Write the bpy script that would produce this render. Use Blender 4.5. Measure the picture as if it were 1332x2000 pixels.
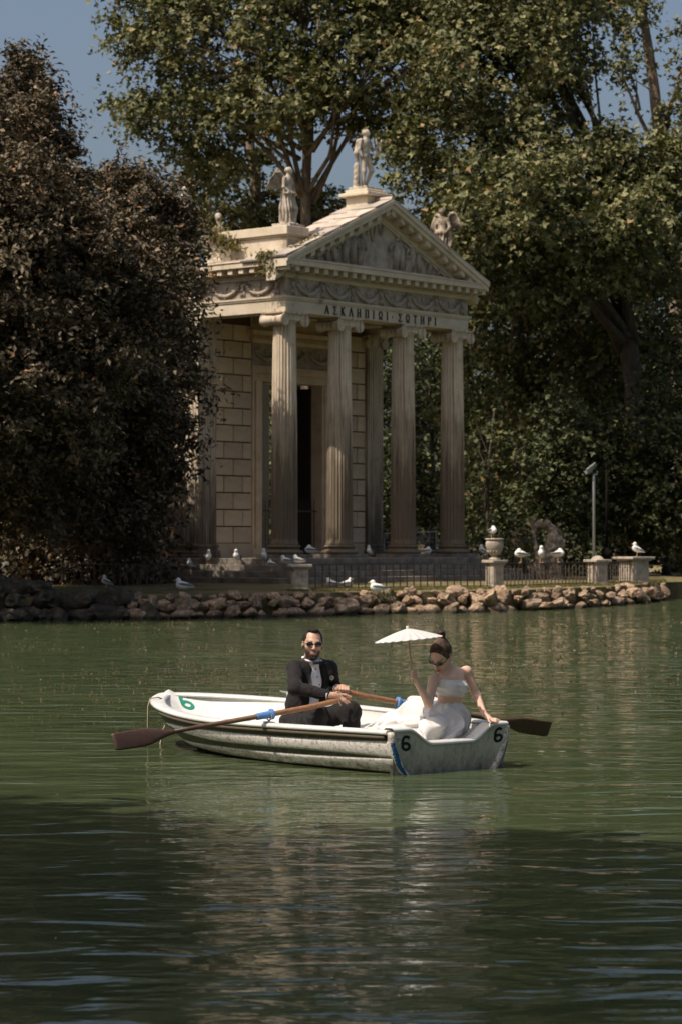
import bpy, bmesh, math, random
import numpy as np
from mathutils import Vector, Matrix
from mathutils.bvhtree import BVHTree

for o in list(bpy.data.objects):
    bpy.data.objects.remove(o, do_unlink=True)
random.seed(7)
rng = np.random.default_rng(7)
scene = bpy.context.scene
COL = scene.collection
R = math.radians

# ------------------------------------------------------------------ camera
FPX = 4722.0          # focal length in photograph pixels (85 mm on 36 mm)
CAMH = 1.72           # eye height above the water
cam_d = bpy.data.cameras.new('camera')
cam = bpy.data.objects.new('camera', cam_d)
COL.objects.link(cam)
cam.location = (0, 0, CAMH)
cam.rotation_euler = (R(90) + math.atan(60 / FPX), 0, 0)
cam_d.sensor_fit = 'VERTICAL'
cam_d.sensor_height = 36
cam_d.lens = 85
cam_d.clip_end = 2000
cam_d.dof.use_dof = True
cam_d.dof.focus_distance = 18.9
cam_d.dof.aperture_fstop = 5.6
scene.camera = cam

# ------------------------------------------------------------------ sky, sun, exposure
SUN_EL = R(56)
SUN_H = Vector((-0.839, -0.545, 0)).normalized()
SUN = Vector((SUN_H.x * math.cos(SUN_EL), SUN_H.y * math.cos(SUN_EL), math.sin(SUN_EL)))
world = bpy.data.worlds.new('World')
scene.world = world
world.use_nodes = True
wn = world.node_tree
sky = wn.nodes.new('ShaderNodeTexSky')
sky.sky_type = 'NISHITA'
sky.sun_disc = False
sky.sun_elevation = SUN_EL
sky.sun_rotation = math.atan2(SUN_H.x, SUN_H.y)
sky.altitude = 50
sky.air_density = 1.0
sky.dust_density = 6.0
sky.ozone_density = 1.0
bgn = wn.nodes['Background']
bgn.inputs['Strength'].default_value = 0.11
wn.links.new(sky.outputs[0], bgn.inputs[0])
sun_d = bpy.data.lights.new('sun', 'SUN')
sun_d.energy = 4.5
sun_d.angle = R(0.53)
sun_d.color = (1.0, 0.90, 0.78)
sun = bpy.data.objects.new('sun', sun_d)
COL.objects.link(sun)
sun.location = (-20, -10, 40)
sun.rotation_euler = SUN.to_track_quat('Z', 'Y').to_euler()
scene.view_settings.view_transform = 'Standard'
scene.view_settings.look = 'None'
scene.view_settings.gamma = 1
scene.view_settings.use_curve_mapping = False
scene.view_settings.exposure = 0.12
scene.render.engine = 'CYCLES'

# ------------------------------------------------------------------ helpers
def W(px, py, d):
    """photo pixel + distance -> world point"""
    return np.array([(px - 666) / FPX * d, d, CAMH - (py - 1060) / FPX * d])

def rotz(a):
    c, s = math.cos(a), math.sin(a)
    return np.array([[c, -s, 0], [s, c, 0], [0, 0, 1.0]])

def unit(v):
    v = np.asarray(v, float)
    return v / (np.linalg.norm(v) + 1e-12)

def frame(zaxis, hint=(0, 0, 1)):
    z = unit(zaxis)
    h = np.asarray(hint, float)
    if abs(np.dot(z, unit(h))) > 0.98:
        h = np.array([1.0, 0, 0])
    x = unit(np.cross(h, z))
    y = np.cross(z, x)
    return np.stack([x, y, z], 1)

class MB:
    """collects shapes that become one mesh"""
    def __init__(s):
        s.v = []; s.f = []; s.n = 0
    def add(s, V, F):
        V = np.asarray(V, float).reshape(-1, 3)
        s.v.append(V)
        for f in F:
            s.f.append(tuple(int(i) + s.n for i in f))
        s.n += len(V)
        return s
    def box(s, c, size, rot=None):
        h = np.asarray(size, float) / 2
        V = np.array([[x, y, z] for x in (-1, 1) for y in (-1, 1) for z in (-1, 1)]) * h
        if rot is not None:
            V = V @ np.asarray(rot).T
        return s.add(V + np.asarray(c, float), [(0, 1, 3, 2), (4, 6, 7, 5), (0, 4, 5, 1), (2, 3, 7, 6), (0, 2, 6, 4), (1, 5, 7, 3)])
    def box2(s, a, b):
        a = np.asarray(a, float); b = np.asarray(b, float)
        return s.box((a + b) / 2, np.abs(b - a))
    def prism(s, pts, axis, a, b):
        """closed 2D outline extruded along axis index from a to b"""
        pts = np.asarray(pts, float); n = len(pts)
        o = [i for i in range(3) if i != axis]
        V = np.zeros((2 * n, 3))
        V[:n, o[0]] = pts[:, 0]; V[:n, o[1]] = pts[:, 1]; V[:n, axis] = a
        V[n:, o[0]] = pts[:, 0]; V[n:, o[1]] = pts[:, 1]; V[n:, axis] = b
        F = [tuple(range(n - 1, -1, -1)), tuple(range(n, 2 * n))]
        F += [(i, (i + 1) % n, n + (i + 1) % n, n + i) for i in range(n)]
        return s.add(V, F)
    def tube(s, path, rad, n=8, cap=True, flat=1.0, hint=(0, 0, 1)):
        P = np.asarray(path, float); m = len(P)
        rad = np.full(m, rad, float) if np.isscalar(rad) else np.asarray(rad, float)
        T = np.gradient(P, axis=0) if m > 2 else np.repeat((P[1] - P[0])[None], 2, 0)
        V = np.zeros((m, n, 3))
        prev = None
        ang = np.arange(n) * 2 * math.pi / n
        for i in range(m):
            if prev is None:
                fr = frame(T[i], hint); x, y = fr[:, 0], fr[:, 1]
            else:
                z = unit(T[i]); x = unit(prev - z * np.dot(prev, z)); y = np.cross(z, x)
            prev = x
            V[i] = P[i] + rad[i] * (np.cos(ang)[:, None] * x + flat * np.sin(ang)[:, None] * y)
        F = []
        for i in range(m - 1):
            for j in range(n):
                k = (j + 1) % n
                F.append((i * n + j, i * n + k, (i + 1) * n + k, (i + 1) * n + j))
        if cap:
            F.append(tuple(range(n - 1, -1, -1)))
            F.append(tuple((m - 1) * n + j for j in range(n)))
        return s.add(V.reshape(-1, 3), F)
    def lathe(s, prof, n=24, c=(0, 0, 0), cap=True):
        prof = np.asarray(prof, float); m = len(prof)
        ang = np.arange(n) * 2 * math.pi / n
        V = np.zeros((m, n, 3))
        V[:, :, 0] = prof[:, 0:1] * np.cos(ang); V[:, :, 1] = prof[:, 0:1] * np.sin(ang); V[:, :, 2] = prof[:, 1:2]
        F = []
        for i in range(m - 1):
            for j in range(n):
                k = (j + 1) % n
                F.append((i * n + j, i * n + k, (i + 1) * n + k, (i + 1) * n + j))
        if cap:
            F.append(tuple(range(n - 1, -1, -1))); F.append(tuple((m - 1) * n + j for j in range(n)))
        return s.add(V.reshape(-1, 3) + np.asarray(c, float), F)
    def ball(s, c, r, nu=8, nv=5, rot=None):
        r = np.ones(3) * r if np.isscalar(r) else np.asarray(r, float)
        V = [[0, 0, -1.0]]
        for i in range(1, nv):
            t = -math.pi / 2 + math.pi * i / nv
            for j in range(nu):
                p = 2 * math.pi * j / nu
                V.append([math.cos(t) * math.cos(p), math.cos(t) * math.sin(p), math.sin(t)])
        V.append([0, 0, 1.0])
        V = np.array(V) * r
        if rot is not None:
            V = V @ np.asarray(rot).T
        F = []
        for j in range(nu):
            F.append((0, 1 + (j + 1) % nu, 1 + j))
        for i in range(nv - 2):
            for j in range(nu):
                k = (j + 1) % nu
                F.append((1 + i * nu + j, 1 + i * nu + k, 1 + (i + 1) * nu + k, 1 + (i + 1) * nu + j))
        L = len(V) - 1; b = 1 + (nv - 2) * nu
        for j in range(nu):
            F.append((b + j, b + (j + 1) % nu, L))
        return s.add(V + np.asarray(c, float), F)
    def grid(s, P, wrap=False):
        P = np.asarray(P, float); m, n = P.shape[:2]
        F = []
        for i in range(m - 1):
            for j in range(n if wrap else n - 1):
                k = (j + 1) % n
                F.append((i * n + j, i * n + k, (i + 1) * n + k, (i + 1) * n + j))
        return s.add(P.reshape(-1, 3), F)
    def V(s):
        return np.concatenate(s.v) if s.v else np.zeros((0, 3))
    def mesh(s, name, mat=None, smooth=False):
        return make_mesh(name, s.V(), s.f, mat, smooth)
    def build(s, name, mat, parent=None, smooth=False, off=None, bevel=0):
        return obj(name, s.V(), s.f, mat, parent, smooth, off, bevel)

def make_mesh(name, V, F, mat=None, smooth=False, col=None):
    me = bpy.data.meshes.new(name)
    V = np.asarray(V, float)
    if isinstance(F, np.ndarray):
        nf, k = F.shape
        me.vertices.add(len(V)); me.vertices.foreach_set('co', V.ravel())
        me.loops.add(nf * k); me.loops.foreach_set('vertex_index', F.astype(np.int32).ravel())
        me.polygons.add(nf)
        me.polygons.foreach_set('loop_start', np.arange(0, nf * k, k, dtype=np.int32))
        me.polygons.foreach_set('loop_total', np.full(nf, k, dtype=np.int32))
        me.update(calc_edges=True)
    else:
        me.from_pydata([tuple(v) for v in V], [], F)
        me.update()
    me.validate(clean_customdata=False)
    if smooth:
        me.polygons.foreach_set('use_smooth', np.ones(len(me.polygons), dtype=bool))
    if col is not None:
        at = me.color_attributes.new('Col', 'FLOAT_COLOR', 'POINT')
        c4 = np.ones((len(V), 4)); c4[:, :3] = col
        at.data.foreach_set('color', c4.ravel())
    if mat is not None:
        me.materials.append(mat)
    return me

def wloc(o):
    p = np.zeros(3)
    while o is not None:
        p = p + np.array(o.location); o = o.parent
    return p

def link(name, me, parent=None):
    o = bpy.data.objects.new(name, me); COL.objects.link(o)
    if parent is not None:
        o.parent = parent
    return o

def obj(name, V, F, mat, parent=None, smooth=False, off=None, bevel=0, col=None):
    """off='w' : vertices are world coordinates under an unrotated parent.
    A top-level mesh is re-centred on the bottom middle of its own shape."""
    V = np.asarray(V, float)
    base = None
    if off == 'w' and parent is not None:
        V = V - wloc(parent)
    elif off == 'w':
        base = np.array([(V[:, 0].min() + V[:, 0].max()) / 2, (V[:, 1].min() + V[:, 1].max()) / 2, V[:, 2].min()])
        V = V - base
    o = link(name, make_mesh(name, V, F, mat, smooth, col), parent)
    if base is not None:
        o.location = base
    if bevel:
        m = o.modifiers.new('bevel', 'BEVEL'); m.width = bevel; m.segments = 1; m.limit_method = 'ANGLE'
    return o

def tag(o, label=None, cat=None, group=None, kind=None):
    if label: o['label'] = label
    if cat: o['category'] = cat
    if group: o['group'] = group
    if kind: o['kind'] = kind
    return o

def thing(name, label, cat, loc=(0, 0, 0), rz=0.0, group=None):
    o = bpy.data.objects.new(name, None); COL.objects.link(o)
    o.empty_display_size = 0.2
    o.location = loc; o.rotation_euler = (0, 0, rz)
    return tag(o, label, cat, group)

def copy_tree(o, parent=None):
    c = o.copy(); COL.objects.link(c); c.parent = parent
    for ch in list(o.children):
        copy_tree(ch, c)
    return c

# ---- signed-distance bodies: smooth unions meshed with surface nets
def cap(a, b, ra, rb=None, k=0.02, sub=False):
    return dict(t='c', a=np.asarray(a, float), b=np.asarray(b, float), ra=ra, rb=ra if rb is None else rb, k=k, sub=sub)
def ell(c, r, rot=None, k=0.02, sub=False):
    return dict(t='e', c=np.asarray(c, float), r=np.ones(3) * np.asarray(r, float), R=np.eye(3) if rot is None else np.asarray(rot, float), k=k, sub=sub)
def chain(pts, rads, k=0.02):
    return [cap(pts[i], pts[i + 1], rads[i], rads[i + 1], k) for i in range(len(pts) - 1)]

def sdf(prims, res, field=None):
    lo = np.full(3, 1e9); hi = -lo
    bb = []
    for p in prims:
        m = p['k'] * 1.2 + 3 * res
        if p['t'] == 'c':
            r = max(p['ra'], p['rb'])
            l = np.minimum(p['a'], p['b']) - r - m; h = np.maximum(p['a'], p['b']) + r + m
        else:
            e = np.abs(p['R']) @ p['r']
            l = p['c'] - e - m; h = p['c'] + e + m
        bb.append((l, h))
        if not p['sub']:
            lo = np.minimum(lo, l); hi = np.maximum(hi, h)
    n = np.ceil((hi - lo) / res).astype(int) + 2
    D = np.full(n, 0.25, np.float32)
    ax = [lo[i] + res * np.arange(n[i]) for i in range(3)]
    for p, (l, h) in zip(prims, bb):
        i0 = np.clip(np.floor((l - lo) / res).astype(int), 0, n); i1 = np.clip(np.ceil((h - lo) / res).astype(int) + 1, 0, n)
        if np.any(i1 - i0 <= 0): continue
        sl = tuple(slice(i0[i], i1[i]) for i in range(3))
        X, Y, Z = np.meshgrid(ax[0][sl[0]], ax[1][sl[1]], ax[2][sl[2]], indexing='ij')
        if p['t'] == 'c':
            d = p['b'] - p['a']; L2 = float(d @ d) + 1e-12
            t = np.clip(((X - p['a'][0]) * d[0] + (Y - p['a'][1]) * d[1] + (Z - p['a'][2]) * d[2]) / L2, 0, 1)
            q = np.sqrt((X - p['a'][0] - t * d[0]) ** 2 + (Y - p['a'][1] - t * d[1]) ** 2 + (Z - p['a'][2] - t * d[2]) ** 2) - (p['ra'] + (p['rb'] - p['ra']) * t)
        else:
            Q = np.stack([X - p['c'][0], Y - p['c'][1], Z - p['c'][2]], -1) @ p['R']
            k0 = np.sqrt(((Q / p['r']) ** 2).sum(-1)); k1 = np.sqrt(((Q / p['r'] ** 2) ** 2).sum(-1)) + 1e-9
            q = k0 * (k0 - 1) / k1
        q = q.astype(np.float32)
        k = max(p['k'], 1e-5)
        A = D[sl]
        if p['sub']:
            q = -q
            hh = np.clip(0.5 - 0.5 * (A - q) / k, 0, 1)
            D[sl] = A * (1 - hh) + q * hh + k * hh * (1 - hh)
        else:
            hh = np.clip(0.5 + 0.5 * (A - q) / k, 0, 1)
            D[sl] = A * (1 - hh) + q * hh - k * hh * (1 - hh)
    if field is not None:
        X, Y, Z = np.meshgrid(*ax, indexing='ij')
        D = field(X, Y, Z, D)
    return nets(D, lo, res)

def nets(D, lo, res):
    S = D < 0
    c = np.zeros(np.array(D.shape) - 1, np.int8)
    offs = [(i, j, k) for i in (0, 1) for j in (0, 1) for k in (0, 1)]
    nx, ny, nz = c.shape
    for i, j, k in offs:
        c += S[i:i + nx, j:j + ny, k:k + nz]
    act = (c > 0) & (c < 8)
    I = np.argwhere(act)
    ids = np.full(c.shape, -1, np.int64); ids[act] = np.arange(len(I))
    acc = np.zeros((len(I), 3)); cnt = np.zeros(len(I))
    edges = [(a, b) for a in offs for b in offs if sum(abs(a[q] - b[q]) for q in range(3)) == 1 and a < b]
    for a, b in edges:
        da = D[I[:, 0] + a[0], I[:, 1] + a[1], I[:, 2] + a[2]]; db = D[I[:, 0] + b[0], I[:, 1] + b[1], I[:, 2] + b[2]]
        m = (da < 0) != (db < 0)
        t = np.where(m, da / np.where(m, da - db, 1), 0)
        p = np.array(a)[None] + t[:, None] * (np.array(b) - np.array(a))[None]
        acc += p * m[:, None]; cnt += m
    V = (I + acc / cnt[:, None]) * res + lo
    F = []
    for ax in range(3):
        o = [q for q in range(3) if q != ax]
        A = np.take(S, range(S.shape[ax] - 1), ax); B = np.take(S, range(1, S.shape[ax]), ax)
        E = np.argwhere(A != B)
        ok = (E[:, o[0]] > 0) & (E[:, o[1]] > 0) & (E[:, o[0]] < c.shape[o[0]]) & (E[:, o[1]] < c.shape[o[1]])
        E = E[ok]
        def cell(du, dv):
            G = E.copy(); G[:, o[0]] += du; G[:, o[1]] += dv
            return ids[G[:, 0], G[:, 1], G[:, 2]]
        q = np.stack([cell(-1, -1), cell(0, -1), cell(0, 0), cell(-1, 0)], 1)
        fl = A[E[:, 0], E[:, 1], E[:, 2]]
        if ax == 1: fl = ~fl
        q[~fl] = q[~fl][:, ::-1]
        F.append(q)
    F = np.concatenate(F)
    F = F[(F >= 0).all(1)]
    return V, F

# cheap value noise for shaping geometry
def vnoise(P, scale=1.0, seed=0):
    P = np.asarray(P, float) * scale + 100.0 + seed * 17.31
    i = np.floor(P).astype(np.int64); f = P - i; f = f * f * (3 - 2 * f)
    def h(a, b, c):
        n = (a * 374761393 + b * 668265263 + c * 2147483647 + seed * 1442695041) & 0xffffffff
        n = ((n ^ (n >> 13)) * 1274126177) & 0xffffffff
        return ((n ^ (n >> 16)) & 0xffff) / 65535.0
    out = 0
    for a in (0, 1):
        for b in (0, 1):
            for c in (0, 1):
                w = (f[:, 0] if a else 1 - f[:, 0]) * (f[:, 1] if b else 1 - f[:, 1]) * (f[:, 2] if c else 1 - f[:, 2])
                out = out + w * h(i[:, 0] + a, i[:, 1] + b, i[:, 2] + c)
    return out * 2 - 1

# ------------------------------------------------------------------ materials
def new_mat(name):
    m = bpy.data.materials.new(name); m.use_nodes = True
    return m, m.node_tree, m.node_tree.nodes['Principled BSDF']

def plain(name, c, rough=0.6, metal=0.0, spec=0.4, sheen=0.0):
    m, t, b = new_mat(name)
    b.inputs['Base Color'].default_value = (*c, 1); b.inputs['Roughness'].default_value = rough
    b.inputs['Metallic'].default_value = metal; b.inputs['Specular IOR Level'].default_value = spec
    b.inputs['Sheen Weight'].default_value = sheen
    return m

def ramp(t, fac, stops):
    r = t.nodes.new('ShaderNodeValToRGB')
    e = r.color_ramp.elements
    while len(e) < len(stops): e.new(0.5)
    for i, (p, c) in enumerate(stops):
        e[i].position = p; e[i].color = (*c, 1)
    t.links.new(fac, r.inputs[0])
    return r.outputs[0]

def noise(t, scale, detail=6, rough=0.6, vec=None, dist=0.0):
    n = t.nodes.new('ShaderNodeTexNoise')
    n.inputs['Scale'].default_value = scale; n.inputs['Detail'].default_value = detail
    n.inputs['Roughness'].default_value = rough; n.inputs['Distortion'].default_value = dist
    if vec is not None: t.links.new(vec, n.inputs['Vector'])
    return n.outputs['Fac']

def coords(t, scale=(1, 1, 1), kind='Object'):
    tc = t.nodes.new('ShaderNodeTexCoord'); mp = t.nodes.new('ShaderNodeMapping')
    mp.inputs['Scale'].default_value = scale
    t.links.new(tc.outputs[kind], mp.inputs['Vector'])
    return mp.outputs[0]

def mix(t, fac, a, b, mode='MIX'):
    m = t.nodes.new('ShaderNodeMix'); m.data_type = 'RGBA'; m.blend_type = mode
    for s, v in ((m.inputs[0], fac), (m.inputs[6], a), (m.inputs[7], b)):
        if isinstance(v, (int, float)): s.default_value = v
        elif isinstance(v, tuple): s.default_value = (*v, 1)
        else: t.links.new(v, s)
    return m.outputs[2]

def bump(t, b, h, strength=0.3, dist=0.02):
    n = t.nodes.new('ShaderNodeBump'); n.inputs['Strength'].default_value = strength; n.inputs['Distance'].default_value = dist
    t.links.new(h, n.inputs['Height']); t.links.new(n.outputs[0], b.inputs['Normal'])

def stone(name, stops, scale=3.0, streak=None, rough=0.85, bstr=0.4, bscale=25, island=0.0, kind='Object'):
    """stops: ramp of the stone's own colours; streak: (dark colour, amount) running down it"""
    m, t, b = new_mat(name)
    c = ramp(t, noise(t, scale, 8, 0.65, coords(t, kind=kind)), stops)
    if streak:
        f = noise(t, 1.0, 6, 0.7, coords(t, (9, 9, 0.35), kind))
        f2 = ramp(t, f, [(0.62 - streak[1] * 0.35, (0, 0, 0)), (0.82 - streak[1] * 0.35, (1, 1, 1))])
        c = mix(t, f2, c, streak[0])
    if island:
        oi = t.nodes.new('ShaderNodeObjectInfo')
        v = ramp(t, oi.outputs['Random'], [(0, (1 - island,) * 3), (1, (1 + island * 0.6, 1 + island * 0.45, 1 + island * 0.3))])
        c = mix(t, 1.0, c, v, 'MULTIPLY')
    t.links.new(c, b.inputs['Base Color'])
    b.inputs['Roughness'].default_value = rough; b.inputs['Specular IOR Level'].default_value = 0.25
    bump(t, b, noise(t, bscale, 8, 0.7, coords(t, kind=kind)), bstr, 0.02)
    return m

def soil_low(m, z0, z1, c, amount=0.8, scale=(5, 5, 0.5), space='Object'):
    """dirt splashed and run up from the foot of a piece, with a ragged noisy edge"""
    t = m.node_tree; b = t.nodes['Principled BSDF']
    src = b.inputs['Base Color'].links[0].from_socket
    if space == 'World':
        g = t.nodes.new('ShaderNodeNewGeometry'); v = g.outputs['Position']
    else:
        v = coords(t)
    s = t.nodes.new('ShaderNodeSeparateXYZ'); t.links.new(v, s.inputs[0])
    mr = t.nodes.new('ShaderNodeMapRange'); mr.inputs[1].default_value = z0; mr.inputs[2].default_value = z1; mr.inputs[3].default_value = 0.75; mr.inputs[4].default_value = 0.0
    t.links.new(s.outputs[2], mr.inputs[0])
    n = noise(t, 1.0, 6, 0.7, coords(t, scale))
    ad = t.nodes.new('ShaderNodeMath'); ad.operation = 'ADD'; t.links.new(mr.outputs[0], ad.inputs[0]); t.links.new(n, ad.inputs[1])
    f = ramp(t, ad.outputs[0], [(0.62, (0, 0, 0)), (1.0, (amount,) * 3)])
    t.links.new(mix(t, f, src, c), b.inputs['Base Color'])

def colmat(name, rough=0.6, spec=0.4, sss=0.0, bumps=None, sheen=0.0):
    """colour taken from the mesh's own colour attribute"""
    m, t, b = new_mat(name)
    a = t.nodes.new('ShaderNodeAttribute'); a.attribute_name = 'Col'
    t.links.new(a.outputs['Color'], b.inputs['Base Color'])
    b.inputs['Roughness'].default_value = rough; b.inputs['Specular IOR Level'].default_value = spec
    b.inputs['Sheen Weight'].default_value = sheen
    if sss:
        b.inputs['Subsurface Weight'].default_value = sss; b.inputs['Subsurface Radius'].default_value = (0.01, 0.004, 0.002)
        b.inputs['Subsurface Scale'].default_value = 0.6
    if bumps:
        bump(t, b, noise(t, bumps[0], 6, 0.6, coords(t)), bumps[1], bumps[2])
    return m

M = {}
M['marble'] = stone('temple_stone', [(0.25, (0.20, 0.155, 0.11)), (0.40, (0.53, 0.445, 0.325)), (0.75, (0.69, 0.60, 0.465))], 1.6, ((0.17, 0.13, 0.095), 0.10), island=0.08)
M['column'] = stone('column_stone', [(0.25, (0.17, 0.125, 0.09)), (0.40, (0.51, 0.42, 0.305)), (0.75, (0.69, 0.595, 0.46))], 1.2, ((0.12, 0.08, 0.055), 0.34), island=0.06)
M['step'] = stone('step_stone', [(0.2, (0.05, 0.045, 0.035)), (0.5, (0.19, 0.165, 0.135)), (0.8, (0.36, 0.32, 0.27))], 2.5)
M['block'] = stone('wall_block', [(0.25, (0.42, 0.305, 0.195)), (0.5, (0.63, 0.49, 0.335)), (0.8, (0.70, 0.57, 0.42))], 1.6, island=0.16, bstr=0.25)
M['mortar'] = plain('wall_joint', (0.12, 0.07, 0.045), 0.95)
M['relief'] = stone('relief_stone', [(0.25, (0.18, 0.14, 0.105)), (0.55, (0.42, 0.355, 0.285)), (0.8, (0.55, 0.48, 0.40))], 3.0, island=0.1)
M['statue'] = stone('statue_stone', [(0.32, (0.13, 0.095, 0.065)), (0.47, (0.38, 0.32, 0.25)), (0.68, (0.58, 0.52, 0.44))], 3.2, ((0.15, 0.11, 0.08), 0.05))
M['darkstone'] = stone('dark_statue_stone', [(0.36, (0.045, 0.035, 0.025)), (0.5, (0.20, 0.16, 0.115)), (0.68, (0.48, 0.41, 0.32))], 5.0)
M['letter'] = plain('bronze_letter', (0.018, 0.016, 0.015), 0.55, 0.2)
M['roofslab'] = stone('roof_slab', [(0.25, (0.20, 0.17, 0.14)), (0.5, (0.42, 0.36, 0.30)), (0.8, (0.58, 0.51, 0.44))], 1.5, island=0.2)
M['iron'] = plain('iron_rail', (0.085, 0.064, 0.05), 0.6, 0.1)
M['door'] = plain('dark_door', (0.03, 0.016, 0.012), 0.6)
M['galv'] = plain('galvanised_steel', (0.42, 0.43, 0.43), 0.45, 0.7)
M['rock'] = stone('rock', [(0.30, (0.085, 0.058, 0.038)), (0.5, (0.30, 0.215, 0.145)), (0.72, (0.56, 0.45, 0.34))], 5.0, island=0.38, bstr=0.9, bscale=9)
M['gray_lamp'] = plain('lamp_grey', (0.16, 0.16, 0.155), 0.5, 0.3)
M['shaderock'] = stone('shaded_rock', [(0.28, (0.02, 0.018, 0.012)), (0.5, (0.062, 0.054, 0.040)), (0.78, (0.18, 0.16, 0.125))], 3.5, island=0.3, bstr=0.9, bscale=9)  # shore rock with the shade under the oaks put into its colour
M['capital'] = M['column'].copy()
soil_low(M['column'], 0.0, 5.4, (0.095, 0.07, 0.045), 0.85)
soil_low(M['rock'], 0.02, 0.14, (0.035, 0.028, 0.018), 0.9, (6, 6, 6), 'World')
soil_low(M['shaderock'], 0.02, 0.14, (0.02, 0.018, 0.012), 0.9, (6, 6, 6), 'World')
# ------------------------------------------------------------------ setting: lake, banks, island
# shore of the island, photo pixels of the waterline -> plan points
SHORE_PX = [(-260, 1222), (-120, 1217), (0, 1214), (150, 1212), (300, 1210), (480, 1207), (600, 1204), (700, 1200), (850, 1198), (960, 1196), (1100, 1190), (1200, 1184), (1260, 1178), (1303, 1172)]
SHORE = np.array([W(x, y, FPX * CAMH / (y - 1060)) for x, y in SHORE_PX])
SHORE[:, 2] = 0
GZ = 0.52

def shore_d(px):
    return np.interp(px, [p[0] for p in SHORE_PX], [FPX * CAMH / (p[1] - 1060) for p in SHORE_PX])

# water body
def water_mat():
    m, t, b = new_mat('lake_water')
    v = coords(t, (1, 1, 1))
    c = ramp(t, noise(t, 0.25, 4, 0.6, v), [(0.3, (0.048, 0.066, 0.029)), (0.7, (0.072, 0.093, 0.043))])
    t.links.new(c, b.inputs['Base Color'])
    b.inputs['Roughness'].default_value = 0.03
    b.inputs['IOR'].default_value = 1.33
    b.inputs['Specular IOR Level'].default_value = 0.5
    n1 = noise(t, 2.7, 2, 0.42, coords(t, (0.45, 1.0, 1)), 0.7)
    n2 = noise(t, 13.0, 2, 0.5, coords(t, (0.45, 1.0, 1)))
    a = t.nodes.new('ShaderNodeMath'); a.operation = 'MULTIPLY_ADD'; a.inputs[1].default_value = 0.10
    t.links.new(n2, a.inputs[0]); t.links.new(n1, a.inputs[2])
    # the near water is sheltered by the bank, a light breeze ruffles the middle of the lake
    sp = t.nodes.new('ShaderNodeSeparateXYZ'); t.links.new(coords(t), sp.inputs[0])
    mr = t.nodes.new('ShaderNodeMapRange'); mr.inputs[1].default_value = 15; mr.inputs[2].default_value = 34; mr.inputs[3].default_value = 1.0; mr.inputs[4].default_value = 3.0
    t.links.new(sp.outputs[1], mr.inputs[0])
    ml = t.nodes.new('ShaderNodeMath'); ml.operation = 'MULTIPLY'; t.links.new(a.outputs[0], ml.inputs[0]); t.links.new(mr.outputs[0], ml.inputs[1])
    bump(t, b, ml.outputs[0], 1.0, 0.027)
    return m

M['water'] = water_mat()
def wave_height(X, Y):
    H = np.zeros_like(X)
    r = np.random.default_rng(3)
    for i in range(26):
        lam = 0.22 * (1.16 ** i) if i < 15 else r.uniform(0.3, 1.6)
        th = r.normal(math.pi / 2, 0.75)
        A = 0.0009 * lam * r.uniform(0.5, 1.2)
        kx, ky = 2 * math.pi / lam * math.cos(th), 2 * math.pi / lam * math.sin(th)
        w = 0.6 + 0.4 * np.sin(X * r.uniform(0.3, 0.9) + Y * r.uniform(0.2, 0.7) + r.uniform(0, 6))
        H += A * w * np.sin(kx * X + ky * Y + r.uniform(0, 6.28))
    return H
def build_lake():
    xs = np.concatenate([np.linspace(-60, -9, 18)[:-1], np.linspace(-9, 11, 200), np.linspace(11, 70, 18)[1:]])
    ys = [2.2]
    while ys[-1] < 30: ys.append(ys[-1] + max(0.035, 0.0042 * ys[-1]))
    while ys[-1] < 165: ys.append(ys[-1] + 0.012 * ys[-1])
    ys = np.array(ys)
    X, Y = np.meshgrid(xs, ys)
    Z = wave_height(X, Y)
    V = np.stack([X, Y, Z], -1).reshape(-1, 3)
    m, n = X.shape
    i = (np.arange(m - 1)[:, None] * n + np.arange(n - 1)[None]).ravel()
    F = np.stack([i, i + 1, i + n + 1, i + n], 1)
    o = obj('lake_water', V, F, M['water'], None, True)
    tag(o, kind='structure')
build_lake()

def soil_mat(name, stops, scale):
    m, t, b = new_mat(name)
    t.links.new(ramp(t, noise(t, scale, 8, 0.7, coords(t)), stops), b.inputs['Base Color'])
    b.inputs['Roughness'].default_value = 0.95; b.inputs['Specular IOR Level'].default_value = 0.1
    bump(t, b, noise(t, 8, 8, 0.7, coords(t)), 0.6, 0.05)
    return m
M['lawn'] = soil_mat('lawn_soil', [(0.3, (0.055, 0.05, 0.022)), (0.5, (0.15, 0.125, 0.06)), (0.72, (0.26, 0.21, 0.115))], 0.9)
M['soil'] = soil_mat('bank_soil', [(0.3, (0.03, 0.022, 0.014)), (0.6, (0.10, 0.075, 0.045)), (0.8, (0.16, 0.12, 0.07))], 0.7)
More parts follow.
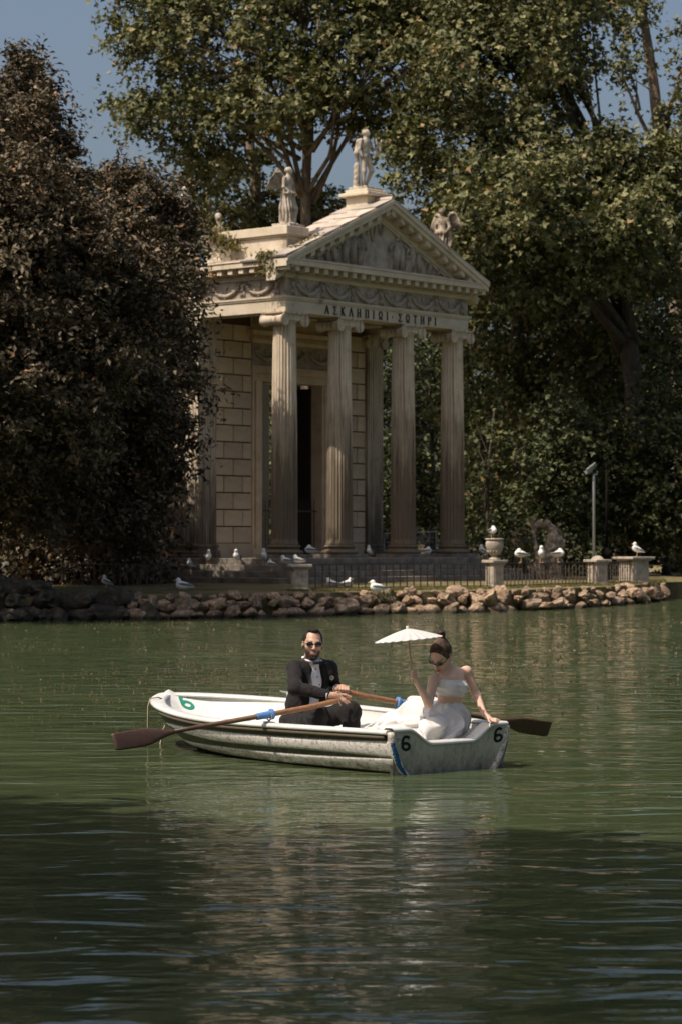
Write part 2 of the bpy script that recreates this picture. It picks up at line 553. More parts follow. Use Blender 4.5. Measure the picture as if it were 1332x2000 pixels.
# lake bed / surrounding ground reaching the horizon
def annulus_ground():
    b = MB()
    # lake bed under the water with one sheet that goes on as land round the lake
    ring = [(-60, -60), (70, -60), (70, 165), (-60, 165)]
    V = []; F = []
    pts = []
    N = 96
    for k in range(N):
        a = 2 * math.pi * k / N
        pts.append((math.cos(a), math.sin(a)))
    cx, cy = 3.0, 60.0
    rad = [0, 20, 44, 51, 53.5, 56, 75, 140, 400, 1200]
    zz = [-1.5, -1.5, -1.4, -0.6, 0.12, 0.45, 0.55, 0.6, 0.6, 0.6]
    V.append((cx, cy, zz[0]))
    for r_, z_ in zip(rad[1:], zz[1:]):
        for k, (c, s) in enumerate(pts):
            q = r_ if r_ > 60 else r_ * (1 + 0.03 * math.sin(3 * 2 * math.pi * k / N))
            ey = cy + s * q * (1.03 if s < 0 else 1.0)
            V.append((cx + c * q * 1.0, ey, z_))
    for k in range(N):
        F.append((0, 1 + k, 1 + (k + 1) % N))
    for i in range(len(rad) - 2):
        for k in range(N):
            q = (k + 1) % N
            F.append((1 + i * N + k, 1 + (i + 1) * N + k, 1 + (i + 1) * N + q, 1 + i * N + q))
    o = obj('ground', V, F, M['soil'], None, True)
    tag(o, kind='structure')
annulus_ground()

# island: a sheet with its own earth body
def build_island():
    inner = SHORE.copy(); inner[:, 1] += 0.75
    back = np.array([[13.5, 79, 0], [14.5, 95, 0], [6, 108, 0], [-14, 108, 0], [-30, 95, 0], [-32, 70, 0], [-24, 58, 0]])
    out = np.concatenate([inner, back])
    n = len(out)
    top = out.copy(); top[:, 2] = GZ
    bot = out.copy(); bot[:, 2] = -1.6
    mid = np.array([[-3, 80, GZ + 0.14]])
    ring = mid + (top - mid) * 0.82; ring[:, 2] = GZ + 0.1
    V = np.concatenate([bot, top, ring, mid])
    F = []
    for i in range(n):
        j = (i + 1) % n
        F.append((i, j, n + j, n + i)); F.append((n + i, n + j, 2 * n + j, 2 * n + i)); F.append((2 * n + i, 2 * n + j, 3 * n))
    o = obj('island_ground', V, F, M['lawn'])
    tag(o, kind='structure')
build_island()

# far bank strip on the right, behind the moored boats
fb = MB()
pts = [W(1180, 1128, 112), W(1250, 1120, 109), W(1330, 1116, 109), W(1420, 1114, 108), W(1700, 1110, 106)]
P = []
for p in pts:
    P.append([[p[0], p[1], -0.6], [p[0], p[1] + 0.5, 0.35], [p[0] + 0.2, p[1] + 3, 0.6], [p[0] + 1, p[1] + 14, 0.62]])
fb.grid(np.array(P))
tag(fb.build('far_bank', M['lawn'], None, True, 'w'), kind='structure')
# ------------------------------------------------------------------ temple (local frame: x along the front, y back, z up)
TF = math.atan2(0.763, 0.647)
TP = W(558, 1060, 66.0); TP[2] = 0
ST = 1.29      # stylobate
AR = 8.05      # underside of architrave
TW = 8.2       # front width
TD = 10.5      # depth
TR = rotz(TF)
def TW_(s, q, z): return TR @ np.array([s, q, z]) + TP

temple = thing('temple', 'stone temple with four fluted front columns, inscribed architrave and carved pediment', 'temple', tuple(TP), TF)
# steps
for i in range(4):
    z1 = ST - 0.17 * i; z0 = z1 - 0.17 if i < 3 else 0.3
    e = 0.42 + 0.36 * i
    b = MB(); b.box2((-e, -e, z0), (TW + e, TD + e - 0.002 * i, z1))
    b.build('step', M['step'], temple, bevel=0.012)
# ---- columns
def shaft_mesh(h, r0, r1, name='shaft'):
    n = 24 * 6; zs = np.concatenate([[0, 0.02, 0.10, 0.16], np.linspace(0.3, h - 0.25, 9), [h - 0.14, h - 0.08, h]])
    th = np.arange(n) * 2 * math.pi / n
    fl = np.abs(np.sin(th * 12)) ** 0.75
    P = []
    for z in zs:
        t = z / h
        r = r0 + (r1 - r0) * t ** 1.6
        k = 0.085
        if z < 0.03 or z > h - 0.03: k = 0.0
        elif z < 0.12: k = 0.03
        rr = r * (1 - k * fl)
        if z < 0.03: rr = rr * 1.05
        P.append(np.stack([rr * np.cos(th), rr * np.sin(th), np.full(n, z)], 1))
    b = MB(); b.grid(np.array(P), wrap=True)
    b.f.append(tuple(range(n - 1, -1, -1))); b.f.append(tuple((len(zs) - 1) * n + j for j in range(n)))
    return b.mesh(name, M['column'])
def base_mesh():
    b = MB(); r = 0.37
    prof = [(r * 1.42, 0.10)]
    for a in np.linspace(-90, 90, 7): prof.append((r * 1.28 + 0.055 * math.cos(R(a)), 0.165 + 0.055 * math.sin(R(a))))
    prof += [(r * 1.17, 0.225), (r * 1.10, 0.25), (r * 1.12, 0.28)]
    for a in np.linspace(-90, 90, 7): prof.append((r * 1.10 + 0.045 * math.cos(R(a)), 0.325 + 0.04 * math.sin(R(a))))
    prof += [(r * 1.06, 0.37), (r * 1.0, 0.385)]
    b.lathe(prof, 40)
    return b.mesh('base', M['column'], True)
def plinth_mesh():
    b = MB(); b.box2((-0.56, -0.56, 0), (0.56, 0.56, 0.112)); return b.mesh('plinth', M['step'])
def volute_parts():
    """capital centred on the shaft top; front faces -y"""
    ech = MB()
    ech.lathe([(0.31, 0.0), (0.335, 0.02), (0.33, 0.04), (0.40, 0.10), (0.41, 0.13)], 28)
    for k in range(16):
        a = 2 * math.pi * k / 16
        ech.ball((0.385 * math.cos(a), 0.385 * math.sin(a), 0.10), (0.045, 0.045, 0.05), 6, 4)
    body = MB()
    body.box2((-0.40, -0.36, 0.10), (0.40, 0.36, 0.245))
    ab = MB(); ab.box2((-0.44, -0.40, 0.245), (0.44, 0.40, 0.275)); ab.box2((-0.47, -0.43, 0.275), (0.47, 0.43, 0.315))
    rolls = []
    for sx in (-1, 1):
        m = MB()
        cx, cz = sx * 0.405, 0.085
        ys = np.linspace(-0.39, 0.39, 13)
        n = 24; th = np.arange(n) * 2 * math.pi / n
        P = []
        for y in ys:
            t = abs(y) / 0.39
            r = 0.115 + 0.055 * t ** 2 + (0.012 if abs(abs(y) - 0.12) < 0.04 else 0)
            P.append(np.stack([cx + r * np.cos(th), np.full(n, y), cz + r * np.sin(th)], 1))
        m.grid(np.array(P), wrap=True)
        m.f.append(tuple(range(n))); m.f.append(tuple(12 * n + j for j in range(n - 1, -1, -1)))
        # spiral relief on both faces
        for sy in (-1, 1):
            tt = np.linspace(0, 2.6 * 2 * math.pi, 60)
            rr = 0.16 * (1 - tt / tt[-1]) ** 0.9 + 0.012
            ph = math.pi / 2 - sx * tt
            path = np.stack([cx + rr * np.cos(ph), np.full(60, sy * 0.392), cz + rr * np.sin(ph)], 1)
            m.tube(path, np.linspace(0.02, 0.010, 60), 5)
            m.ball((cx, sy * 0.395, cz), 0.026, 8, 5)
        rolls.append(m)
    return ech, body, ab, rolls
SHAFT = shaft_mesh(AR - ST - 0.385 - 0.315, 0.372, 0.315)
BASE = base_mesh(); PLINTH = plinth_mesh()
ech, capb, aba, rolls = volute_parts()
ECH = ech.mesh('echinus', M['capital'], True); CAPB = capb.mesh('capital', M['capital']); ABA = aba.mesh('abacus', M['capital'])
ROLL = [m.mesh('volute', M['capital'], False) for m in rolls]
def place(name, me, parent, loc, rz=0):
    o = link(name, me, parent); o.location = loc; o.rotation_euler = (0, 0, rz); return o
CX = [0.34, 2.68, 5.52, 7.86]
for s in CX:
    sh = place('column', SHAFT, temple, (s, 0.34, ST + 0.385), 0)
    place('plinth', PLINTH, sh, (0, 0, -0.385)); place('base', BASE, sh, (0, 0, -0.385))
    hz = AR - 0.315 - (ST + 0.385)
    place('capital', CAPB, sh, (0, 0, hz)); place('echinus', ECH, sh, (0, 0, hz)); place('abacus', ABA, sh, (0, 0, hz))
    for r_ in ROLL: place('volute', r_, sh, (0, 0, hz))

# ---- antae (fluted corner pilasters of the cella front)
QW = 3.28
def anta(s0, s1, q0, q1):
    h0, h1 = ST + 0.385, AR - 0.315
    b = MB()
    nf = 7
    def flute_line(a, c):
        out = []
        L = c - a
        for i in range(nf):
            x0 = a + L * (i + 0.12) / nf; x1 = a + L * (i + 0.88) / nf
            for u in np.linspace(0, 1, 6):
                out.append((x0 + (x1 - x0) * u, 0.028 * math.sin(math.pi * u) ** 0.7))
        return out
    pts = [(s0, q0)] + [(x, q0 + d) for x, d in flute_line(s0, s1)] + [(s1, q0), (s1, q1)]
    pts += [(s0, q1)] + [(s0 + d, y) for y, d in reversed(flute_line(q0, q1))]
    b.prism(pts, 2, h0, h1)
    o = b.build('corner_pilaster', M['column'], temple)
    g = MB()
    g.box2((s0 - 0.10, q0 - 0.10, ST), (s1 + 0.1, q1 + 0.1, ST + 0.11)); g.box2((s0 - 0.085, q0 - 0.085, ST + 0.11), (s1 + 0.085, q1 + 0.085, ST + 0.21))
    g.box2((s0 - 0.04, q0 - 0.04, ST + 0.21), (s1 + 0.04, q1 + 0.04, ST + 0.29)); g.box2((s0 - 0.06, q0 - 0.06, ST + 0.29), (s1 + 0.06, q1 + 0.06, ST + 0.387))
    g.build('pilaster_base', M['column'], o, bevel=0.02)
    c = MB(); zc = h1 - 0.002
    c.box2((s0 - 0.03, q0 - 0.03, zc), (s1 + 0.03, q1 + 0.03, zc + 0.09)); c.box2((s0 - 0.05, q0 - 0.05, zc + 0.09), (s1 + 0.05, q1 + 0.05, zc + 0.24)); c.box2((s0 - 0.1, q0 - 0.1, zc + 0.24), (s1 + 0.1, q1 + 0.1, AR + 0.002))
    c.build('pilaster_capital', M['capital'], o)
    for sx in (s0, s1):
        v = MB(); n = 20; th = np.arange(n) * 2 * math.pi / n
        P = [np.stack([sx + 0.15 * np.cos(th), np.full(n, y), zc + 0.08 + 0.15 * np.sin(th)], 1) for y in (q0 - 0.09, q0 + 0.06)]
        v.grid(np.array(P), wrap=True); v.f.append(tuple(range(n))); v.f.append(tuple(range(2 * n - 1, n - 1, -1)))
        tt = np.linspace(0, 14, 40); rr = 0.145 * (1 - tt / 14.5)
        v.tube(np.stack([sx + rr * np.cos(tt), np.full(40, q0 - 0.092), zc + 0.08 + rr * np.sin(tt)], 1), 0.014, 5)
        v.build('volute', M['capital'], o)
anta(0.0, 0.75, QW, QW + 0.95)
anta(TW - 0.75, TW, QW, QW + 0.95)

# ---- cella: front wall of coursed blocks either side of the door, side and back walls
def wall(s0, s1, q, name='cella_wall'):
    core = MB(); core.box2((s0, q + 0.06, ST), (s1, q + 0.45, AR + 0.3))
    o = core.build(name, M['mortar'], temple)
    f = MB(); f.box2((s0 - 0.002, q - 0.01, ST), (s1 + 0.002, q + 0.058, ST + 0.41)); f.build('wall_plinth', M['block'], o, bevel=0.01)
    L = s1 - s0; z = ST + 0.41; r = 0
    cache = {}
    while z < AR - 0.1:
        h = min(0.485, AR - z)
        cuts = [0, 0.5, 1] if r % 2 == 0 else [0, 0.25, 0.75, 1]
        for a, c in zip(cuts[:-1], cuts[1:]):
            key = (round(c - a, 2), round(h, 2))
            if key not in cache:
                w = (c - a) * L - 0.035
                m = MB(); hh = h - 0.035; e = 0.012
                m.add([[-w/2, 0.06, -hh/2], [w/2, 0.06, -hh/2], [w/2, 0.06, hh/2], [-w/2, 0.06, hh/2], [-w/2, 0.012, -hh/2], [w/2, 0.012, -hh/2], [w/2, 0.012, hh/2], [-w/2, 0.012, hh/2], [-w/2+e, 0, -hh/2+e], [w/2-e, 0, -hh/2+e], [w/2-e, 0, hh/2-e], [-w/2+e, 0, hh/2-e]],
                      [(8, 9, 10, 11), (4, 5, 9, 8), (5, 6, 10, 9), (6, 7, 11, 10), (7, 4, 8, 11), (0, 1, 5, 4), (1, 2, 6, 5), (2, 3, 7, 6), (3, 0, 4, 7)])
                cache[key] = m.mesh('block', M['block'])
            place('block', cache[key], o, (s0 + (a + c) / 2 * L, q + random.uniform(-0.004, 0.004), z + h / 2))
        z += 0.485; r += 1
    return o
wall(0.75, 2.33, QW + 0.08)
wall(TW - 2.33, TW - 0.75, QW + 0.08)
# side walls: coursed like the front; the right one keeps a tall opening
b = MB(); b.box2((0.1, QW + 0.95, ST), (0.55, TD - 0.4, AR + 0.3)); sw = b.build('cella_side_wall', M['mortar'], temple)
z = ST + 0.41; r = 0
bw = 0.787; blk = MB(); blk.box2((0, -bw / 2 + 0.017, -0.225), (0.06, bw / 2 - 0.017, 0.225)); BLKS = blk.mesh('block', M['block'])
while z < AR - 0.1:
    for j in range(7):
        place('block', BLKS, sw, (0.055, QW + 1.35 + j * bw + (0.39 if r % 2 else 0), z + 0.24))
    z += 0.485; r += 1
b = MB(); b.box2((TW - 0.5, QW + 0.95, ST), (TW - 0.1, QW + 2.6, AR + 0.3)); b.box2((TW - 0.5, QW + 4.6, ST), (TW - 0.1, TD - 0.4, AR + 0.3)); b.box2((TW - 0.5, QW + 2.6, 7.2), (TW - 0.1, QW + 4.6, AR + 0.3))
b.build('cella_side_wall', M['block'], temple)
b = MB(); b.box2((0.1, TD - 0.4, ST), (TW - 0.1, TD, AR + 0.3)); b.build('cella_back_wall', M['block'], temple)
# ---- door case
DZ = 6.42; q = QW + 0.08
for sx, d in ((2.33, 1), (TW - 2.33, -1)):
    b = MB()
    for a, c, y in ((0.0, 0.08, -0.03), (0.08, 0.14, 0.02), (0.14, 0.34, -0.05), (0.34, 0.44, -0.01)):
        x0, x1 = sorted((sx + d * a, sx + d * c)); b.box2((x0, q + y, ST + 0.26), (x1, q + 0.45, DZ))
    o = b.build('door_jamb', M['block'], temple, bevel=0.008)
    b = MB(); x0, x1 = sorted((sx - d * 0.01, sx + d * 0.46)); b.box2((x0, q - 0.07, ST), (x1, q + 0.455, ST + 0.262)); b.build('jamb_foot', M['block'], o)
b = MB()
b.box2((2.33, q - 0.03, DZ), (TW - 2.33, q + 0.45, DZ + 0.22)); b.box2((2.30, q - 0.06, DZ + 0.22), (TW - 2.30, q + 0.45, DZ + 0.38)); b.box2((2.27, q - 0.09, DZ + 0.38), (TW - 2.27, q + 0.45, DZ + 0.44))
lint = b.build('door_lintel', M['block'], temple, bevel=0.008)
b = MB(); b.box2((2.33, q - 0.01, DZ + 0.44), (TW - 2.33, q + 0.45, DZ + 1.10)); b.build('door_frieze', M['relief'], temple)
b = MB(); b.box2((2.25, q - 0.10, DZ + 1.10), (TW - 2.25, q + 0.45, DZ + 1.18)); b.box2((2.1, q - 0.26, DZ + 1.32), (TW - 2.1, q + 0.45, DZ + 1.45)); b.box2((2.2, q - 0.12, DZ + 1.18), (TW - 2.2, q + 0.45, DZ + 1.32))
dc = b.build('door_cornice', M['block'], temple)
dm = MB(); dm.box2((-0.028, -0.05, -0.05), (0.028, 0.05, 0.05)); DEN = dm.mesh('dentil', M['block'])
for i in range(38): place('dentil', DEN, dc, (2.27 + i * 0.0995, q - 0.16, DZ + 1.25))
b = MB(); b.box2((2.33, q + 0.05, DZ + 1.45), (TW - 2.33, q + 0.45, AR + 0.3)); b.build('cella_wall', M['block'], temple)
# open dark door leaves and the iron gate
b = MB(); b.box2((0, -0.03, 0), (1.3, 0.03, DZ - ST - 0.1))
for zz in (0.4, 2.0, 3.6): b.box2((0.15, -0.045, zz), (1.15, 0.045, zz + 1.2))
DL = b.mesh('door_leaf', M['door'])
place('door_leaf', DL, temple, (TW - 2.80, q + 0.42, ST + 0.02), R(97))
gate = MB(); gate.box2((2.95, q + 0.20, ST + 0.12), (5.3, q + 0.23, ST + 0.16)); gate.box2((2.8, q + 0.20, ST + 1.35), (5.42, q + 0.23, ST + 1.39))
go = gate.build('iron_gate', M['iron'], temple)
gb = MB(); gb.tube([(0, 0, 0), (0, 0, 1.62), (0, 0, 1.75)], [0.012, 0.012, 0.001], 6); GB = gb.mesh('gate_bar', M['iron'])
for i in range(20): place('gate_bar', GB, go, (2.9 + i * 0.127, q + 0.215, ST + 0.02))
# interior floor/ceiling beams
b = MB(); b.box2((0.35, 0.62, AR + 0.28), (TW - 0.35, TD - 0.1, AR + 0.33)); b.build('porch_ceiling', M['marble'], temple)
for s in CX[1:3]:
    b = MB(); b.box2((s - 0.28, 0.62, AR + 0.02), (s + 0.28, QW + 0.1, AR + 0.279)); b.build('ceiling_beam', M['marble'], temple)

# ---- entablature: architrave, taenia, frieze, cornice ring
def ring(z0, z1, e, th=0.62):
    b = MB()
    b.box2((-e, -e, z0), (TW + e, th, z1)); b.box2((-e, th + 0.001, z0), (th, TD + e, z1)); b.box2((TW - th, th + 0.001, z0), (TW + e, TD + e, z1)); b.box2((th + 0.001, TD - th, z0), (TW - th - 0.001, TD + e, z1))
    return b
arch = ring(AR, AR + 0.335, 0.0).build('architrave', M['marble'], temple, bevel=0.006)
t_ = ring(AR + 0.335, AR + 0.385, 0.03); t_.box2((-0.055, -0.055, AR + 0.385), (TW + 0.055, 0.6, AR + 0.435)); t_.box2((-0.055, 0.601, AR + 0.385), (0.6, TD + 0.05, AR + 0.435)); t_.box2((TW - 0.6, 0.601, AR + 0.385), (TW + 0.055, TD + 0.05, AR + 0.435))
t_.build('taenia', M['marble'], temple)
FZ0, FZ1 = AR + 0.435, AR + 0.935
frz = ring(FZ0, FZ1, -0.012).build('frieze', M['relief'], temple)
ring(FZ1, FZ1 + 0.045, 0.03).build('bed_moulding', M['marble'], temple)
egg = ring(FZ1 + 0.045, FZ1 + 0.12, 0.055).build('egg_moulding', M['marble'], temple)
em = MB(); em.ball((0, 0, 0), (0.032, 0.03, 0.035), 6, 4); EGG = em.mesh('egg', M['marble'], True)
for i in range(84): place('egg', EGG, egg, (-0.03 + i * 0.0985, -0.058, FZ1 + 0.083))
for i in range(40): place('egg', EGG, egg, (-0.058, 0.05 + i * 0.0985, FZ1 + 0.083))
ring(FZ1 + 0.12, FZ1 + 0.30, 0.03).build('cornice_bed', M['marble'], temple)
CZ = FZ1 + 0.30
cor = ring(CZ, CZ + 0.15, 0.42)
cor.box2((-0.445, -0.445, CZ + 0.15), (TW + 0.445, 0.6, CZ + 0.185)); cor.box2((-0.445, 0.601, CZ + 0.15), (0.6, TD + 0.4, CZ + 0.185)); cor.box2((TW - 0.6, 0.601, CZ + 0.15), (TW + 0.445, TD + 0.4, CZ + 0.185))
cor.build('cornice', M['marble'], temple, bevel=0.008)
mm = MB(); mm.box2((-0.085, 0, 0), (0.085, 0.34, 0.145)); MODF = mm.mesh('modillion', M['marble'])
mm = MB(); mm.box2((0, -0.085, 0), (0.34, 0.085, 0.145)); MODS = mm.mesh('modillion', M['marble'])
for i in range(23):
    place('modillion', MODF, temple, (-0.30 + i * (TW + 0.6) / 22, -0.365, CZ - 0.147))
for i in range(1, 22):
    place('modillion', MODS, temple, (-0.365, -0.30 + i * 0.405, CZ - 0.147))
# garlands and candelabra on the frieze
def garland_mesh(L):
    b = MB(); rr = np.random.default_rng(5)
    for k in range(46):
        u = (k + 0.5) / 46 * 2 - 1
        z = 0.36 - 0.26 * (1 - u * u) ** 0.9
        w = 0.03 + 0.045 * (1 - u * u)
        b.ball((u * (L / 2 - 0.13) + rr.normal(0, 0.012), -0.01 - 0.035 * (1 - u * u) + rr.normal(0, 0.008), z + rr.normal(0, w * 0.45)), rr.uniform(0.026, 0.045), 6, 4)
    for u in (-1, 1):
        p = np.array([[u * (L / 2 - 0.15), -0.015, 0.38], [u * (L / 2 - 0.25), -0.02, 0.42], [u * (L / 2 - 0.3), -0.02, 0.37], [u * (L / 2 - 0.22), -0.02, 0.33]])
        b.tube(p, 0.014, 5)
    uu = np.linspace(-1, 1, 15); b.tube(np.stack([uu * (L / 2 - 0.13), -0.01 - 0.03 * (1 - uu * uu), 0.36 - 0.26 * (1 - uu * uu) ** 0.9], 1), 0.04 + 0.02 * (1 - uu * uu), 6)
    b.tube([(0, 0.0, 0.30), (0, 0.0, 0.12)], 0.02, 5)
    b.ball((0, -0.012, 0.33), (0.07, 0.03, 0.055), 8, 5)
    return b.mesh('garland', M['relief'], True)
def post_mesh():
    b = MB()
    b.ball((0, -0.012, 0.33), (0.075, 0.05, 0.085), 8, 6); b.ball((0, -0.03, 0.24), (0.05, 0.05, 0.07), 8, 5)
    for x in (-0.07, 0.07): b.tube([(x, -0.01, 0.37), (x * 1.5, -0.02, 0.42), (x * 2.1, -0.01, 0.44)], [0.03, 0.022, 0.008], 6)
    for x, l in ((-0.06, 0.03), (0.06, 0.02), (0, 0.05)): b.tube([(x * 0.5, -0.012, 0.22), (x, -0.02, 0.12), (x * 1.2, -0.012, l)], [0.022, 0.03, 0.018], 6)
    b.box2((-0.13, -0.035, 0.45), (0.13, 0.01, 0.485))
    return b.mesh('ox_skull', M['relief'], True)
GL = 1.267
GAR = garland_mesh(GL); OX = post_mesh()
for i in range(6): place('garland', GAR, frz, (0.3 + GL * (i + 0.5), 0.0, FZ0))
for i in range(7): place('ox_skull', OX, frz, (0.3 + GL * i, 0.0, FZ0))
for i in range(6): place('garland', GAR, frz, (0.0, 0.3 + GL * (i + 0.5), FZ0), R(-90))
for i in range(7): place('ox_skull', OX, frz, (0.0, 0.3 + GL * i, FZ0), R(-90))
# faint door garlands
for i in range(3): place('garland', GAR, temple, (2.9 + 1.2 * i, q - 0.02, DZ + 0.55))

# ---- pediment
ZE = CZ + 0.185
APZ = 11.49; HALF = TW / 2 + 0.445; SL = (APZ - ZE) / HALF; SA = math.atan(SL)
b = MB(); b.prism([(0.0, ZE), (TW, ZE), (TW / 2, ZE + SL * (TW / 2) - 0.02)], 1, 0.05, 0.5)
tym = b.build('tympanum', M['relief'], temple)
for d in (-1, 1):
    def rk(dist, off):  # along the slope from apex outward, off below the top
        return (TW / 2 + d * dist, APZ - SL * dist - off)
    b = MB()
    def band(o0, o1, y0, y1):
        p = [rk(0, o0), rk(HALF, o0), rk(HALF, o1), rk(0, o1)]
        if d < 0: p = p[::-1]
        b.prism(p, 1, y0, y1)
    band(0.0, 0.10, -0.475, 0.4); band(0.10, 0.24, -0.43, 0.4)
    band(0.24, 0.46, -0.03, 0.3); band(0.46, 0.53, -0.06, 0.3); band(0.53, 0.60, -0.02, 0.3)
    rc = b.build('raking_cornice', M['marble'], temple)
    for i in range(11):
        dist = 0.12 + 0.405 * i
        m = MB()
        p = [rk(dist - 0.09, 0.241), rk(dist + 0.09, 0.241), rk(dist + 0.09, 0.39), rk(dist - 0.09, 0.39)]
        if d < 0: p = p[::-1]
        m.prism(p, 1, -0.37, -0.03)
        m.build('modillion', M['marble'], rc)
# tympanum relief: two groups of small draped figures, a serpent, an altar
def relief_fig(x, z, h, lean, seed):
    r_ = np.random.default_rng(seed); b = MB()
    b.ball((x + lean * h, -0.03, z + h * 0.93), (h * 0.075, 0.06, h * 0.085), 8, 6)
    b.tube([(x, 0.0, z), (x + lean * h * 0.3, -0.03, z + h * 0.3), (x + lean * h * 0.7, -0.035, z + h * 0.6), (x + lean * h * 0.9, -0.02, z + h * 0.85)], [h * 0.09, h * 0.12, h * 0.14, h * 0.06], 9)
    for s in (-1, 1):
        b.tube([(x + lean * h * 0.85 + s * h * 0.1, -0.04, z + h * 0.78), (x + s * h * (0.2 + r_.uniform(0, 0.1)), -0.06, z + h * r_.uniform(0.5, 0.7)), (x + s * h * r_.uniform(0.15, 0.35), -0.06, z + h * r_.uniform(0.35, 0.9))], [h * 0.05, h * 0.045, h * 0.035], 7)
    for k in range(4):
        xx = x + (k - 1.5) * h * 0.05
        b.tube([(xx, -0.07, z + h * 0.02), (xx + lean * h * 0.3, -0.1, z + h * 0.3), (xx * 0.4 + 0.6 * (x + lean * h * 0.6), -0.11, z + h * 0.6)], [0.02, 0.025, 0.02], 5)
    return b
for i, (x, h, ln) in enumerate([(1.75, 0.5, -0.35), (2.1, 0.72, -0.25), (2.5, 0.95, 0.05), (2.85, 1.02, -0.03), (3.15, 0.95, 0.12), (4.75, 0.95, 0.1), (5.05, 1.0, -0.08), (5.5, 0.85, 0.05), (5.85, 0.75, -0.1), (6.25, 0.5, 0.4), (6.7, 0.33, 0.5), (1.3, 0.3, -0.5)]):
    f = relief_fig(x, ZE + 0.12, h, ln, i); f.v = [v + np.array([0, 0.05, 0]) for v in f.v]
    f.build('relief_figure', M['relief'], tym, True)
b = MB(); tt = np.linspace(0, 1, 50)
b.tube(np.stack([3.5 + 0.75 * tt, np.full(50, 0.02), ZE + 1.0 + 0.28 * np.sin(tt * 13) * (1 - tt * 0.3) + tt * 0.35], 1), np.linspace(0.05, 0.02, 50), 7)
b.build('relief_serpent', M['relief'], tym, True)
b = MB(); b.box2((5.18, -0.05, ZE + 0.1), (5.42, 0.06, ZE + 0.5)); b.box2((5.14, -0.07, ZE + 0.5), (5.46, 0.06, ZE + 0.58)); b.build('relief_altar', M['relief'], tym)
b = MB(); b.box2((0.3, -0.02, ZE), (TW - 0.3, 0.07, ZE + 0.11)); b.build('relief_ledge', M['marble'], tym)

# ---- roof slabs
ca, sa = math.cos(SA), math.sin(SA)
rows = 6; LEN = HALF / ca
for d in (-1, 1):
    b = MB()
    p = [(TW / 2, APZ - 0.03), (TW / 2 + d * HALF, ZE - 0.0), (TW / 2 + d * HALF, ZE - 0.06), (TW / 2, APZ - 0.25)]
    if d < 0: p = p[::-1]
    b.prism(p, 1, 0.4, 1.15)
    rf = b.build('roof', M['roofslab'], temple)
    rw = LEN / rows
    for (y0, y1, dz) in ((-0.455, 0.44, 0.012), (0.50, 1.22, -0.05)):
        m = MB(); m.box2((-rw / 2 - 0.03, y0, 0), (rw / 2 + 0.03, y1, 0.05)); SLAB = m.mesh('roof_slab', M['roofslab'])
        for i in range(rows):
            u = (i + 0.5) * rw
            o = link('roof_slab', SLAB, rf)
            o.location = (TW / 2 + d * u * ca, 0, APZ - u * sa + dz)
            o.rotation_euler = (0, d * (SA - 0.035) + random.uniform(-.008, .008), random.uniform(-.006, .006))
b = MB(); b.tube([(TW / 2, -0.44, APZ + 0.045), (TW / 2, 1.18, APZ + 0.045)], 0.07, 8); b.build('ridge_cap', M['roofslab'], temple)
b = MB(); b.box2((-0.40, 0.602, ZE + 0.001), (TW + 0.40, TD + 0.38, ZE + 0.05)); b.build('flat_roof', M['roofslab'], temple)
# apex pedestal and eave parapets
b = MB(); c0, c1 = 0.18, 0.98
b.box2((TW / 2 - 0.4, c0, APZ - 0.2), (TW / 2 + 0.4, c1, APZ + 0.16)); b.box2((TW / 2 - 0.55, c0 - 0.15, APZ + 0.16), (TW / 2 + 0.55, c1 + 0.15, APZ + 0.26)); b.box2((TW / 2 - 0.42, c0 - 0.02, APZ + 0.26), (TW / 2 + 0.42, c1 + 0.02, APZ + 0.36))
b.build('pedestal', M['marble'], temple, bevel=0.015)
PZ0 = 10.43
for x0, x1, PZ in ((TW - 0.95, TW - 0.22, PZ0 - 0.4), (0.22, 0.95, PZ0)):
    b = MB(); b.box2((x0, 0.15, ZE + 0.05), (x1, 3.2, PZ - 0.28)); b.box2((x0 - 0.05, 0.10, PZ - 0.28), (x1 + 0.05, 3.25, PZ - 0.24)); b.box2((x0 - 0.1, 0.05, PZ - 0.24), (x1 + 0.1, 3.3, PZ))
    b.build('eave_parapet', M['marble'], temple, bevel=0.012)

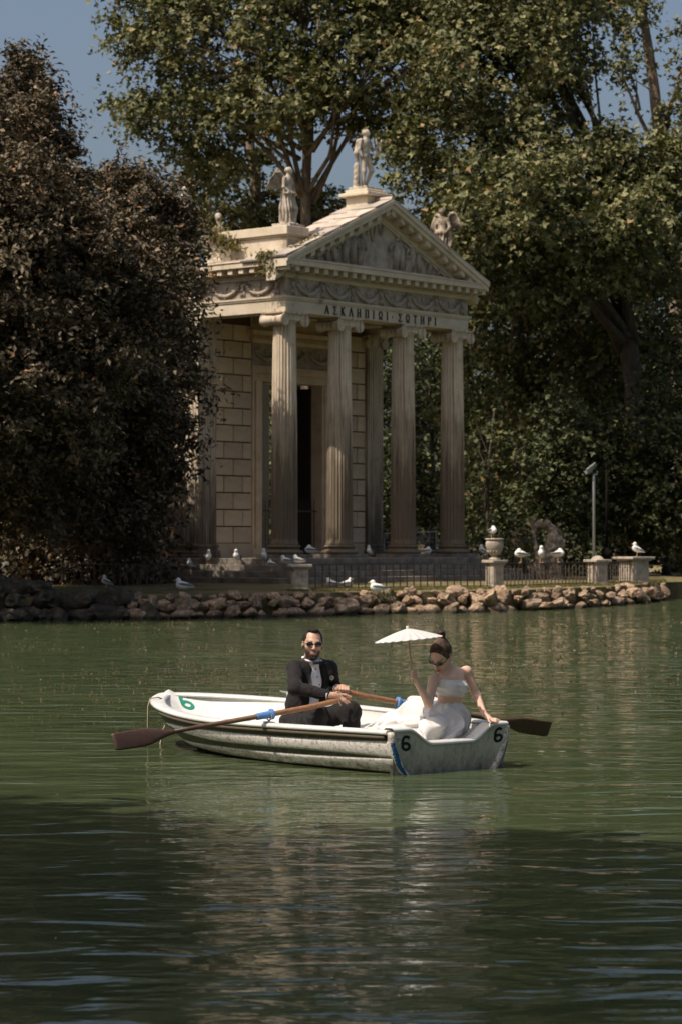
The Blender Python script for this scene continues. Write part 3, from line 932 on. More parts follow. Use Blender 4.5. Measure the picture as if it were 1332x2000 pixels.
# ---- inscription: letters drawn as strokes
LET = {
 'A': (0.62, [((0.0, 0), (0.31, 1), .10), ((0.31, 1), (0.62, 0), .16), ((0.13, .35), (0.49, .35), .08)], [(0, 0), (.62, 0)]),
 'S': (0.60, [((0.03, .95), (0.57, .95), .10), ((0.05, .97), (0.36, .5), .16), ((0.36, .5), (0.03, .05), .10), ((0.03, .05), (0.6, .05), .11), ((.57, .95), (.57, .8), .07), ((.59, .05), (.59, .2), .07)], []),
 'K': (0.62, [((0.09, 0), (0.09, 1), .15), ((0.09, .42), (0.54, 1), .09), ((0.22, .55), (0.6, 0), .15)], [(.09, 0), (.09, 1), (.56, 1), (.6, 0)]),
 'L': (0.62, [((0.0, 0), (0.31, 1), .10), ((0.31, 1), (0.62, 0), .16)], [(0, 0), (.62, 0)]),
 'H': (0.66, [((0.09, 0), (0.09, 1), .15), ((0.57, 0), (0.57, 1), .15), ((0.09, .52), (0.57, .52), .08)], [(.09, 0), (.09, 1), (.57, 0), (.57, 1)]),
 'P': (0.64, [((0.09, 0), (0.09, 1), .15), ((0.55, 0), (0.55, 1), .15), ((0.0, .96), (0.64, .96), .09)], [(.09, 0), (.55, 0)]),
 'I': (0.20, [((0.10, 0), (0.10, 1), .15)], [(.1, 0), (.1, 1)]),
 'O': (0.72, 'omega', []),
 'T': (0.62, [((0.31, 0), (0.31, 1), .15), ((0.0, .95), (0.62, .95), .09), ((.03, .97), (.03, .82), .06), ((.59, .97), (.59, .82), .06)], [(.31, 0)]),
 'R': (0.56, [((0.09, 0), (0.09, 1), .15), ((0.09, .96), (0.36, .96), .08), ((0.36, .96), (0.5, .84), .13), ((0.5, .86), (0.5, .66), .15), ((0.5, .68), (0.36, .53), .13), ((0.36, .53), (0.09, .53), .08)], [(.09, 0), (.09, 1)]),
 '.': (0.16, [((0.0, .42), (0.16, .42), .06), ((0.03, .48), (0.13, .48), .06), ((0.06, .54), (0.1, .54), .06)], []),
}
def letter_mesh(ch, H=0.235):
    w, st, ser = LET[ch]
    if st == 'omega':
        st = []
        a = np.linspace(R(-62), R(242), 13)
        p = [(0.36 + 0.30 * math.cos(x), 0.58 + 0.40 * math.sin(x)) for x in a]
        st = [(p[i], p[i + 1], .13 if abs(math.cos((a[i] + a[i + 1]) / 2)) > .5 else .09) for i in range(12)]
        st += [((0.02, .06), (0.26, .06), .11), ((0.46, .06), (0.70, .06), .11), ((p[0][0], p[0][1]), (0.47, .06), .1), ((p[-1][0], p[-1][1]), (0.25, .06), .1)]
    b = MB()
    for k, (p0, p1, th) in enumerate(st):
        p0 = np.array(p0) * H; p1 = np.array(p1) * H; d = p1 - p0; L = np.linalg.norm(d); d = d / L
        a = math.atan2(d[1], d[0]); c, s = math.cos(a), math.sin(a)
        rot = np.array([[c, 0, -s], [0, 1, 0], [s, 0, c]])
        b.box(((p0[0] + p1[0]) / 2, -0.012 - 0.0007 * k, (p0[1] + p1[1]) / 2), (L, 0.02, th * H), rot)
    for x, z in ser:
        b.box((x * H, -0.0115 - 0.0005 * k, z * H + (0.012 if z == 0 else -0.012)), (0.26 * H, 0.0195, 0.055 * H))
    return b.mesh('letter', M['letter'])
LM = {}
def put_word(word, s0, s1):
    H = 0.235
    tot = sum(LET[c][0] for c in word) * H
    gap = ((s1 - s0) - tot) / max(1, len(word) - 1)
    x = s0
    for c in word:
        if c not in LM: LM[c] = letter_mesh(c)
        place('letter', LM[c], arch, (x, -0.001, AR + 0.05)); x += LET[c][0] * H + gap
put_word('ASKLHPIOI', 1.65, 4.39)
put_word('.', 4.58, 4.62)
put_word('SOTHRI', 4.88, 6.62)
# ------------------------------------------------------------------ statues on the roof
def folds(V, F, axis_xy, n, amp, z0, z1):
    """radial drapery folds between two heights (body axis at axis_xy)"""
    d = V[:, :2] - np.asarray(axis_xy)
    a = np.arctan2(d[:, 1], d[:, 0])
    w = np.clip((V[:, 2] - z0) / 0.1, 0, 1) * np.clip((z1 - V[:, 2]) / 0.15, 0, 1)
    k = amp * w * np.sin(a * n + 2.2 * np.sin(V[:, 2] * 5 + a))
    L = np.linalg.norm(d, axis=1, keepdims=True) + 1e-6
    V = V.copy(); V[:, :2] += d / L * k[:, None]
    return V

def statue_body(kind):
    """local: feet at origin, faces -y, about 1.62 m tall"""
    P = []
    head = (0.02, -0.02, 1.50)
    P += [ell(head, (0.085, 0.10, 0.12), k=0.02), cap((0.01, 0, 1.36), (0.015, 0, 1.44), 0.055, 0.05, 0.03)]
    P += [ell((0.0, 0.0, 1.56 - 0.03), (0.095, 0.105, 0.085), k=0.02)]
    P += [ell((head[0], head[1] - 0.09, 1.485), (0.018, 0.03, 0.03), k=0.015)]
    P += [ell((0, 0, 1.22), (0.18, 0.115, 0.17), k=0.05), ell((0, 0, 1.02), (0.145, 0.10, 0.14), k=0.05), ell((0, 0.01, 0.88), (0.165, 0.12, 0.12), k=0.05)]
    if kind == 'nude':
        P += chain([(-0.085, 0, 0.86), (-0.09, -0.02, 0.47), (-0.085, 0.02, 0.10)], [0.095, 0.065, 0.045], 0.03) + [cap((-0.085, 0.02, 0.05), (-0.095, -0.14, 0.03), 0.045, 0.03, 0.02)]
        P += chain([(0.085, 0, 0.86), (0.15, -0.10, 0.50), (0.13, 0.08, 0.14)], [0.095, 0.065, 0.045], 0.03) + [cap((0.13, 0.08, 0.10), (0.15, -0.05, 0.03), 0.042, 0.03, 0.02)]
        P += chain([(-0.19, 0, 1.30), (-0.25, 0.02, 1.05), (-0.20, -0.04, 0.86)], [0.055, 0.045, 0.035], 0.03)
        P += chain([(0.19, 0, 1.30), (0.25, -0.04, 1.08), (0.33, -0.14, 1.12)], [0.055, 0.045, 0.033], 0.03)
        P += chain([(-0.22, 0.08, 1.28), (-0.27, 0.10, 0.95), (-0.22, 0.09, 0.66)], [0.06, 0.07, 0.04], 0.04)      # cloak over the arm
        P += [cap((-0.24, 0.12, 0.02), (-0.22, 0.12, 0.62), 0.10, 0.085, 0.02)]                                     # tree stump support
        P += chain([(-0.12, 0.08, 1.34), (0.12, -0.11, 1.16)], [0.04, 0.03], 0.03)
    else:
        P += chain([(0, 0.02, 0.86), (-0.01, 0.03, 0.45), (0, 0.03, 0.03)], [0.17, 0.19, 0.21], 0.06)
        P += chain([(0.06, -0.03, 0.80), (0.10, -0.14, 0.45), (0.09, -0.10, 0.06)], [0.10, 0.08, 0.07], 0.05)
        P += [ell((0.0, -0.06, 0.87), (0.22, 0.14, 0.07), k=0.04)]                       # rolled cloth at the hips
        P += chain([(-0.19, 0, 1.28), (-0.24, -0.01, 1.03), (-0.12, -0.14, 0.90)], [0.055, 0.045, 0.035], 0.03)
        P += chain([(0.19, 0, 1.28), (0.26, 0.0, 1.03), (0.20, -0.12, 0.86)], [0.055, 0.045, 0.035], 0.03)
        P += chain([(0.25, 0.06, 1.0), (0.24, 0.06, 0.6), (0.22, 0.06, 0.3)], [0.06, 0.06, 0.04], 0.04)
        P += [cap((-0.08, -0.18, 0.03), (-0.08, -0.24, 0.025), 0.04, 0.03), cap((0.09, -0.18, 0.03), (0.1, -0.25, 0.025), 0.04, 0.03)]
    V, F = sdf(P, 0.016)
    if kind != 'nude':
        V = folds(V, F, (0, 0.02), 13, 0.022, 0.04, 0.95)
    else:
        V[:, :2] += 0.006 * np.stack([np.sin(V[:, 2] * 40 + V[:, 0] * 20), np.cos(V[:, 2] * 33)], 1) * (V[:, 2:3] < 0.6) * (V[:, 1:2] > 0.05)
    return V, F
def wing_part(b, sx, spread, drop):
    # overlapping feathers fanned from the shoulder
    for k in range(9):
        t = k / 8
        root = np.array([sx * (0.10 + 0.22 * t), 0.13 + 0.03 * t, 1.30 + 0.22 * math.sin(t * 2.2)])
        L = 0.40 + 0.28 * t
        a = R(-100 + 42 * t) + drop
        tip = root + np.array([sx * math.cos(a) * L * spread, 0.10 + 0.05 * t, math.sin(a) * L])
        b.tube([root, (root + tip) / 2 + np.array([0, 0.015, 0.02]), tip], [0.05, 0.052, 0.012], 6, flat=0.3, hint=(0, 1, 0))
    b.tube([(sx * 0.08, 0.10, 1.26), (sx * 0.22, 0.14, 1.46), (sx * 0.36, 0.16, 1.44)], [0.05, 0.055, 0.03], 7)

VN, FN = statue_body('nude'); VD, FD = statue_body('draped')
ME_N = make_mesh('body', VN, FN, M['statue'], True); ME_D = make_mesh('body', VD, FD, M['statue'], True)
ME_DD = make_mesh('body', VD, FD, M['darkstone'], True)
def base_block(h, w=0.36): 
    b = MB(); b.box2((-w, -w * 0.85, -h), (w, w * 0.85, 0.02)); return b
def statue(name, label, loc, rz, body, scale=1.0, basem='statue', baseh=0.06):
    t = thing(name, label, 'statue', tuple(loc), rz)
    t.scale = (scale,) * 3
    link('body', body, t)
    base_block(baseh).build('base', M[basem], t, bevel=0.01)
    return t
faceR = R(25)       # roof statues look out to the right of the view
# nude musician with lyre on the apex
p = TW_(TW / 2, 0.58, APZ + 0.36 + 0.06)
t = statue('statue', 'weathered nude statue holding a lyre on the pediment apex', p, R(52), ME_N, 1.06)
b = MB()
for s in (-1, 1):
    b.tube([(0.36, -0.16, 0.98), (0.36 + s * 0.10, -0.17, 1.08), (0.36 + s * 0.07, -0.17, 1.22), (0.37 + s * 0.13, -0.17, 1.38)], [0.03, 0.026, 0.02, 0.018], 7)
b.tube([(0.29, -0.17, 1.26), (0.45, -0.17, 1.30)], 0.014, 6)
for s in (-0.03, 0, 0.03): b.tube([(0.36 + s, -0.17, 1.0), (0.37 + s, -0.17, 1.28)], 0.006, 4)
b.ball((0.36, -0.16, 0.99), (0.07, 0.04, 0.06), 8, 5)
b.build('lyre', M['statue'], t, True)
# winged figures on the eave parapets
for (s, q_), lab, body, mt in (((0.58, 0.42), 'winged draped stone statue on the sunlit left eave parapet', ME_D, 'statue'),
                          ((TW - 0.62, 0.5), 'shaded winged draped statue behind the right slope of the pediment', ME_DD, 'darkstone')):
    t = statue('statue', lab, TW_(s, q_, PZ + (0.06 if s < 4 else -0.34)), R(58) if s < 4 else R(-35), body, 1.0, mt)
    for sx in (-1, 1):
        b = MB(); wing_part(b, sx, 1.0 if sx < 0 else 0.7, 0.0); b.build('wing', M[mt], t, True)
# rear statue half behind the oak, and the bust at the end of the parapet
statue('statue', 'stone statue on the roof edge half hidden behind the oak crown', TW_(0.55, 4.35, PZ + 0.12), R(20), ME_D, 0.86, 'statue', 0.72)
P = [ell((0, -0.01, 0.50), (0.085, 0.10, 0.125), k=0.03), cap((0, 0, 0.28), (0, 0, 0.42), 0.06, 0.055, 0.03), ell((0, 0.01, 0.16), (0.17, 0.12, 0.13), k=0.05), cap((0, 0, 0.0), (0, 0, 0.1), 0.11, 0.12, 0.03), ell((0, 0.02, 0.56), (0.095, 0.10, 0.08), k=0.02), ell((0, -0.11, 0.49), (0.018, 0.03, 0.03), k=0.02)]
V, F = sdf(P, 0.018)
o = obj('stone_bust', V, F, M['statue'], None, True); o.location = TW_(0.58, 3.05, PZ); o.rotation_euler = (0, 0, R(15))
tag(o, 'small stone bust at the end of the overgrown eave parapet', 'bust')

# ------------------------------------------------------------------ rocks of the shore wall
def rock_mesh(seed, det=2):
    bm = bmesh.new(); bmesh.ops.create_icosphere(bm, subdivisions=det + 1, radius=0.5)
    V = np.array([v.co[:] for v in bm.verts]); F = [tuple(x.index for x in f.verts) for f in bm.faces]; bm.free()
    n = vnoise(V, 1.9, seed); n2 = vnoise(V, 5.5, seed + 3); n3 = vnoise(V, 11, seed + 8)
    V = V * (1 + 0.34 * n + 0.30 * n2 + 0.14 * n3)[:, None]
    # broken faces
    r_ = np.random.default_rng(seed)
    for _ in range(8):
        d = unit(r_.normal(size=3)); c = r_.uniform(0.22, 0.36)
        k = V @ d; V = V - np.where(k > c, (k - c) * 0.8, 0)[:, None] * d
    return make_mesh('rock', V, F, M['rock'], False)
ROCKS = [rock_mesh(s, 2) for s in range(12)]
SHADE_ROCKS = [m.copy() for m in ROCKS]
for m in SHADE_ROCKS: m.materials[0] = M['shaderock']
rock_wall = thing('rock_wall', 'low shore wall of rough brown boulders along the water', 'rock wall', tuple(SHORE[6]))
rw0 = np.array(rock_wall.location)
def along(px, inset, z):
    d = shore_d(px)
    p = W(px, 1060, d); p[1] += inset; p[0] += 0.0; p[2] = z
    return p
def put_rock(p, s, rz, parent=rock_wall, squash=1.0):
    o = link('rock', random.choice(ROCKS if parent is rock_wall else SHADE_ROCKS), parent)
    o.location = p - np.array(parent.location); o.rotation_euler = (random.uniform(-.5, .5), random.uniform(-.5, .5), rz)
    o.scale = (s * random.uniform(0.9, 1.35), s * random.uniform(0.8, 1.1), s * squash * random.uniform(0.72, 1.0))
    return o
px = 262
while px < 1304:
    k = (FPX / shore_d(px))
    put_rock(along(px, 0.22, 0.04), random.uniform(0.30, 0.66), random.uniform(0, 6)); px += random.uniform(0.24, 0.46) * k
px = 255
while px < 1300:
    k = (FPX / shore_d(px))
    put_rock(along(px, 0.42, 0.30), random.uniform(0.24, 0.56), random.uniform(0, 6)); px += random.uniform(0.20, 0.40) * k
px = 265
while px < 1300:
    k = (FPX / shore_d(px))
    put_rock(along(px, 0.66, 0.47), random.uniform(0.18, 0.42), random.uniform(0, 6)); px += random.uniform(0.2, 0.45) * k
# left mound: bigger boulders under the oaks
mound = thing('rock_mound', 'shade-darkened rock mound at the water under the oaks', 'rock mound', tuple(along(100, 1, 0)))
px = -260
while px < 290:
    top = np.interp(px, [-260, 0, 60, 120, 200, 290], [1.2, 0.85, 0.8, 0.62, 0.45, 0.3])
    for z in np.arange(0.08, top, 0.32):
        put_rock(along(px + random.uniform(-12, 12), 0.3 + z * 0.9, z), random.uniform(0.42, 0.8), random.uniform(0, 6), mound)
    px += 27
# coping of the railing
# ------------------------------------------------------------------ iron railing on stone piers
M['pier'] = stone('pier_stone', [(0.25, (0.20, 0.16, 0.12)), (0.5, (0.42, 0.36, 0.29)), (0.8, (0.56, 0.50, 0.42))], 3.0, ((0.12, 0.09, 0.065), 0.15), island=0.05)
PIERS = [(586, 59.5), (965, 63.0), (1166, 68.0), (1237, 71.0)]
PPOS = [W(px, 1060, d) * np.array([1, 1, 0]) for px, d in PIERS]
def pier(p, h, w, rz, name, label):
    t = thing(name, label, 'pier', (p[0], p[1], GZ - 0.05), rz)
    b = MB(); b.box2((-w * .62, -w * .62, -0.1), (w * .62, w * .62, 0.13)); b.build('foot', M['pier'], t, bevel=0.012)
    b = MB(); b.box2((-w / 2, -w / 2, 0.13), (w / 2, w / 2, h - 0.12)); 
    b.box2((-w * .38, -w / 2 - 0.012, 0.2), (w * .38, -w / 2 + 0.01, h - 0.18)); b.box2((-w / 2 - 0.012, -w * .38, 0.2), (-w / 2 + 0.01, w * .38, h - 0.18))
    b.build('shaft', M['pier'], t, bevel=0.008)
    b = MB(); b.box2((-w * .60, -w * .60, h - 0.12), (w * .60, w * .60, h - 0.075)); b.box2((-w * .72, -w * .72, h - 0.075), (w * .72, w * .72, h)); b.build('cap', M['pier'], t, bevel=0.012)
    return t
prz = math.atan2(3.5, 5.0)
pier(PPOS[0], 0.72, 0.36, prz * 0.4, 'fence_pier', 'low stone fence pier with a resting gull at the railing end')
pier(PPOS[1], 0.80, 0.34, prz, 'fence_pier', 'stone fence pier carrying a round garden urn')
pp = pier(PPOS[2], 0.78, 0.40, prz, 'fence_pier', 'stone fence pier in front of the slender floodlight pole')
b = MB(); b.lathe([(0.24, 0.78), (0.2, 0.84), (0.08, 0.88), (0.01, 0.885)], 4); b.build('point', M['pier'], pp)
pier(PPOS[3], 0.84, 0.62, prz, 'fence_pier', 'broad stone pier where the iron railing ends')
# urn
t = thing('garden_urn', 'round stone garden urn on a fence pier with a gull on top', 'urn', (PPOS[1][0], PPOS[1][1], GZ + 0.75))
b = MB(); b.lathe([(0.15, 0), (0.15, 0.04), (0.07, 0.08), (0.065, 0.12), (0.10, 0.14), (0.19, 0.24), (0.235, 0.36), (0.235, 0.44), (0.215, 0.50)], 28); b.build('bowl', M['pier'], t, True)
b = MB(); b.lathe([(0.20, 0.495), (0.245, 0.53), (0.25, 0.56), (0.20, 0.565), (0.15, 0.50)], 28); b.build('rim', M['pier'], t, True)
for k in range(14):
    a = k * 2 * math.pi / 14
    m = MB(); m.tube([(0.105 * math.cos(a), 0.105 * math.sin(a), 0.14), (0.20 * math.cos(a), 0.20 * math.sin(a), 0.25)], [0.016, 0.02], 5); m.build('gadroon', M['pier'], t, True)
# railing panels
bb = MB(); bb.box2((-0.011, -0.011, 0), (0.011, 0.011, 0.62)); BAR = bb.mesh('bar', M['iron'])
sb = MB()
for s in (-1, 1):
    a = np.linspace(0, 1, 10)
    sb.tube(np.stack([s * 0.21 * a, np.zeros(10), 0.42 + 0.13 * a ** 2 + 0.02 * np.sin(a * 6)], 1), 0.007, 5)
    a = np.linspace(0, 4.6, 10)
    sb.tube(np.stack([s * (0.045 + 0.03 * np.sin(a)), np.zeros(10), 0.40 - 0.03 * (1 - np.cos(a))], 1), 0.006, 5)
sb.ball((0, 0, 0.42), 0.022, 6, 4); SCR = sb.mesh('scroll', M['iron'])
def railing(p0, p1, label, z0=GZ + 0.02, group=None, w0=0.25, w1=0.25, coping=True):
    d = p1 - p0; L = np.linalg.norm(d[:2]); a = math.atan2(d[1], d[0])
    t = thing('iron_railing', label, 'railing', (p0[0], p0[1], z0), a, group)
    n = max(2, int(round((L - w0 - w1) / 0.212)))
    xs = np.linspace(w0, L - w1, n + 1)
    b = MB(); b.box2((w0 - 0.1, -0.02, 0.62), (L - w1 + 0.1, 0.02, 0.645)); b.build('top_rail', M['iron'], t)
    b = MB(); b.box2((w0 - 0.1, -0.013, 0.05), (L - w1 + 0.1, 0.013, 0.07)); b.build('bottom_rail', M['iron'], t)
    for i, x in enumerate(xs):
        place('bar', BAR, t, (x, 0, 0))
        if i % 2: place('scroll', SCR, t, (x, 0, 0))
    if coping:
        b = MB(); b.box2((w0 - 0.05, -0.12, -0.14), (L - w1 + 0.05, 0.12, 0.005)); b.build('coping', M['pier'], t, bevel=0.01)
    return t
railing(PPOS[0], PPOS[1], 'scrolled iron railing between the low pier and the urn pier')
railing(PPOS[1], PPOS[2], 'iron railing between the urn pier and the floodlight pole', w1=0.27)
railing(PPOS[2], PPOS[3], 'short iron railing ending at the broad stone pier', w0=0.28, w1=0.4)
railing(W(95, 1060, 63) * np.array([1, 1, 0]), W(330, 1060, 61) * np.array([1, 1, 0]), 'dark iron railing in the shade below the oaks', coping=False)
railing(W(1262, 1060, 113) * np.array([1, 1, 0]), W(1420, 1060, 112) * np.array([1, 1, 0]), 'distant iron fence on the far bank behind moored boats', z0=0.61, coping=False)

# ------------------------------------------------------------------ floodlight pole, street lamp, barrier, sculpture, moored boats
p = W(1159, 1060, 68.6)
t = thing('floodlight', 'grey floodlight on a slender steel pole behind the fence pier', 'lamp', (p[0], p[1], GZ))
b = MB(); b.tube([(0, 0, 0), (0, 0, 3.0), (0.0, 0, 3.16)], [0.042, 0.04, 0.03], 12); b.build('pole', M['galv'], t, True)
b = MB(); b.tube([(0, 0, 3.12), (0.09, 0, 3.14), (0.10, 0, 3.24)], 0.022, 6); b.build('bracket', M['galv'], t)
rt = np.array(Matrix.Rotation(R(-38), 3, 'Y'))
hd = MB(); hd.add((np.array([[-0.16, -0.13, -0.11], [0.16, -0.13, -0.04], [0.16, 0.13, -0.04], [-0.16, 0.13, -0.11], [-0.16, -0.17, 0.06], [0.16, -0.17, 0.06], [0.16, 0.17, 0.06], [-0.16, 0.17, 0.06]]) @ rt.T) + np.array([-0.06, 0, 3.33]), [(3, 2, 1, 0), (4, 5, 6, 7), (0, 1, 5, 4), (1, 2, 6, 5), (2, 3, 7, 6), (3, 0, 4, 7)])
h = hd.build('lamp_head', M['gray_lamp'], t, bevel=0.01)
b = MB(); b.box(np.array([0, 0, 0.063]) @ rt.T + np.array([-0.06, 0, 3.33]), (0.30, 0.32, 0.012), rt); b.build('glass', plain('lamp_glass', (0.25, 0.26, 0.26), 0.15), h)
b = MB(); b.box((-0.22, 0, 3.2), (0.09, 0.1, 0.1), rt); b.build('ballast', M['galv'], t)
p = W(1184, 1060, 74)
t = thing('street_lamp', 'thin dark iron lamp post with a thick fluted base behind the railing', 'lamp', (p[0], p[1], GZ))
M['dark_iron'] = plain('dark_iron', (0.010, 0.009, 0.008), 0.9, 0, 0.05)
b = MB(); b.lathe([(0.17, 0), (0.17, 0.15), (0.12, 0.2), (0.11, 0.75), (0.17, 0.8), (0.17, 0.9), (0.09, 0.98), (0.05, 1.05)], 16); b.build('base', M['dark_iron'], t, True)
b = MB(); b.tube([(0, 0, 1.0), (0, 0, 3.5)], [0.045, 0.03], 10); b.build('post', M['dark_iron'], t, True)
b = MB(); b.lathe([(0.04, 3.46), (0.05, 3.52), (0.025, 3.6), (0.005, 3.66)], 8); b.build('finial', M['dark_iron'], t, True)
# crowd barrier leaning behind the third column
pa, pb = W(750, 1060, 73.5), W(851, 1060, 74.6)
zb = ST + 0.01
t = thing('metal_barrier', 'tilted galvanised mesh barrier standing behind the columns', 'barrier', (pa[0], pa[1], zb), math.atan2(pb[1] - pa[1], pb[0] - pa[0]))
L = float(np.linalg.norm((pb - pa)[:2]))
def hz(x): return 0.05 * (x / L)
b = MB(); b.tube([(0, 0, 0.17), (0, 0, 0.70), (L, 0, 0.76), (L, 0, 0.17), (0, 0, 0.17)], 0.017, 8); b.tube([(L, 0, 0.0), (L, 0, 0.82)], 0.022, 8); b.build('frame', M['galv'], t)
wv = MB(); wv.tube([(0, 0, 0.18), (0, 0, 0.71)], 0.004, 4); WV = wv.mesh('mesh_wire', M['galv'])
for i in range(1, 16): place('mesh_wire', WV, t, (L * i / 16, 0, 0.0))
for z in (0.3, 0.43, 0.56):
    m = MB(); m.tube([(0, 0, z), (L, 0, z + 0.02)], 0.004, 4); m.build('mesh_wire', M['galv'], t)
for x in (0.12, L): 
    m = MB(); m.tube([(x, -0.22, 0.012), (x, 0, 0.17), (x, 0.22, 0.012)], 0.014, 6); m.build('foot', M['galv'], t)

# sculpture group: a twisting figure with raised arm on a rough rock
p = W(1068, 1060, 72.5)
P = [cap((0.10, 0, 0.0), (0.1, 0, 0.5), 0.42, 0.36, 0.1), ell((-0.2, 0, 0.35), (0.3, 0.3, 0.35), k=0.1)]
P += chain([(0.05, 0, 0.75), (0.18, -0.02, 1.15), (0.16, -0.03, 1.55)], [0.2, 0.22, 0.19], 0.08)       # torso
P += [ell((0.02, -0.02, 1.78), (0.11, 0.12, 0.13), k=0.04), cap((0.1, 0, 1.6), (0.04, -0.02, 1.72), 0.08, 0.07, 0.04)]
P += chain([(0.05, -0.05, 1.62), (-0.25, -0.12, 1.78), (-0.46, -0.15, 1.50)], [0.10, 0.085, 0.06], 0.04)   # raised arm
P += chain([(-0.46, -0.15, 1.95), (-0.46, -0.15, 1.5), (-0.36, -0.12, 1.1), (-0.28, -0.12, 0.7), (-0.26, -0.12, 0.4)], [0.06, 0.07, 0.06, 0.08, 0.09], 0.02)  # club / serpent column
P += chain([(0.3, 0, 1.55), (0.45, 0.02, 1.2), (0.4, -0.1, 0.95)], [0.1, 0.09, 0.07], 0.04)
P += chain([(0.3, -0.05, 1.3), (0.1, -0.2, 1.1), (-0.1, -0.18, 0.85)], [0.12, 0.13, 0.1], 0.05)         # mantle
P += chain([(0.05, -0.1, 0.8), (-0.12, -0.32, 0.72), (-0.1, -0.3, 0.25)], [0.15, 0.11, 0.08], 0.05) + chain([(0.2, -0.1, 0.8), (0.3, -0.3, 0.6), (0.3, -0.25, 0.2)], [0.15, 0.11, 0.08], 0.05)
V, F = sdf(P, 0.026)
n = vnoise(V, 5, 4) * 0.05 + vnoise(V, 12, 6) * 0.05
V = V + (V - np.array([0.05, 0.1, 0])) * np.array([1, 1, 0.2]) * n[:, None] * 1.6
o = obj('sculpture', V, F, M['darkstone'], None, False); o.location = (p[0], p[1], GZ)
tag(o, 'rough brown sculpture of a twisting figure with one raised arm', 'sculpture')
# moored boats at the far right bank
def small_boat(px, d, rz, lab):
    p = W(px, 1060, d)
    t = thing('moored_boat', lab, 'boat', (p[0], p[1], 0.0), rz, None)
    U = np.linspace(0, 3.4, 18); rows = []
    inn = []
    for u in U:
        hb = 0.6 * (1 - (u / 3.45) ** 3.2) ** 0.7
        s_ = 0.42 + 0.12 * (u / 3.4) ** 2
        a = np.linspace(-1, 1, 13)
        rows.append([[u + 0.25 * (1 - abs(x)) * (-(u / 3.4) ** 4), hb * np.sign(x) * abs(x) ** 0.5, -0.08 + (s_ + 0.08) * abs(x) ** 2.2] for x in a])
        inn.append([[u * 0.97 + 0.04, 0.9 * hb * np.sign(x) * abs(x) ** 0.5, 0.08 + (s_ - 0.09) * abs(x) ** 2.2] for x in a])
    b = MB(); b.grid(np.array(rows)); b.f.append(tuple(range(12, -1, -1))); b.build('hull', plain('dark_hull', (0.05, 0.055, 0.055), 0.5), t, True)
    b = MB(); b.grid(np.array(inn)); b.build('liner', plain('grey_liner', (0.35, 0.36, 0.36), 0.5), t, True)
    for i in (0, 12):
        m = MB(); m.tube(np.array(rows)[:, i], 0.035, 6); m.build('gunwale', plain('grey_gunwale', (0.25, 0.26, 0.26), 0.5), t, True)
    b = MB(); b.box2((1.3, -0.5, 0.26), (1.6, 0.5, 0.3)); b.build('bench', plain('grey_bench', (0.3, 0.3, 0.3), 0.5), t)
small_boat(1338, 101, R(215), 'dark empty rowing boat moored at the far bank')
small_boat(1300, 106, R(170), 'grey rowing boat tucked behind the moored dark one')

# ------------------------------------------------------------------ gulls
def gull_parts(pose):
    """local: feet at origin, faces +x"""
    P = []
    z = {'stand': 0.165, 'sit': 0.075, 'tuck': 0.165}[pose]
    tilt = 0.35 if pose == 'stand' else 0.08
    c, s = math.cos(tilt), math.sin(tilt)
    def L(x, zz, y=0): return np.array([x * c - zz * s, y, z + x * s + zz * c])
    P += [ell(L(0.02, 0.03), (0.125, 0.07, 0.075), np.array([[c, 0, -s], [0, 1, 0], [s, 0, c]]), 0.03), ell(L(0.075, 0.035), (0.075, 0.066, 0.07), k=0.03)]
    P += [cap(L(-0.05, 0.03), L(-0.20, 0.02), 0.05, 0.012, 0.03)]
    hd = {'stand': L(0.12, 0.15), 'sit': L(0.115, 0.125), 'tuck': L(0.06, 0.115)}[pose]
    P += [ell(hd, (0.047, 0.038, 0.038), k=0.02), cap(L(0.085, 0.05), hd, 0.055, 0.034, 0.03)]
    V, F = sdf(P, 0.009)
    wings = []
    for sy in (-1, 1):
        b = MB()
        b.tube([L(0.10, 0.055, sy * 0.052), L(0.02, 0.062, sy * 0.066), L(-0.10, 0.055, sy * 0.05), L(-0.20, 0.05, sy * 0.02)], [0.03, 0.05, 0.042, 0.012], 8, flat=0.45, hint=(0, 0, 1))
        t = MB(); t.tube([L(-0.16, 0.055, sy * 0.03), L(-0.22, 0.05, sy * 0.014), L(-0.27, 0.045, sy * 0.006)], [0.022, 0.014, 0.003], 6, flat=0.5)
        wings.append((b, t))
    bk = MB()
    if pose == 'tuck': bk.tube([hd + np.array([-0.03, 0, 0.0]), hd + np.array([-0.085, 0, -0.02])], [0.011, 0.004], 6)
    else: bk.tube([hd + np.array([0.038, 0, 0]), hd + np.array([0.075, 0, -0.006]), hd + np.array([0.092, 0, -0.016])], [0.012, 0.010, 0.003], 6)
    legs = []
    if pose != 'sit':
        for sy in (-1, 1):
            m = MB(); m.tube([(0.01, sy * 0.03, z - 0.02), (0.0, sy * 0.03, 0.07), (0.01, sy * 0.03, 0.012)], 0.0065, 5); m.box2((0.0, sy * 0.03 - 0.022, 0.0), (0.06, sy * 0.03 + 0.022, 0.01)); legs.append(m)
    eye = MB()
    for sy in (-1, 1): eye.ball(hd + np.array([0.018, sy * 0.034, 0.008]), 0.006, 6, 4)
    return V, F, wings, bk, legs, eye
M['gull_white'] = plain('gull_white', (0.74, 0.72, 0.68), 0.7, sheen=0.2); M['gull_grey'] = plain('gull_grey', (0.20, 0.205, 0.215), 0.7)
M['gull_young'] = plain('gull_mottled', (0.34, 0.29, 0.24), 0.8); M['gull_black'] = plain('gull_black', (0.02, 0.02, 0.02), 0.6)
M['beak'] = plain('gull_beak', (0.62, 0.42, 0.08), 0.5); M['gleg'] = plain('gull_leg', (0.60, 0.40, 0.25), 0.6)
GM = {}
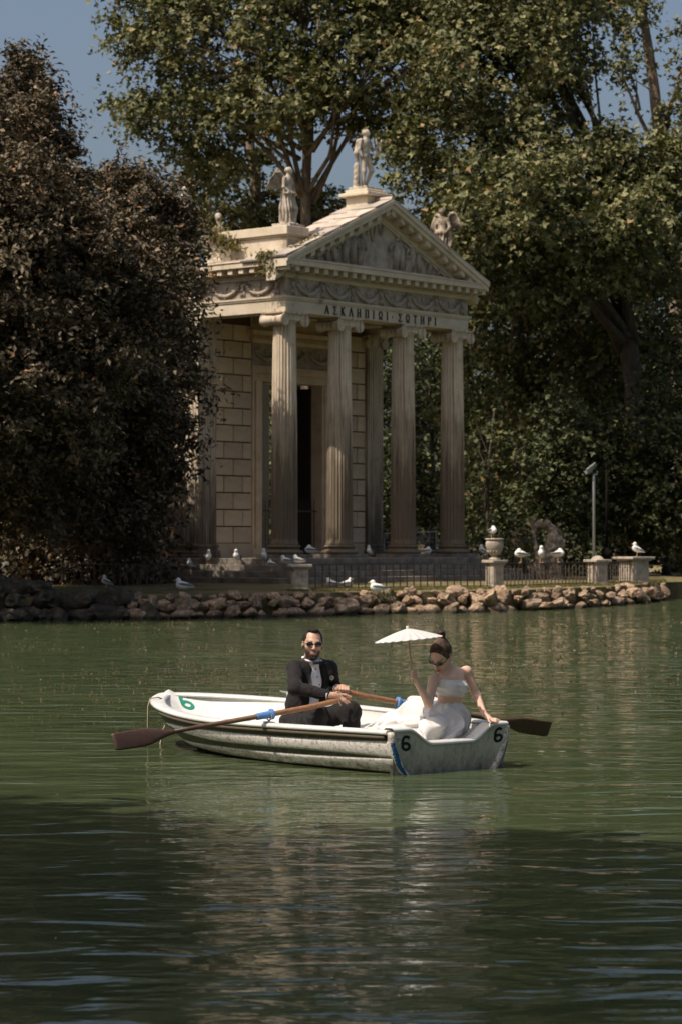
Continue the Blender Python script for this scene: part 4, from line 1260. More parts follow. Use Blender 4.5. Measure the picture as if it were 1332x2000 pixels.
for ps in ('stand', 'sit', 'tuck'):
    V, F, wings, bk, legs, eye = gull_parts(ps)
    GM[ps] = dict(body=make_mesh('body', V, F, M['gull_white'], True), wing=[w[0].mesh('wing', M['gull_grey'], True) for w in wings], tip=[w[1].mesh('wing_tip', M['gull_black'], True) for w in wings], beak=bk.mesh('beak', M['beak'], True), leg=[m.mesh('leg', M['gleg'], False) for m in legs], eye=eye.mesh('eye', M['gull_black'], True))
YW = []
for w in GM['sit']['wing']:
    c = w.copy(); c.materials[0] = M['gull_young']; YW.append(c)
def gull(p, pose, face, label, young=False, sc=1.25, group=None):
    """face: heading in degrees, 0 = +x (right in the picture), -90 = to the camera"""
    t = thing('gull', label, 'gull', tuple(p), R(face), group); t.scale = (sc * 0.82,) * 3
    g = GM[pose]
    bo = link('body', g['body'], t); link('eye', g['eye'], bo)
    for k in (0, 1):
        w = link('wing', YW[k] if young else g['wing'][k], t); link('wing_tip', g['tip'][k], w)
    link('beak', g['beak'], t)
    for m in g['leg']: link('leg', m, t)
def step_z(i): return ST - 0.17 * i
def at_z(px, py, z):
    d = FPX * (CAMH - z) / (py - 1060); return W(px, py, d)
def on_step(px, i, back=0.10):
    """point on the tread of step i (front or left flank) seen at pixel column px"""
    e = 0.42 + 0.36 * i - back
    k = (px - 666) / FPX
    # front tread line y=-e in temple frame, else left flank x=-e
    best = None
    for kind in ('f', 's'):
        for u in np.linspace(-e, 9, 500):
            q = TW_(u, -e, step_z(i)) if kind == 'f' else TW_(-e, u, step_z(i))
            dd = abs(q[0] / q[1] - k)
            if best is None or dd < best[0]: best = (dd, q)
    return best[1]
gull(on_step(407, 1), 'stand', -75, 'standing gull facing out on the shaded steps, beside the corner pilaster', sc=1.3)
gull(on_step(464, 1), 'stand', -110, 'standing gull with turned head on the steps below the block wall', sc=1.35)
gull(on_step(517, 1), 'stand', -100, 'standing pale gull preening on the steps before the door jamb', sc=1.4)
gull(on_step(374, 2), 'stand', -150, 'dim small gull on a lower shaded step by the pilaster', sc=1.1)
gull(on_step(532, 2), 'tuck', 150, 'gull with its back turned on a lower step beside the low pier', sc=1.2)
gull(at_z(360, 1156, GZ + 0.05) + np.array([0, 0, 0.02]), 'sit', 180, 'gull sitting on the shaded rocks below the steps', sc=1.5)
gull(at_z(209, 1150, GZ + 0.06), 'stand', 170, 'gull standing alone on the shaded ground behind the rock mound', sc=1.1)
gull(on_step(561, 1), 'sit', 170, 'gull peeping out behind the low fence pier', sc=1.3)
gull((PPOS[0][0] - 0.02, PPOS[0][1], GZ - 0.05 + 0.715), 'sit', 150, 'mottled young gull resting on the low fence pier', True, sc=1.2)
gull(on_step(608, 0, 0.2), 'tuck', 170, 'gull with tucked head standing beside the base of the first column', sc=1.4)
for px_, py_, lab in ((650, 1149, 'gull resting in the grass behind the scrolled railing, facing the low pier'), (676, 1149, 'gull resting in the grass behind the scrolled railing, facing the urn')):
    gull(at_z(px_, py_, GZ + 0.04), 'sit', 150 if px_ < 660 else 20, lab, sc=1.35, group='gulls in the grass behind the scrolled railing')
gull(at_z(738, 1158, GZ + 0.09), 'sit', 175, 'gull sitting on top of the sunlit rock wall before the railing', sc=1.4)
gull(on_step(722, 0, 0.3), 'stand', -120, 'gull standing in the shade between the second and third columns', sc=1.15)
gull(on_step(832, 0, 0.25), 'tuck', 20, 'shaded gull standing at the foot of the third column', sc=1.2)
gull(on_step(943, 0, 0.15), 'stand', 160, 'gull on the top step beside the garden urn', sc=1.2)
gull((PPOS[1][0] - 0.06, PPOS[1][1], GZ + 0.75 + 0.56), 'tuck', -60, 'white gull standing on top of the garden urn', sc=1.25)
rl = lambda px_: None
def on_rail(px_):
    for a, b in zip(PPOS[:-1], PPOS[1:]):
        for u in np.linspace(0, 1, 400):
            q = a + (b - a) * u
            if abs(q[0] / q[1] * FPX + 666 - px_) < 0.8: return np.array([q[0], q[1], GZ + 0.665])
for px_, ps, fc, lab in ((1018, 'tuck', 170, 'hunched gull perched on the railing nearest the urn'), (1057, 'stand', -95, 'upright gull perched mid railing before the sculpture'), (1089, 'tuck', -20, 'gull perched on the railing on the floodlight side of the sculpture')):
    gull(on_rail(px_), ps, fc, lab, sc=1.45)
gull((PPOS[3][0] + 0.1, PPOS[3][1], GZ + 0.788), 'stand', 170, 'gull standing on the broad end pier of the railing', sc=1.35)
# ------------------------------------------------------------------ vegetation
def leaf_mat(name, stops, trans=0.35, rough=0.5):
    m, t, b = new_mat(name)
    a = t.nodes.new('ShaderNodeAttribute'); a.attribute_name = 'tint'
    c = ramp(t, a.outputs['Fac'], stops)
    t.links.new(c, b.inputs['Base Color']); b.inputs['Roughness'].default_value = rough; b.inputs['Specular IOR Level'].default_value = 0.2
    tr = t.nodes.new('ShaderNodeBsdfTranslucent'); t.links.new(mix(t, 1.0, c, (1.15, 1.2, 0.6), 'MULTIPLY'), tr.inputs['Color'])
    mx = t.nodes.new('ShaderNodeMixShader'); mx.inputs[0].default_value = trans
    t.links.new(b.outputs[0], mx.inputs[1]); t.links.new(tr.outputs[0], mx.inputs[2])
    t.links.new(mx.outputs[0], t.nodes['Material Output'].inputs['Surface'])
    return m
M['plane_leaf'] = leaf_mat('plane_leaf', [(0.0, (0.030, 0.036, 0.013)), (0.45, (0.105, 0.110, 0.042)), (0.9, (0.25, 0.235, 0.11)), (1.0, (0.30, 0.19, 0.09))], 0.14, 0.6)
M['oak_leaf'] = leaf_mat('oak_leaf', [(0.0, (0.020, 0.016, 0.009)), (0.45, (0.085, 0.066, 0.038)), (0.9, (0.235, 0.18, 0.115)), (1.0, (0.36, 0.17, 0.07))], 0.06, 0.6)
M['shrub_leaf'] = leaf_mat('shrub_leaf', [(0.0, (0.014, 0.020, 0.007)), (0.5, (0.050, 0.060, 0.022)), (0.9, (0.16, 0.17, 0.075)), (1.0, (0.20, 0.13, 0.05))], 0.12, 0.6)
M['dry_leaf'] = leaf_mat('dry_plant', [(0.0, (0.16, 0.10, 0.045)), (0.5, (0.20, 0.17, 0.07)), (1.0, (0.11, 0.13, 0.045))], 0.3)
def bark(name, stops):
    m, t, b = new_mat(name)
    t.links.new(ramp(t, noise(t, 2.2, 8, 0.7, coords(t, (2, 2, 0.6))), stops), b.inputs['Base Color']); b.inputs['Roughness'].default_value = 0.9
    bump(t, b, noise(t, 9, 8, 0.7, coords(t, (3, 3, 0.7))), 0.7, 0.04)
    return m
M['plane_bark'] = bark('plane_bark', [(0.35, (0.09, 0.06, 0.04)), (0.5, (0.22, 0.165, 0.115)), (0.7, (0.36, 0.29, 0.22))])
M['oak_bark'] = bark('oak_bark', [(0.3, (0.03, 0.022, 0.018)), (0.6, (0.085, 0.065, 0.05)), (0.8, (0.13, 0.1, 0.08))])

LEAF_SHAPES = {
 'plane': (np.array([[0, 0], [0.26, 0.10], [0.55, 0.42], [0.22, 0.45], [0.0, 1.0], [-0.22, 0.45], [-0.55, 0.42], [-0.26, 0.10]]), [(0, 1, 3), (1, 2, 3), (0, 3, 4), (0, 4, 5), (0, 5, 7), (5, 6, 7)]),
 'oval': (np.array([[0, 0], [0.24, 0.45], [0, 1.0], [-0.24, 0.45]]), [(0, 1, 2), (0, 2, 3)]),
}
def leaves(name, C, Nrm, size, shape, mat, parent, tint, seed=0, off='w'):
    """C: leaf bases, Nrm: facing, size: length"""
    r = np.random.default_rng(seed)
    P2, tri = LEAF_SHAPES[shape]
    n = len(C); k = len(P2)
    Nrm = Nrm / (np.linalg.norm(Nrm, axis=1, keepdims=True) + 1e-9)
    a = r.normal(size=(n, 3)); a[:, 2] -= 0.4
    T = a - (a * Nrm).sum(1, keepdims=True) * Nrm; T /= np.linalg.norm(T, axis=1, keepdims=True) + 1e-9
    B = np.cross(Nrm, T)
    fold = r.uniform(0.1, 0.45, n)
    V = np.zeros((n, k, 3))
    for i in range(k):
        x, y = P2[i]
        V[:, i] = C + size[:, None] * (B * x + T * (y - 0.3) + Nrm * (abs(x) * fold - 0.25 * (y - 0.4) ** 2)[:, None])
    F = np.concatenate([np.array(tri)[None] + (np.arange(n) * k)[:, None, None]], 0).reshape(-1, 3)
    V = V.reshape(-1, 3)
    if off == 'w' and parent is not None: V = V - wloc(parent)
    me = make_mesh(name, V, F, mat, False)
    at = me.attributes.new('tint', 'FLOAT', 'POINT'); at.data.foreach_set('value', np.repeat(tint, k).astype(np.float32))
    return link(name, me, parent)

def crown_points(blobs, clumps_per_m2, per_clump, clump_r, seed, inner=0.55):
    """blobs: list of (centre, radii). clumps sit in the outer shell of each blob; returns leaf bases, normals, clump centres"""
    r = np.random.default_rng(seed)
    cs = []; out = []
    for c, rad in blobs:
        rad = np.asarray(rad, float)
        area = 4 * math.pi * ((rad[0] * rad[1]) ** 1.6 / 3 + (rad[0] * rad[2]) ** 1.6 / 3 + (rad[1] * rad[2]) ** 1.6 / 3) ** (1 / 1.6)
        n = max(6, int(area * clumps_per_m2))
        d = r.normal(size=(n, 3)); d /= np.linalg.norm(d, axis=1, keepdims=True)
        f = inner + (1 - inner) * r.uniform(0, 1, n) ** 0.6
        # uneven outline
        f = f * (1 + 0.26 * vnoise(d * 2.0 + np.asarray(c), 1.3, seed) + 0.07 * r.normal(size=n))
        cs.append(np.asarray(c) + d * rad * f[:, None]); out.append(d)
    cs = np.concatenate(cs); out = np.concatenate(out)
    m = len(cs)
    pc = np.maximum(3, r.poisson(per_clump * r.uniform(0.5, 1.4, m)))
    idx = np.repeat(np.arange(m), pc)
    cr = clump_r * r.uniform(0.7, 1.35, m)
    # leafy sprays: each clump carries a handful of drooping twigs set with leaves
    NT_ = 7
    D = out[:, None, :] * 0.45 + r.normal(size=(m, NT_, 3)) * np.array([0.8, 0.8, 0.55]) + np.array([0, 0, 0.10])
    D /= np.linalg.norm(D, axis=2, keepdims=True)
    LT = r.uniform(0.7, 1.6, (m, NT_)) * cr[:, None] * 1.25
    tw = r.integers(0, NT_, len(idx)); tt = r.uniform(0.08, 1, len(idx)) ** 0.8
    q = D[idx, tw] * (LT[idx, tw] * tt)[:, None]; q[:, 2] -= 0.22 * tt ** 2 * LT[idx, tw]
    C = cs[idx] + q + r.normal(size=(len(idx), 3)) * (0.16 * cr[idx])[:, None]
    Nn = D[idx, tw] * 0.25 + out[idx] * 0.25 + r.normal(size=(len(idx), 3)) * 0.55 + np.array([0, 0, 0.62])
    tint = np.clip(r.normal(0.46, 0.22, len(idx)) + (r.uniform(-0.22, 0.22, m))[idx], 0, 0.92)
    tint[r.uniform(0, 1, len(idx)) < 0.02] = 1.0
    return C, Nn, cs, tint

def bent(a, b, r_, sag=0.12, n=7):
    a = np.asarray(a, float); b = np.asarray(b, float)
    t = np.linspace(0, 1, n)[:, None]
    L = np.linalg.norm(b - a)
    w = np.cumsum(r_.normal(size=(n, 3)), 0) * L * 0.03; w -= t * w[-1]
    return a + (b - a) * t + w + np.array([0, 0, 1]) * (np.sin(t * math.pi) * L * sag)

def tree(name, label, trunk, blobs, bark_m, leaf_m, shape, dens, per, cr, lsize, seed, limbs=14, group=None, r0=0.35, cat='tree', inner=0.55, twigs=2):
    """trunk: list of world points from base upward"""
    r_ = np.random.default_rng(seed)
    trunk = [np.asarray(p, float) for p in trunk]
    t = thing(name, label, cat, tuple(trunk[0]), 0, group)
    C, Nn, cs, tint = crown_points(blobs, dens, per, cr, seed, inner)
    sz = lsize * r_.uniform(0.65, 1.3, len(C))
    leaves('crown', C, Nn, sz, shape, leaf_m, t, tint, seed)
    # trunk as one tapered limb
    P = np.array(trunk); m = MB()
    n = 14; tt = np.linspace(0, len(P) - 1, n); Q = np.stack([np.interp(tt, np.arange(len(P)), P[:, i]) for i in range(3)], 1)
    Q[1:-1] += r_.normal(size=(n - 2, 3)) * r0 * 0.15
    rr = np.linspace(r0, r0 * 0.35, n); rr[0] *= 1.35
    m.tube(Q, rr, 10); tr = m.build('trunk', bark_m, t, True, 'w')
    # limbs reaching for clumps
    order = r_.permutation(len(cs))[:limbs * 2]
    made = 0
    for i in order:
        if made >= limbs: break
        lo = int(np.argmax(Q[:, 2] > cs[:, 2].min() - 0.12 * np.ptp(cs[:, 2]))); lo = min(max(2, lo), n - 3)
        hi_ = int(np.sum(Q[:, 2] < cs[i][2] - 0.15 * np.linalg.norm(cs[i][:2] - Q[n // 2][:2])))
        if hi_ <= lo: continue
        k = int(r_.integers(lo, min(hi_, n - 1) + 1)); k = min(k, n - 2); a = Q[k]
        path = bent(a, cs[i], r_, 0.10); m = MB(); m.tube(path, np.linspace(rr[k] * 0.55, 0.02, len(path)), 6)
        for _ in range(twigs):
            j = cs[int(np.argmin(np.linalg.norm(cs - (cs[i] + r_.normal(size=3) * 1.2), axis=1)))]
            s = path[int(r_.integers(2, 5))]; p2 = bent(s, j, r_, 0.05, 5); m.tube(p2, np.linspace(rr[k] * 0.22, 0.012, 5), 5)
        m.build('limb', bark_m, t, True, 'w'); made += 1
    return t
def blob(px, py, d, rx, rz, ry):
    """centre pixel, radii in pixels across/up and metres deep"""
    s = d / FPX
    return (W(px, py, d), (rx * s, ry, rz * s))
def G(px, d): 
    p = W(px, 1060, d); p[2] = GZ; return p

# holm oaks on the left bank
tree('holm_oak', 'tall dark brown holm oak leaning over the rock mound', [G(-30, 59), W(-20, 900, 58.5), W(0, 600, 58), W(10, 300, 58)],
     [blob(-30, 300, 57, 150, 150, 2.6), blob(40, 235, 58, 62, 130, 1.7), blob(-40, 560, 56, 230, 190, 3.4), blob(20, 800, 54.5, 190, 150, 3.0), blob(-170, 800, 55, 150, 200, 3.2), blob(95, 330, 58, 60, 75, 1.3), blob(60, 960, 57, 120, 60, 2), (np.array([-7.6, 52.6, 8.0]), (2.6, 2.0, 2.2)), (np.array([-9.5, 51.5, 6.0]), (2.6, 2.0, 2.4)), (np.array([-6.0, 53.2, 5.6]), (1.6, 1.4, 1.3)), (np.array([-6.5, 54.5, 6.8]), (2.0, 1.6, 1.6)), (np.array([-4.9, 54.4, 7.6]), (1.5, 1.4, 1.5))],
     M['oak_bark'], M['oak_leaf'], 'oval', 3.0, 120, 0.46, 0.155, 11, limbs=18, r0=0.3)
tree('holm_oak', 'broad dark brown holm oak screening the side of the temple', [G(215, 63.5), W(225, 920, 63), W(240, 700, 63), W(260, 480, 63)],
     [blob(255, 430, 62.5, 100, 105, 2.0), blob(312, 475, 63, 58, 80, 1.4), blob(150, 620, 61, 160, 160, 2.4), blob(268, 610, 61.5, 100, 130, 2.0), blob(215, 760, 60.5, 150, 135, 2.5), blob(318, 740, 62, 52, 110, 1.3), blob(130, 880, 60.5, 140, 95, 2.4), blob(285, 860, 61, 95, 70, 1.7), blob(195, 385, 63, 60, 60, 1.3), blob(180, 975, 60.5, 130, 60, 2.0), blob(270, 960, 62.5, 55, 60, 1.3)],
     M['oak_bark'], M['oak_leaf'], 'oval', 3.3, 120, 0.46, 0.155, 12, limbs=18, r0=0.28)
tree('holm_oak', 'low dark holm oak behind the rock mound in deep shade', [G(60, 66), W(70, 900, 66), W(80, 700, 66)],
     [blob(40, 800, 66, 190, 200, 2.4), blob(240, 940, 67, 100, 110, 2.0), blob(80, 980, 66, 170, 90, 2.2)],
     M['oak_bark'], M['oak_leaf'], 'oval', 2.4, 90, 0.52, 0.16, 13, limbs=10, r0=0.22)

# plane trees behind the temple
PL = 'plane trees behind the temple'
tree('plane_tree', 'tall plane tree whose pale trunk rises between the roof statues', [G(600, 88), W(598, 700, 88), W(600, 330, 88), W(590, 120, 88), W(600, -80, 88)],
     [blob(420, 80, 87, 180, 95, 2.6), blob(310, 215, 86, 95, 60, 1.8), blob(255, 235, 86, 50, 38, 1.0), blob(420, 255, 86, 110, 70, 2.0), blob(600, 50, 87, 170, 100, 3.0), blob(540, 175, 85, 90, 55, 2.0), blob(740, 110, 86, 150, 110, 3.0), blob(670, 215, 88, 70, 35, 1.4), blob(790, 250, 86, 60, 50, 1.6), blob(330, 40, 87, 90, 60, 1.8), blob(480, -60, 88, 260, 80, 3), blob(800, -20, 88, 200, 90, 3), blob(395, 320, 87, 60, 40, 1.4)],
     M['plane_bark'], M['plane_leaf'], 'plane', 0.85, 72, 0.70, 0.215, 21, limbs=34, group=None, r0=0.27, inner=0.5)
tree('plane_tree', 'plane tree with a bent trunk behind the winged roof statue', [G(500, 93), W(505, 600, 93), W(500, 400, 93), W(488, 250, 93), W(470, 120, 93)],
     [blob(450, 330, 93, 90, 50, 1.8), blob(540, 400, 92, 90, 38, 1.8), blob(400, 400, 92, 90, 50, 2.0), blob(650, 400, 92, 90, 40, 1.8), blob(430, 470, 92, 110, 60, 2.4), blob(560, 470, 94, 160, 70, 2.4)],
     M['plane_bark'], M['plane_leaf'], 'plane', 0.64, 58, 0.66, 0.21, 22, limbs=20, r0=0.36, inner=0.5)
tree('plane_tree', 'great plane tree spreading dark limbs over the right of the temple', [G(1235, 86), W(1240, 800, 86), W(1215, 560, 86), W(1150, 300, 86), W(1090, 110, 86), W(1060, -40, 86)],
     [blob(960, 130, 84, 160, 130, 3.2), blob(1085, 60, 86, 95, 95, 2.4), blob(900, 300, 83, 130, 90, 2.6), blob(1040, 330, 83, 160, 100, 3.0), blob(1150, 345, 84, 105, 70, 2.4), blob(1235, 320, 84, 85, 58, 2.0), blob(985, 440, 83, 110, 80, 2.4), blob(1120, 470, 83, 130, 70, 2.6), blob(1280, 430, 84, 100, 130, 2.6), blob(870, 40, 86, 130, 90, 2.6), blob(1010, -20, 86, 200, 80, 3.0), blob(860, 420, 86, 60, 70, 1.6), blob(985, 400, 77, 90, 85, 2.0), blob(1070, 420, 78, 110, 80, 2.2), blob(1150, 480, 79, 110, 60, 2.2), blob(930, 520, 78, 55, 70, 1.4), blob(1030, 540, 79, 90, 60, 1.8), blob(1210, 420, 79, 90, 60, 2.0)],
     M['oak_bark'], M['plane_leaf'], 'plane', 1.05, 74, 0.72, 0.215, 23, limbs=34, r0=0.42, inner=0.5)
tree('plane_tree', 'plane tree with an orange lit fork against the open sky', [G(1330, 96), W(1325, 700, 96), W(1310, 420, 96), W(1268, 110, 96), W(1255, -20, 96)],
     [blob(1345, 260, 95, 50, 110, 1.8), blob(1245, 50, 96, 26, 36, 0.8), blob(1225, 0, 96, 40, 22, 1.0), blob(1352, 120, 95, 26, 60, 1.0), blob(1400, 350, 94, 150, 150, 3), blob(1222, 130, 95, 20, 24, 0.6)],
     M['plane_bark'], M['plane_leaf'], 'plane', 1.0, 64, 0.66, 0.21, 24, limbs=20, r0=0.4, inner=0.5)
# middle storey on the right
tree('plane_tree', 'shaded plane tree closing the gap right of the columns', [G(1010, 92), W(1010, 800, 92), W(1020, 560, 92), W(1000, 450, 92)],
     [blob(990, 620, 90, 100, 90, 2.6), blob(1120, 640, 89, 120, 70, 2.6), blob(1270, 600, 89, 120, 90, 2.6), blob(960, 780, 92, 110, 110, 2.6), blob(1000, 540, 91, 90, 60, 2.2), blob(1110, 780, 90, 130, 90, 2.6), blob(1280, 760, 91, 130, 110, 2.6), blob(1000, 930, 93, 110, 100, 2.4)],
     M['plane_bark'], M['plane_leaf'], 'plane', 0.9, 64, 0.72, 0.215, 25, limbs=22, r0=0.3, inner=0.45)
tree('leafy_tree', 'leafy understorey tree hanging pale sprays above the sculpture', [G(1075, 80), W(1080, 950, 80), W(1090, 780, 80)],
     [blob(1095, 850, 79, 60, 75, 1.5), blob(1060, 900, 78.5, 60, 45, 1.3), blob(1105, 960, 79, 55, 55, 1.4), blob(1150, 870, 80, 70, 60, 1.6), blob(1160, 990, 81, 70, 70, 1.6), blob(1030, 985, 80, 40, 30, 1.0)],
     M['oak_bark'], M['shrub_leaf'], 'plane', 3.4, 26, 0.45, 0.17, 26, limbs=14, r0=0.14, inner=0.5)
tree('leafy_tree', 'leafy understorey tree hanging over the right end of the railing', [G(1300, 83), W(1300, 950, 83), W(1290, 780, 82)],
     [blob(1250, 850, 80, 70, 60, 1.5), blob(1310, 900, 80, 80, 80, 1.6), blob(1250, 960, 80, 55, 55, 1.4), blob(1300, 1010, 80, 75, 60, 1.5), blob(1225, 1015, 81, 40, 45, 1.0), blob(1340, 760, 82, 90, 80, 1.8), blob(1380, 980, 80, 80, 120, 1.6)],
     M['oak_bark'], M['shrub_leaf'], 'plane', 3.4, 26, 0.45, 0.17, 27, limbs=14, r0=0.14, inner=0.5)
tree('leafy_tree', 'young thin trees with bright leaves beside the last column', [G(955, 86), W(950, 960, 86), W(965, 800, 86)],
     [blob(950, 870, 86, 50, 60, 1.3), blob(935, 1010, 87, 50, 50, 1.3), blob(985, 1040, 87, 40, 35, 1.0)],
     M['oak_bark'], M['shrub_leaf'], 'plane', 2.2, 22, 0.45, 0.17, 28, limbs=10, r0=0.09)
tree('leafy_tree', 'leafy tree glimpsed between the temple columns', [G(845, 98), W(845, 900, 98), W(835, 700, 98)],
     [blob(800, 740, 97, 90, 90, 2.0), blob(840, 880, 97, 90, 90, 2.0), blob(560, 860, 98, 90, 160, 2.0), blob(760, 960, 98, 90, 80, 2.0), blob(870, 1010, 97, 60, 50, 1.6)],
     M['oak_bark'], M['shrub_leaf'], 'plane', 2.0, 24, 0.5, 0.19, 29, limbs=10, r0=0.12)
# hedge-like shrubs round the sculpture and on the far bank
for i, (px_, d, w, h, lab) in enumerate([(1000, 78, 90, 70, 'dark shrub behind the garden urn'), (1120, 79, 80, 60, 'dark shrub behind the sculpture'), (1215, 82, 70, 70, 'dark shrub behind the lamp post'), (1330, 88, 110, 60, 'dark shrub past the end of the railing'), (330, 86, 60, 150, 'sunlit shrub seen beside the temple flank'), (110, 63.5, 90, 70, 'dark evergreen shrub filling the shade under the tall oak'), (230, 63, 80, 75, 'dark evergreen shrub below the broad oak'), (290, 64.5, 36, 90, 'dark evergreen shrub hiding the foot of the temple flank'), (0, 63, 90, 80, 'dark evergreen shrub behind the rock mound')]):
    s = d / FPX; base = G(px_, d)
    tree('shrub', lab, [base, base + np.array([0, 0, h * s * 0.8])], [(base + np.array([0, 0, h * s * 0.9]), (w * s, 1.2, h * s))], M['oak_bark'], M['oak_leaf'] if px_ < 320 else M['shrub_leaf'], 'plane', 3.4, 30, 0.4, 0.16, 40 + i, limbs=6, r0=0.06, cat='shrub')
# the wood behind: one dark mass of trees
def far_wood():
    bl = []
    r = np.random.default_rng(9)
    for px_ in range(-500, 1900, 120):
        for py_, d in ((960, 128), (800, 132), (650, 136)):
            if py_ == 650 and 150 < px_ < 560: continue
            bl.append(blob(px_ + r.uniform(-40, 40), py_ + r.uniform(-30, 30), d, 110, 120, 3.0))
    C, Nn, cs, tint = crown_points(bl, 0.55, 30, 1.1, 77, 0.5)
    o = leaves('distant_wood', C, Nn, 0.42 * np.random.default_rng(1).uniform(0.7, 1.3, len(C)), 'oval', M['shrub_leaf'], None, tint, 77)
    tag(o, 'dark mass of distant trees closing the view behind the temple', 'wood', kind='stuff')
far_wood()
# shade tree on the near bank, left of the camera's view
tree('plane_tree', 'plane tree on the near bank shading the water, outside the view', [np.array([-13.0, 3.6, 0.5]), np.array([-12.2, 4.6, 4.5]), np.array([-10.8, 6.5, 9.0])],
     [(np.array([-9.4, 6.0, 10.6]), (2.6, 2.6, 1.8)), (np.array([-8.4, 8.2, 9.6]), (2.3, 2.6, 1.6)), (np.array([-8.7, 10.6, 9.4]), (1.8, 1.6, 1.3)), (np.array([-12.5, 4.5, 10.0]), (3.0, 3.0, 2.2)), (np.array([-6.5, 5.0, 10.5]), (2.3, 2.4, 1.4)), (np.array([-6.0, 7.6, 10.0]), (2.1, 2.2, 1.3)), (np.array([-3.8, 5.2, 10.4]), (2.1, 2.2, 1.2)), (np.array([-3.6, 7.2, 10.2]), (1.7, 1.3, 1.1)), (np.array([-2.2, 8.6, 10.0]), (0.9, 0.7, 0.6)), (np.array([-4.9, 9.4, 9.8]), (0.9, 0.8, 0.6)), (np.array([-1.8, 4.6, 10.0]), (1.5, 1.6, 1.0))],
     M['plane_bark'], M['plane_leaf'], 'plane', 3.4, 46, 0.62, 0.34, 31, limbs=18, r0=0.45, inner=0.3)
# the park's trees all round the lake
def ring_wood():
    bl = []; r = np.random.default_rng(19)
    for k in range(64):
        a = 2 * math.pi * k / 64 + r.uniform(-.03, .03)
        if R(52) < a < R(122): continue
        q = r.uniform(63, 72); h = r.uniform(11, 17)
        if R(232) < a < R(300): q += 16
        c = np.array([3 + q * math.cos(a), 60 + q * math.sin(a), 0])
        bl.append((c + np.array([0, 0, h * 0.62]), (4.4, 4.4, h * 0.42))); bl.append((c + np.array([r.uniform(-2, 2), r.uniform(-2, 2), h * 0.28]), (4.6, 4.6, h * 0.3)))
    C, Nn, cs, tint = crown_points(bl, 0.22, 26, 1.5, 78, 0.5)
    o = leaves('lakeside_wood', C, Nn, 0.75 * r.uniform(0.7, 1.3, len(C)), 'oval', M['shrub_leaf'], None, tint, 78)
    tag(o, 'belt of park trees standing all round the lake', 'wood', kind='stuff')
ring_wood()

# plants growing on the temple roof
def tuft(name, label, pts, n, size, mat, seed, hang=0.0, rad=0.2):
    r = np.random.default_rng(seed); pts = np.array(pts)
    i = r.integers(0, len(pts), n)
    C = pts[i] + r.normal(size=(n, 3)) * np.array([rad, rad, rad * 0.7]); C[:, 2] = np.where(r.uniform(size=n) < hang, C[:, 2] - r.uniform(0, 0.5, n), np.maximum(C[:, 2], pts[i][:, 2] - 0.02))
    o = leaves(name, C, r.normal(size=(n, 3)) + np.array([-0.5, -0.5, 0.3]), size * r.uniform(0.6, 1.4, n), 'oval', mat, None, r.uniform(0, 1, n), seed)
    me = o.data; co = np.zeros(len(me.vertices) * 3); me.vertices.foreach_get('co', co); co = co.reshape(-1, 3)
    base = np.array([co[:, 0].mean(), co[:, 1].mean(), co[:, 2].min()]); me.vertices.foreach_set('co', (co - base).ravel()); me.update(); o.location = base
    return tag(o, label, 'plant', kind='stuff')
tuft('roof_plant', 'green and russet plants overgrowing the end of the eave parapet', [TW_(0.0 + 0.3 * (k % 3), 1.9 + 0.12 * k, PZ - 0.5 + 0.06 * k) for k in range(10)], 900, 0.14, M['dry_leaf'], 51, 0.1, 0.16)
tuft('roof_plant', 'dry grassy plants growing along the gable edge of the roof', [TW_(0.25 + 0.12 * k, -0.2, ZE + 0.28 + 0.055 * k) for k in range(9)], 500, 0.11, M['dry_leaf'], 52, 0.05, 0.09)
tuft('roof_plant', 'dry brown plant hanging over the corner of the cornice', [TW_(-0.42, 0.1 + 0.09 * k, ZE + 0.1) for k in range(6)], 420, 0.11, M['dry_leaf'], 53, 0.6, 0.08)
tuft('shore_plant', 'small leafy plant growing among the shore rocks', [along(738 + 6 * k, 0.35, 0.40) for k in range(5)], 260, 0.07, M['shrub_leaf'], 54, 0.4, 0.1)
# lawn blades
def lawn():
    r = np.random.default_rng(15); n = 26000
    px_ = r.uniform(560, 1300, n); C = np.zeros((n, 3))
    d = np.interp(px_, [586, 965, 1166, 1300], [58.2, 61.5, 66.5, 71]) + r.uniform(0, 1, n) ** 1.5 * 9
    C[:, 0] = (px_ - 666) / FPX * d; C[:, 1] = d; C[:, 2] = GZ + 0.02
    loc = (C - TP) @ TR
    keep = ~((loc[:, 0] > -1.6) & (loc[:, 0] < TW + 1.6) & (loc[:, 1] > -1.55)); C = C[keep]; n = len(C)
    H = r.uniform(0.03, 0.09, n)
    a = r.uniform(0, 6.28, n); dx = np.stack([np.cos(a), np.sin(a), np.zeros(n)], 1)
    V = np.stack([C - dx * 0.012, C + dx * 0.012, C + np.stack([r.normal(0, 0.03, n), r.normal(0, 0.03, n), H], 1)], 1).reshape(-1, 3)
    me = make_mesh('grass', V, np.arange(3 * n).reshape(-1, 3), M['dry_leaf'])
    at = me.attributes.new('tint', 'FLOAT', 'POINT'); at.data.foreach_set('value', np.repeat(r.uniform(0.2, 1, n), 3).astype(np.float32))
    o = link('grass', me); tag(o, 'short dry grass on the island before the temple steps', 'grass', kind='stuff')
lawn()
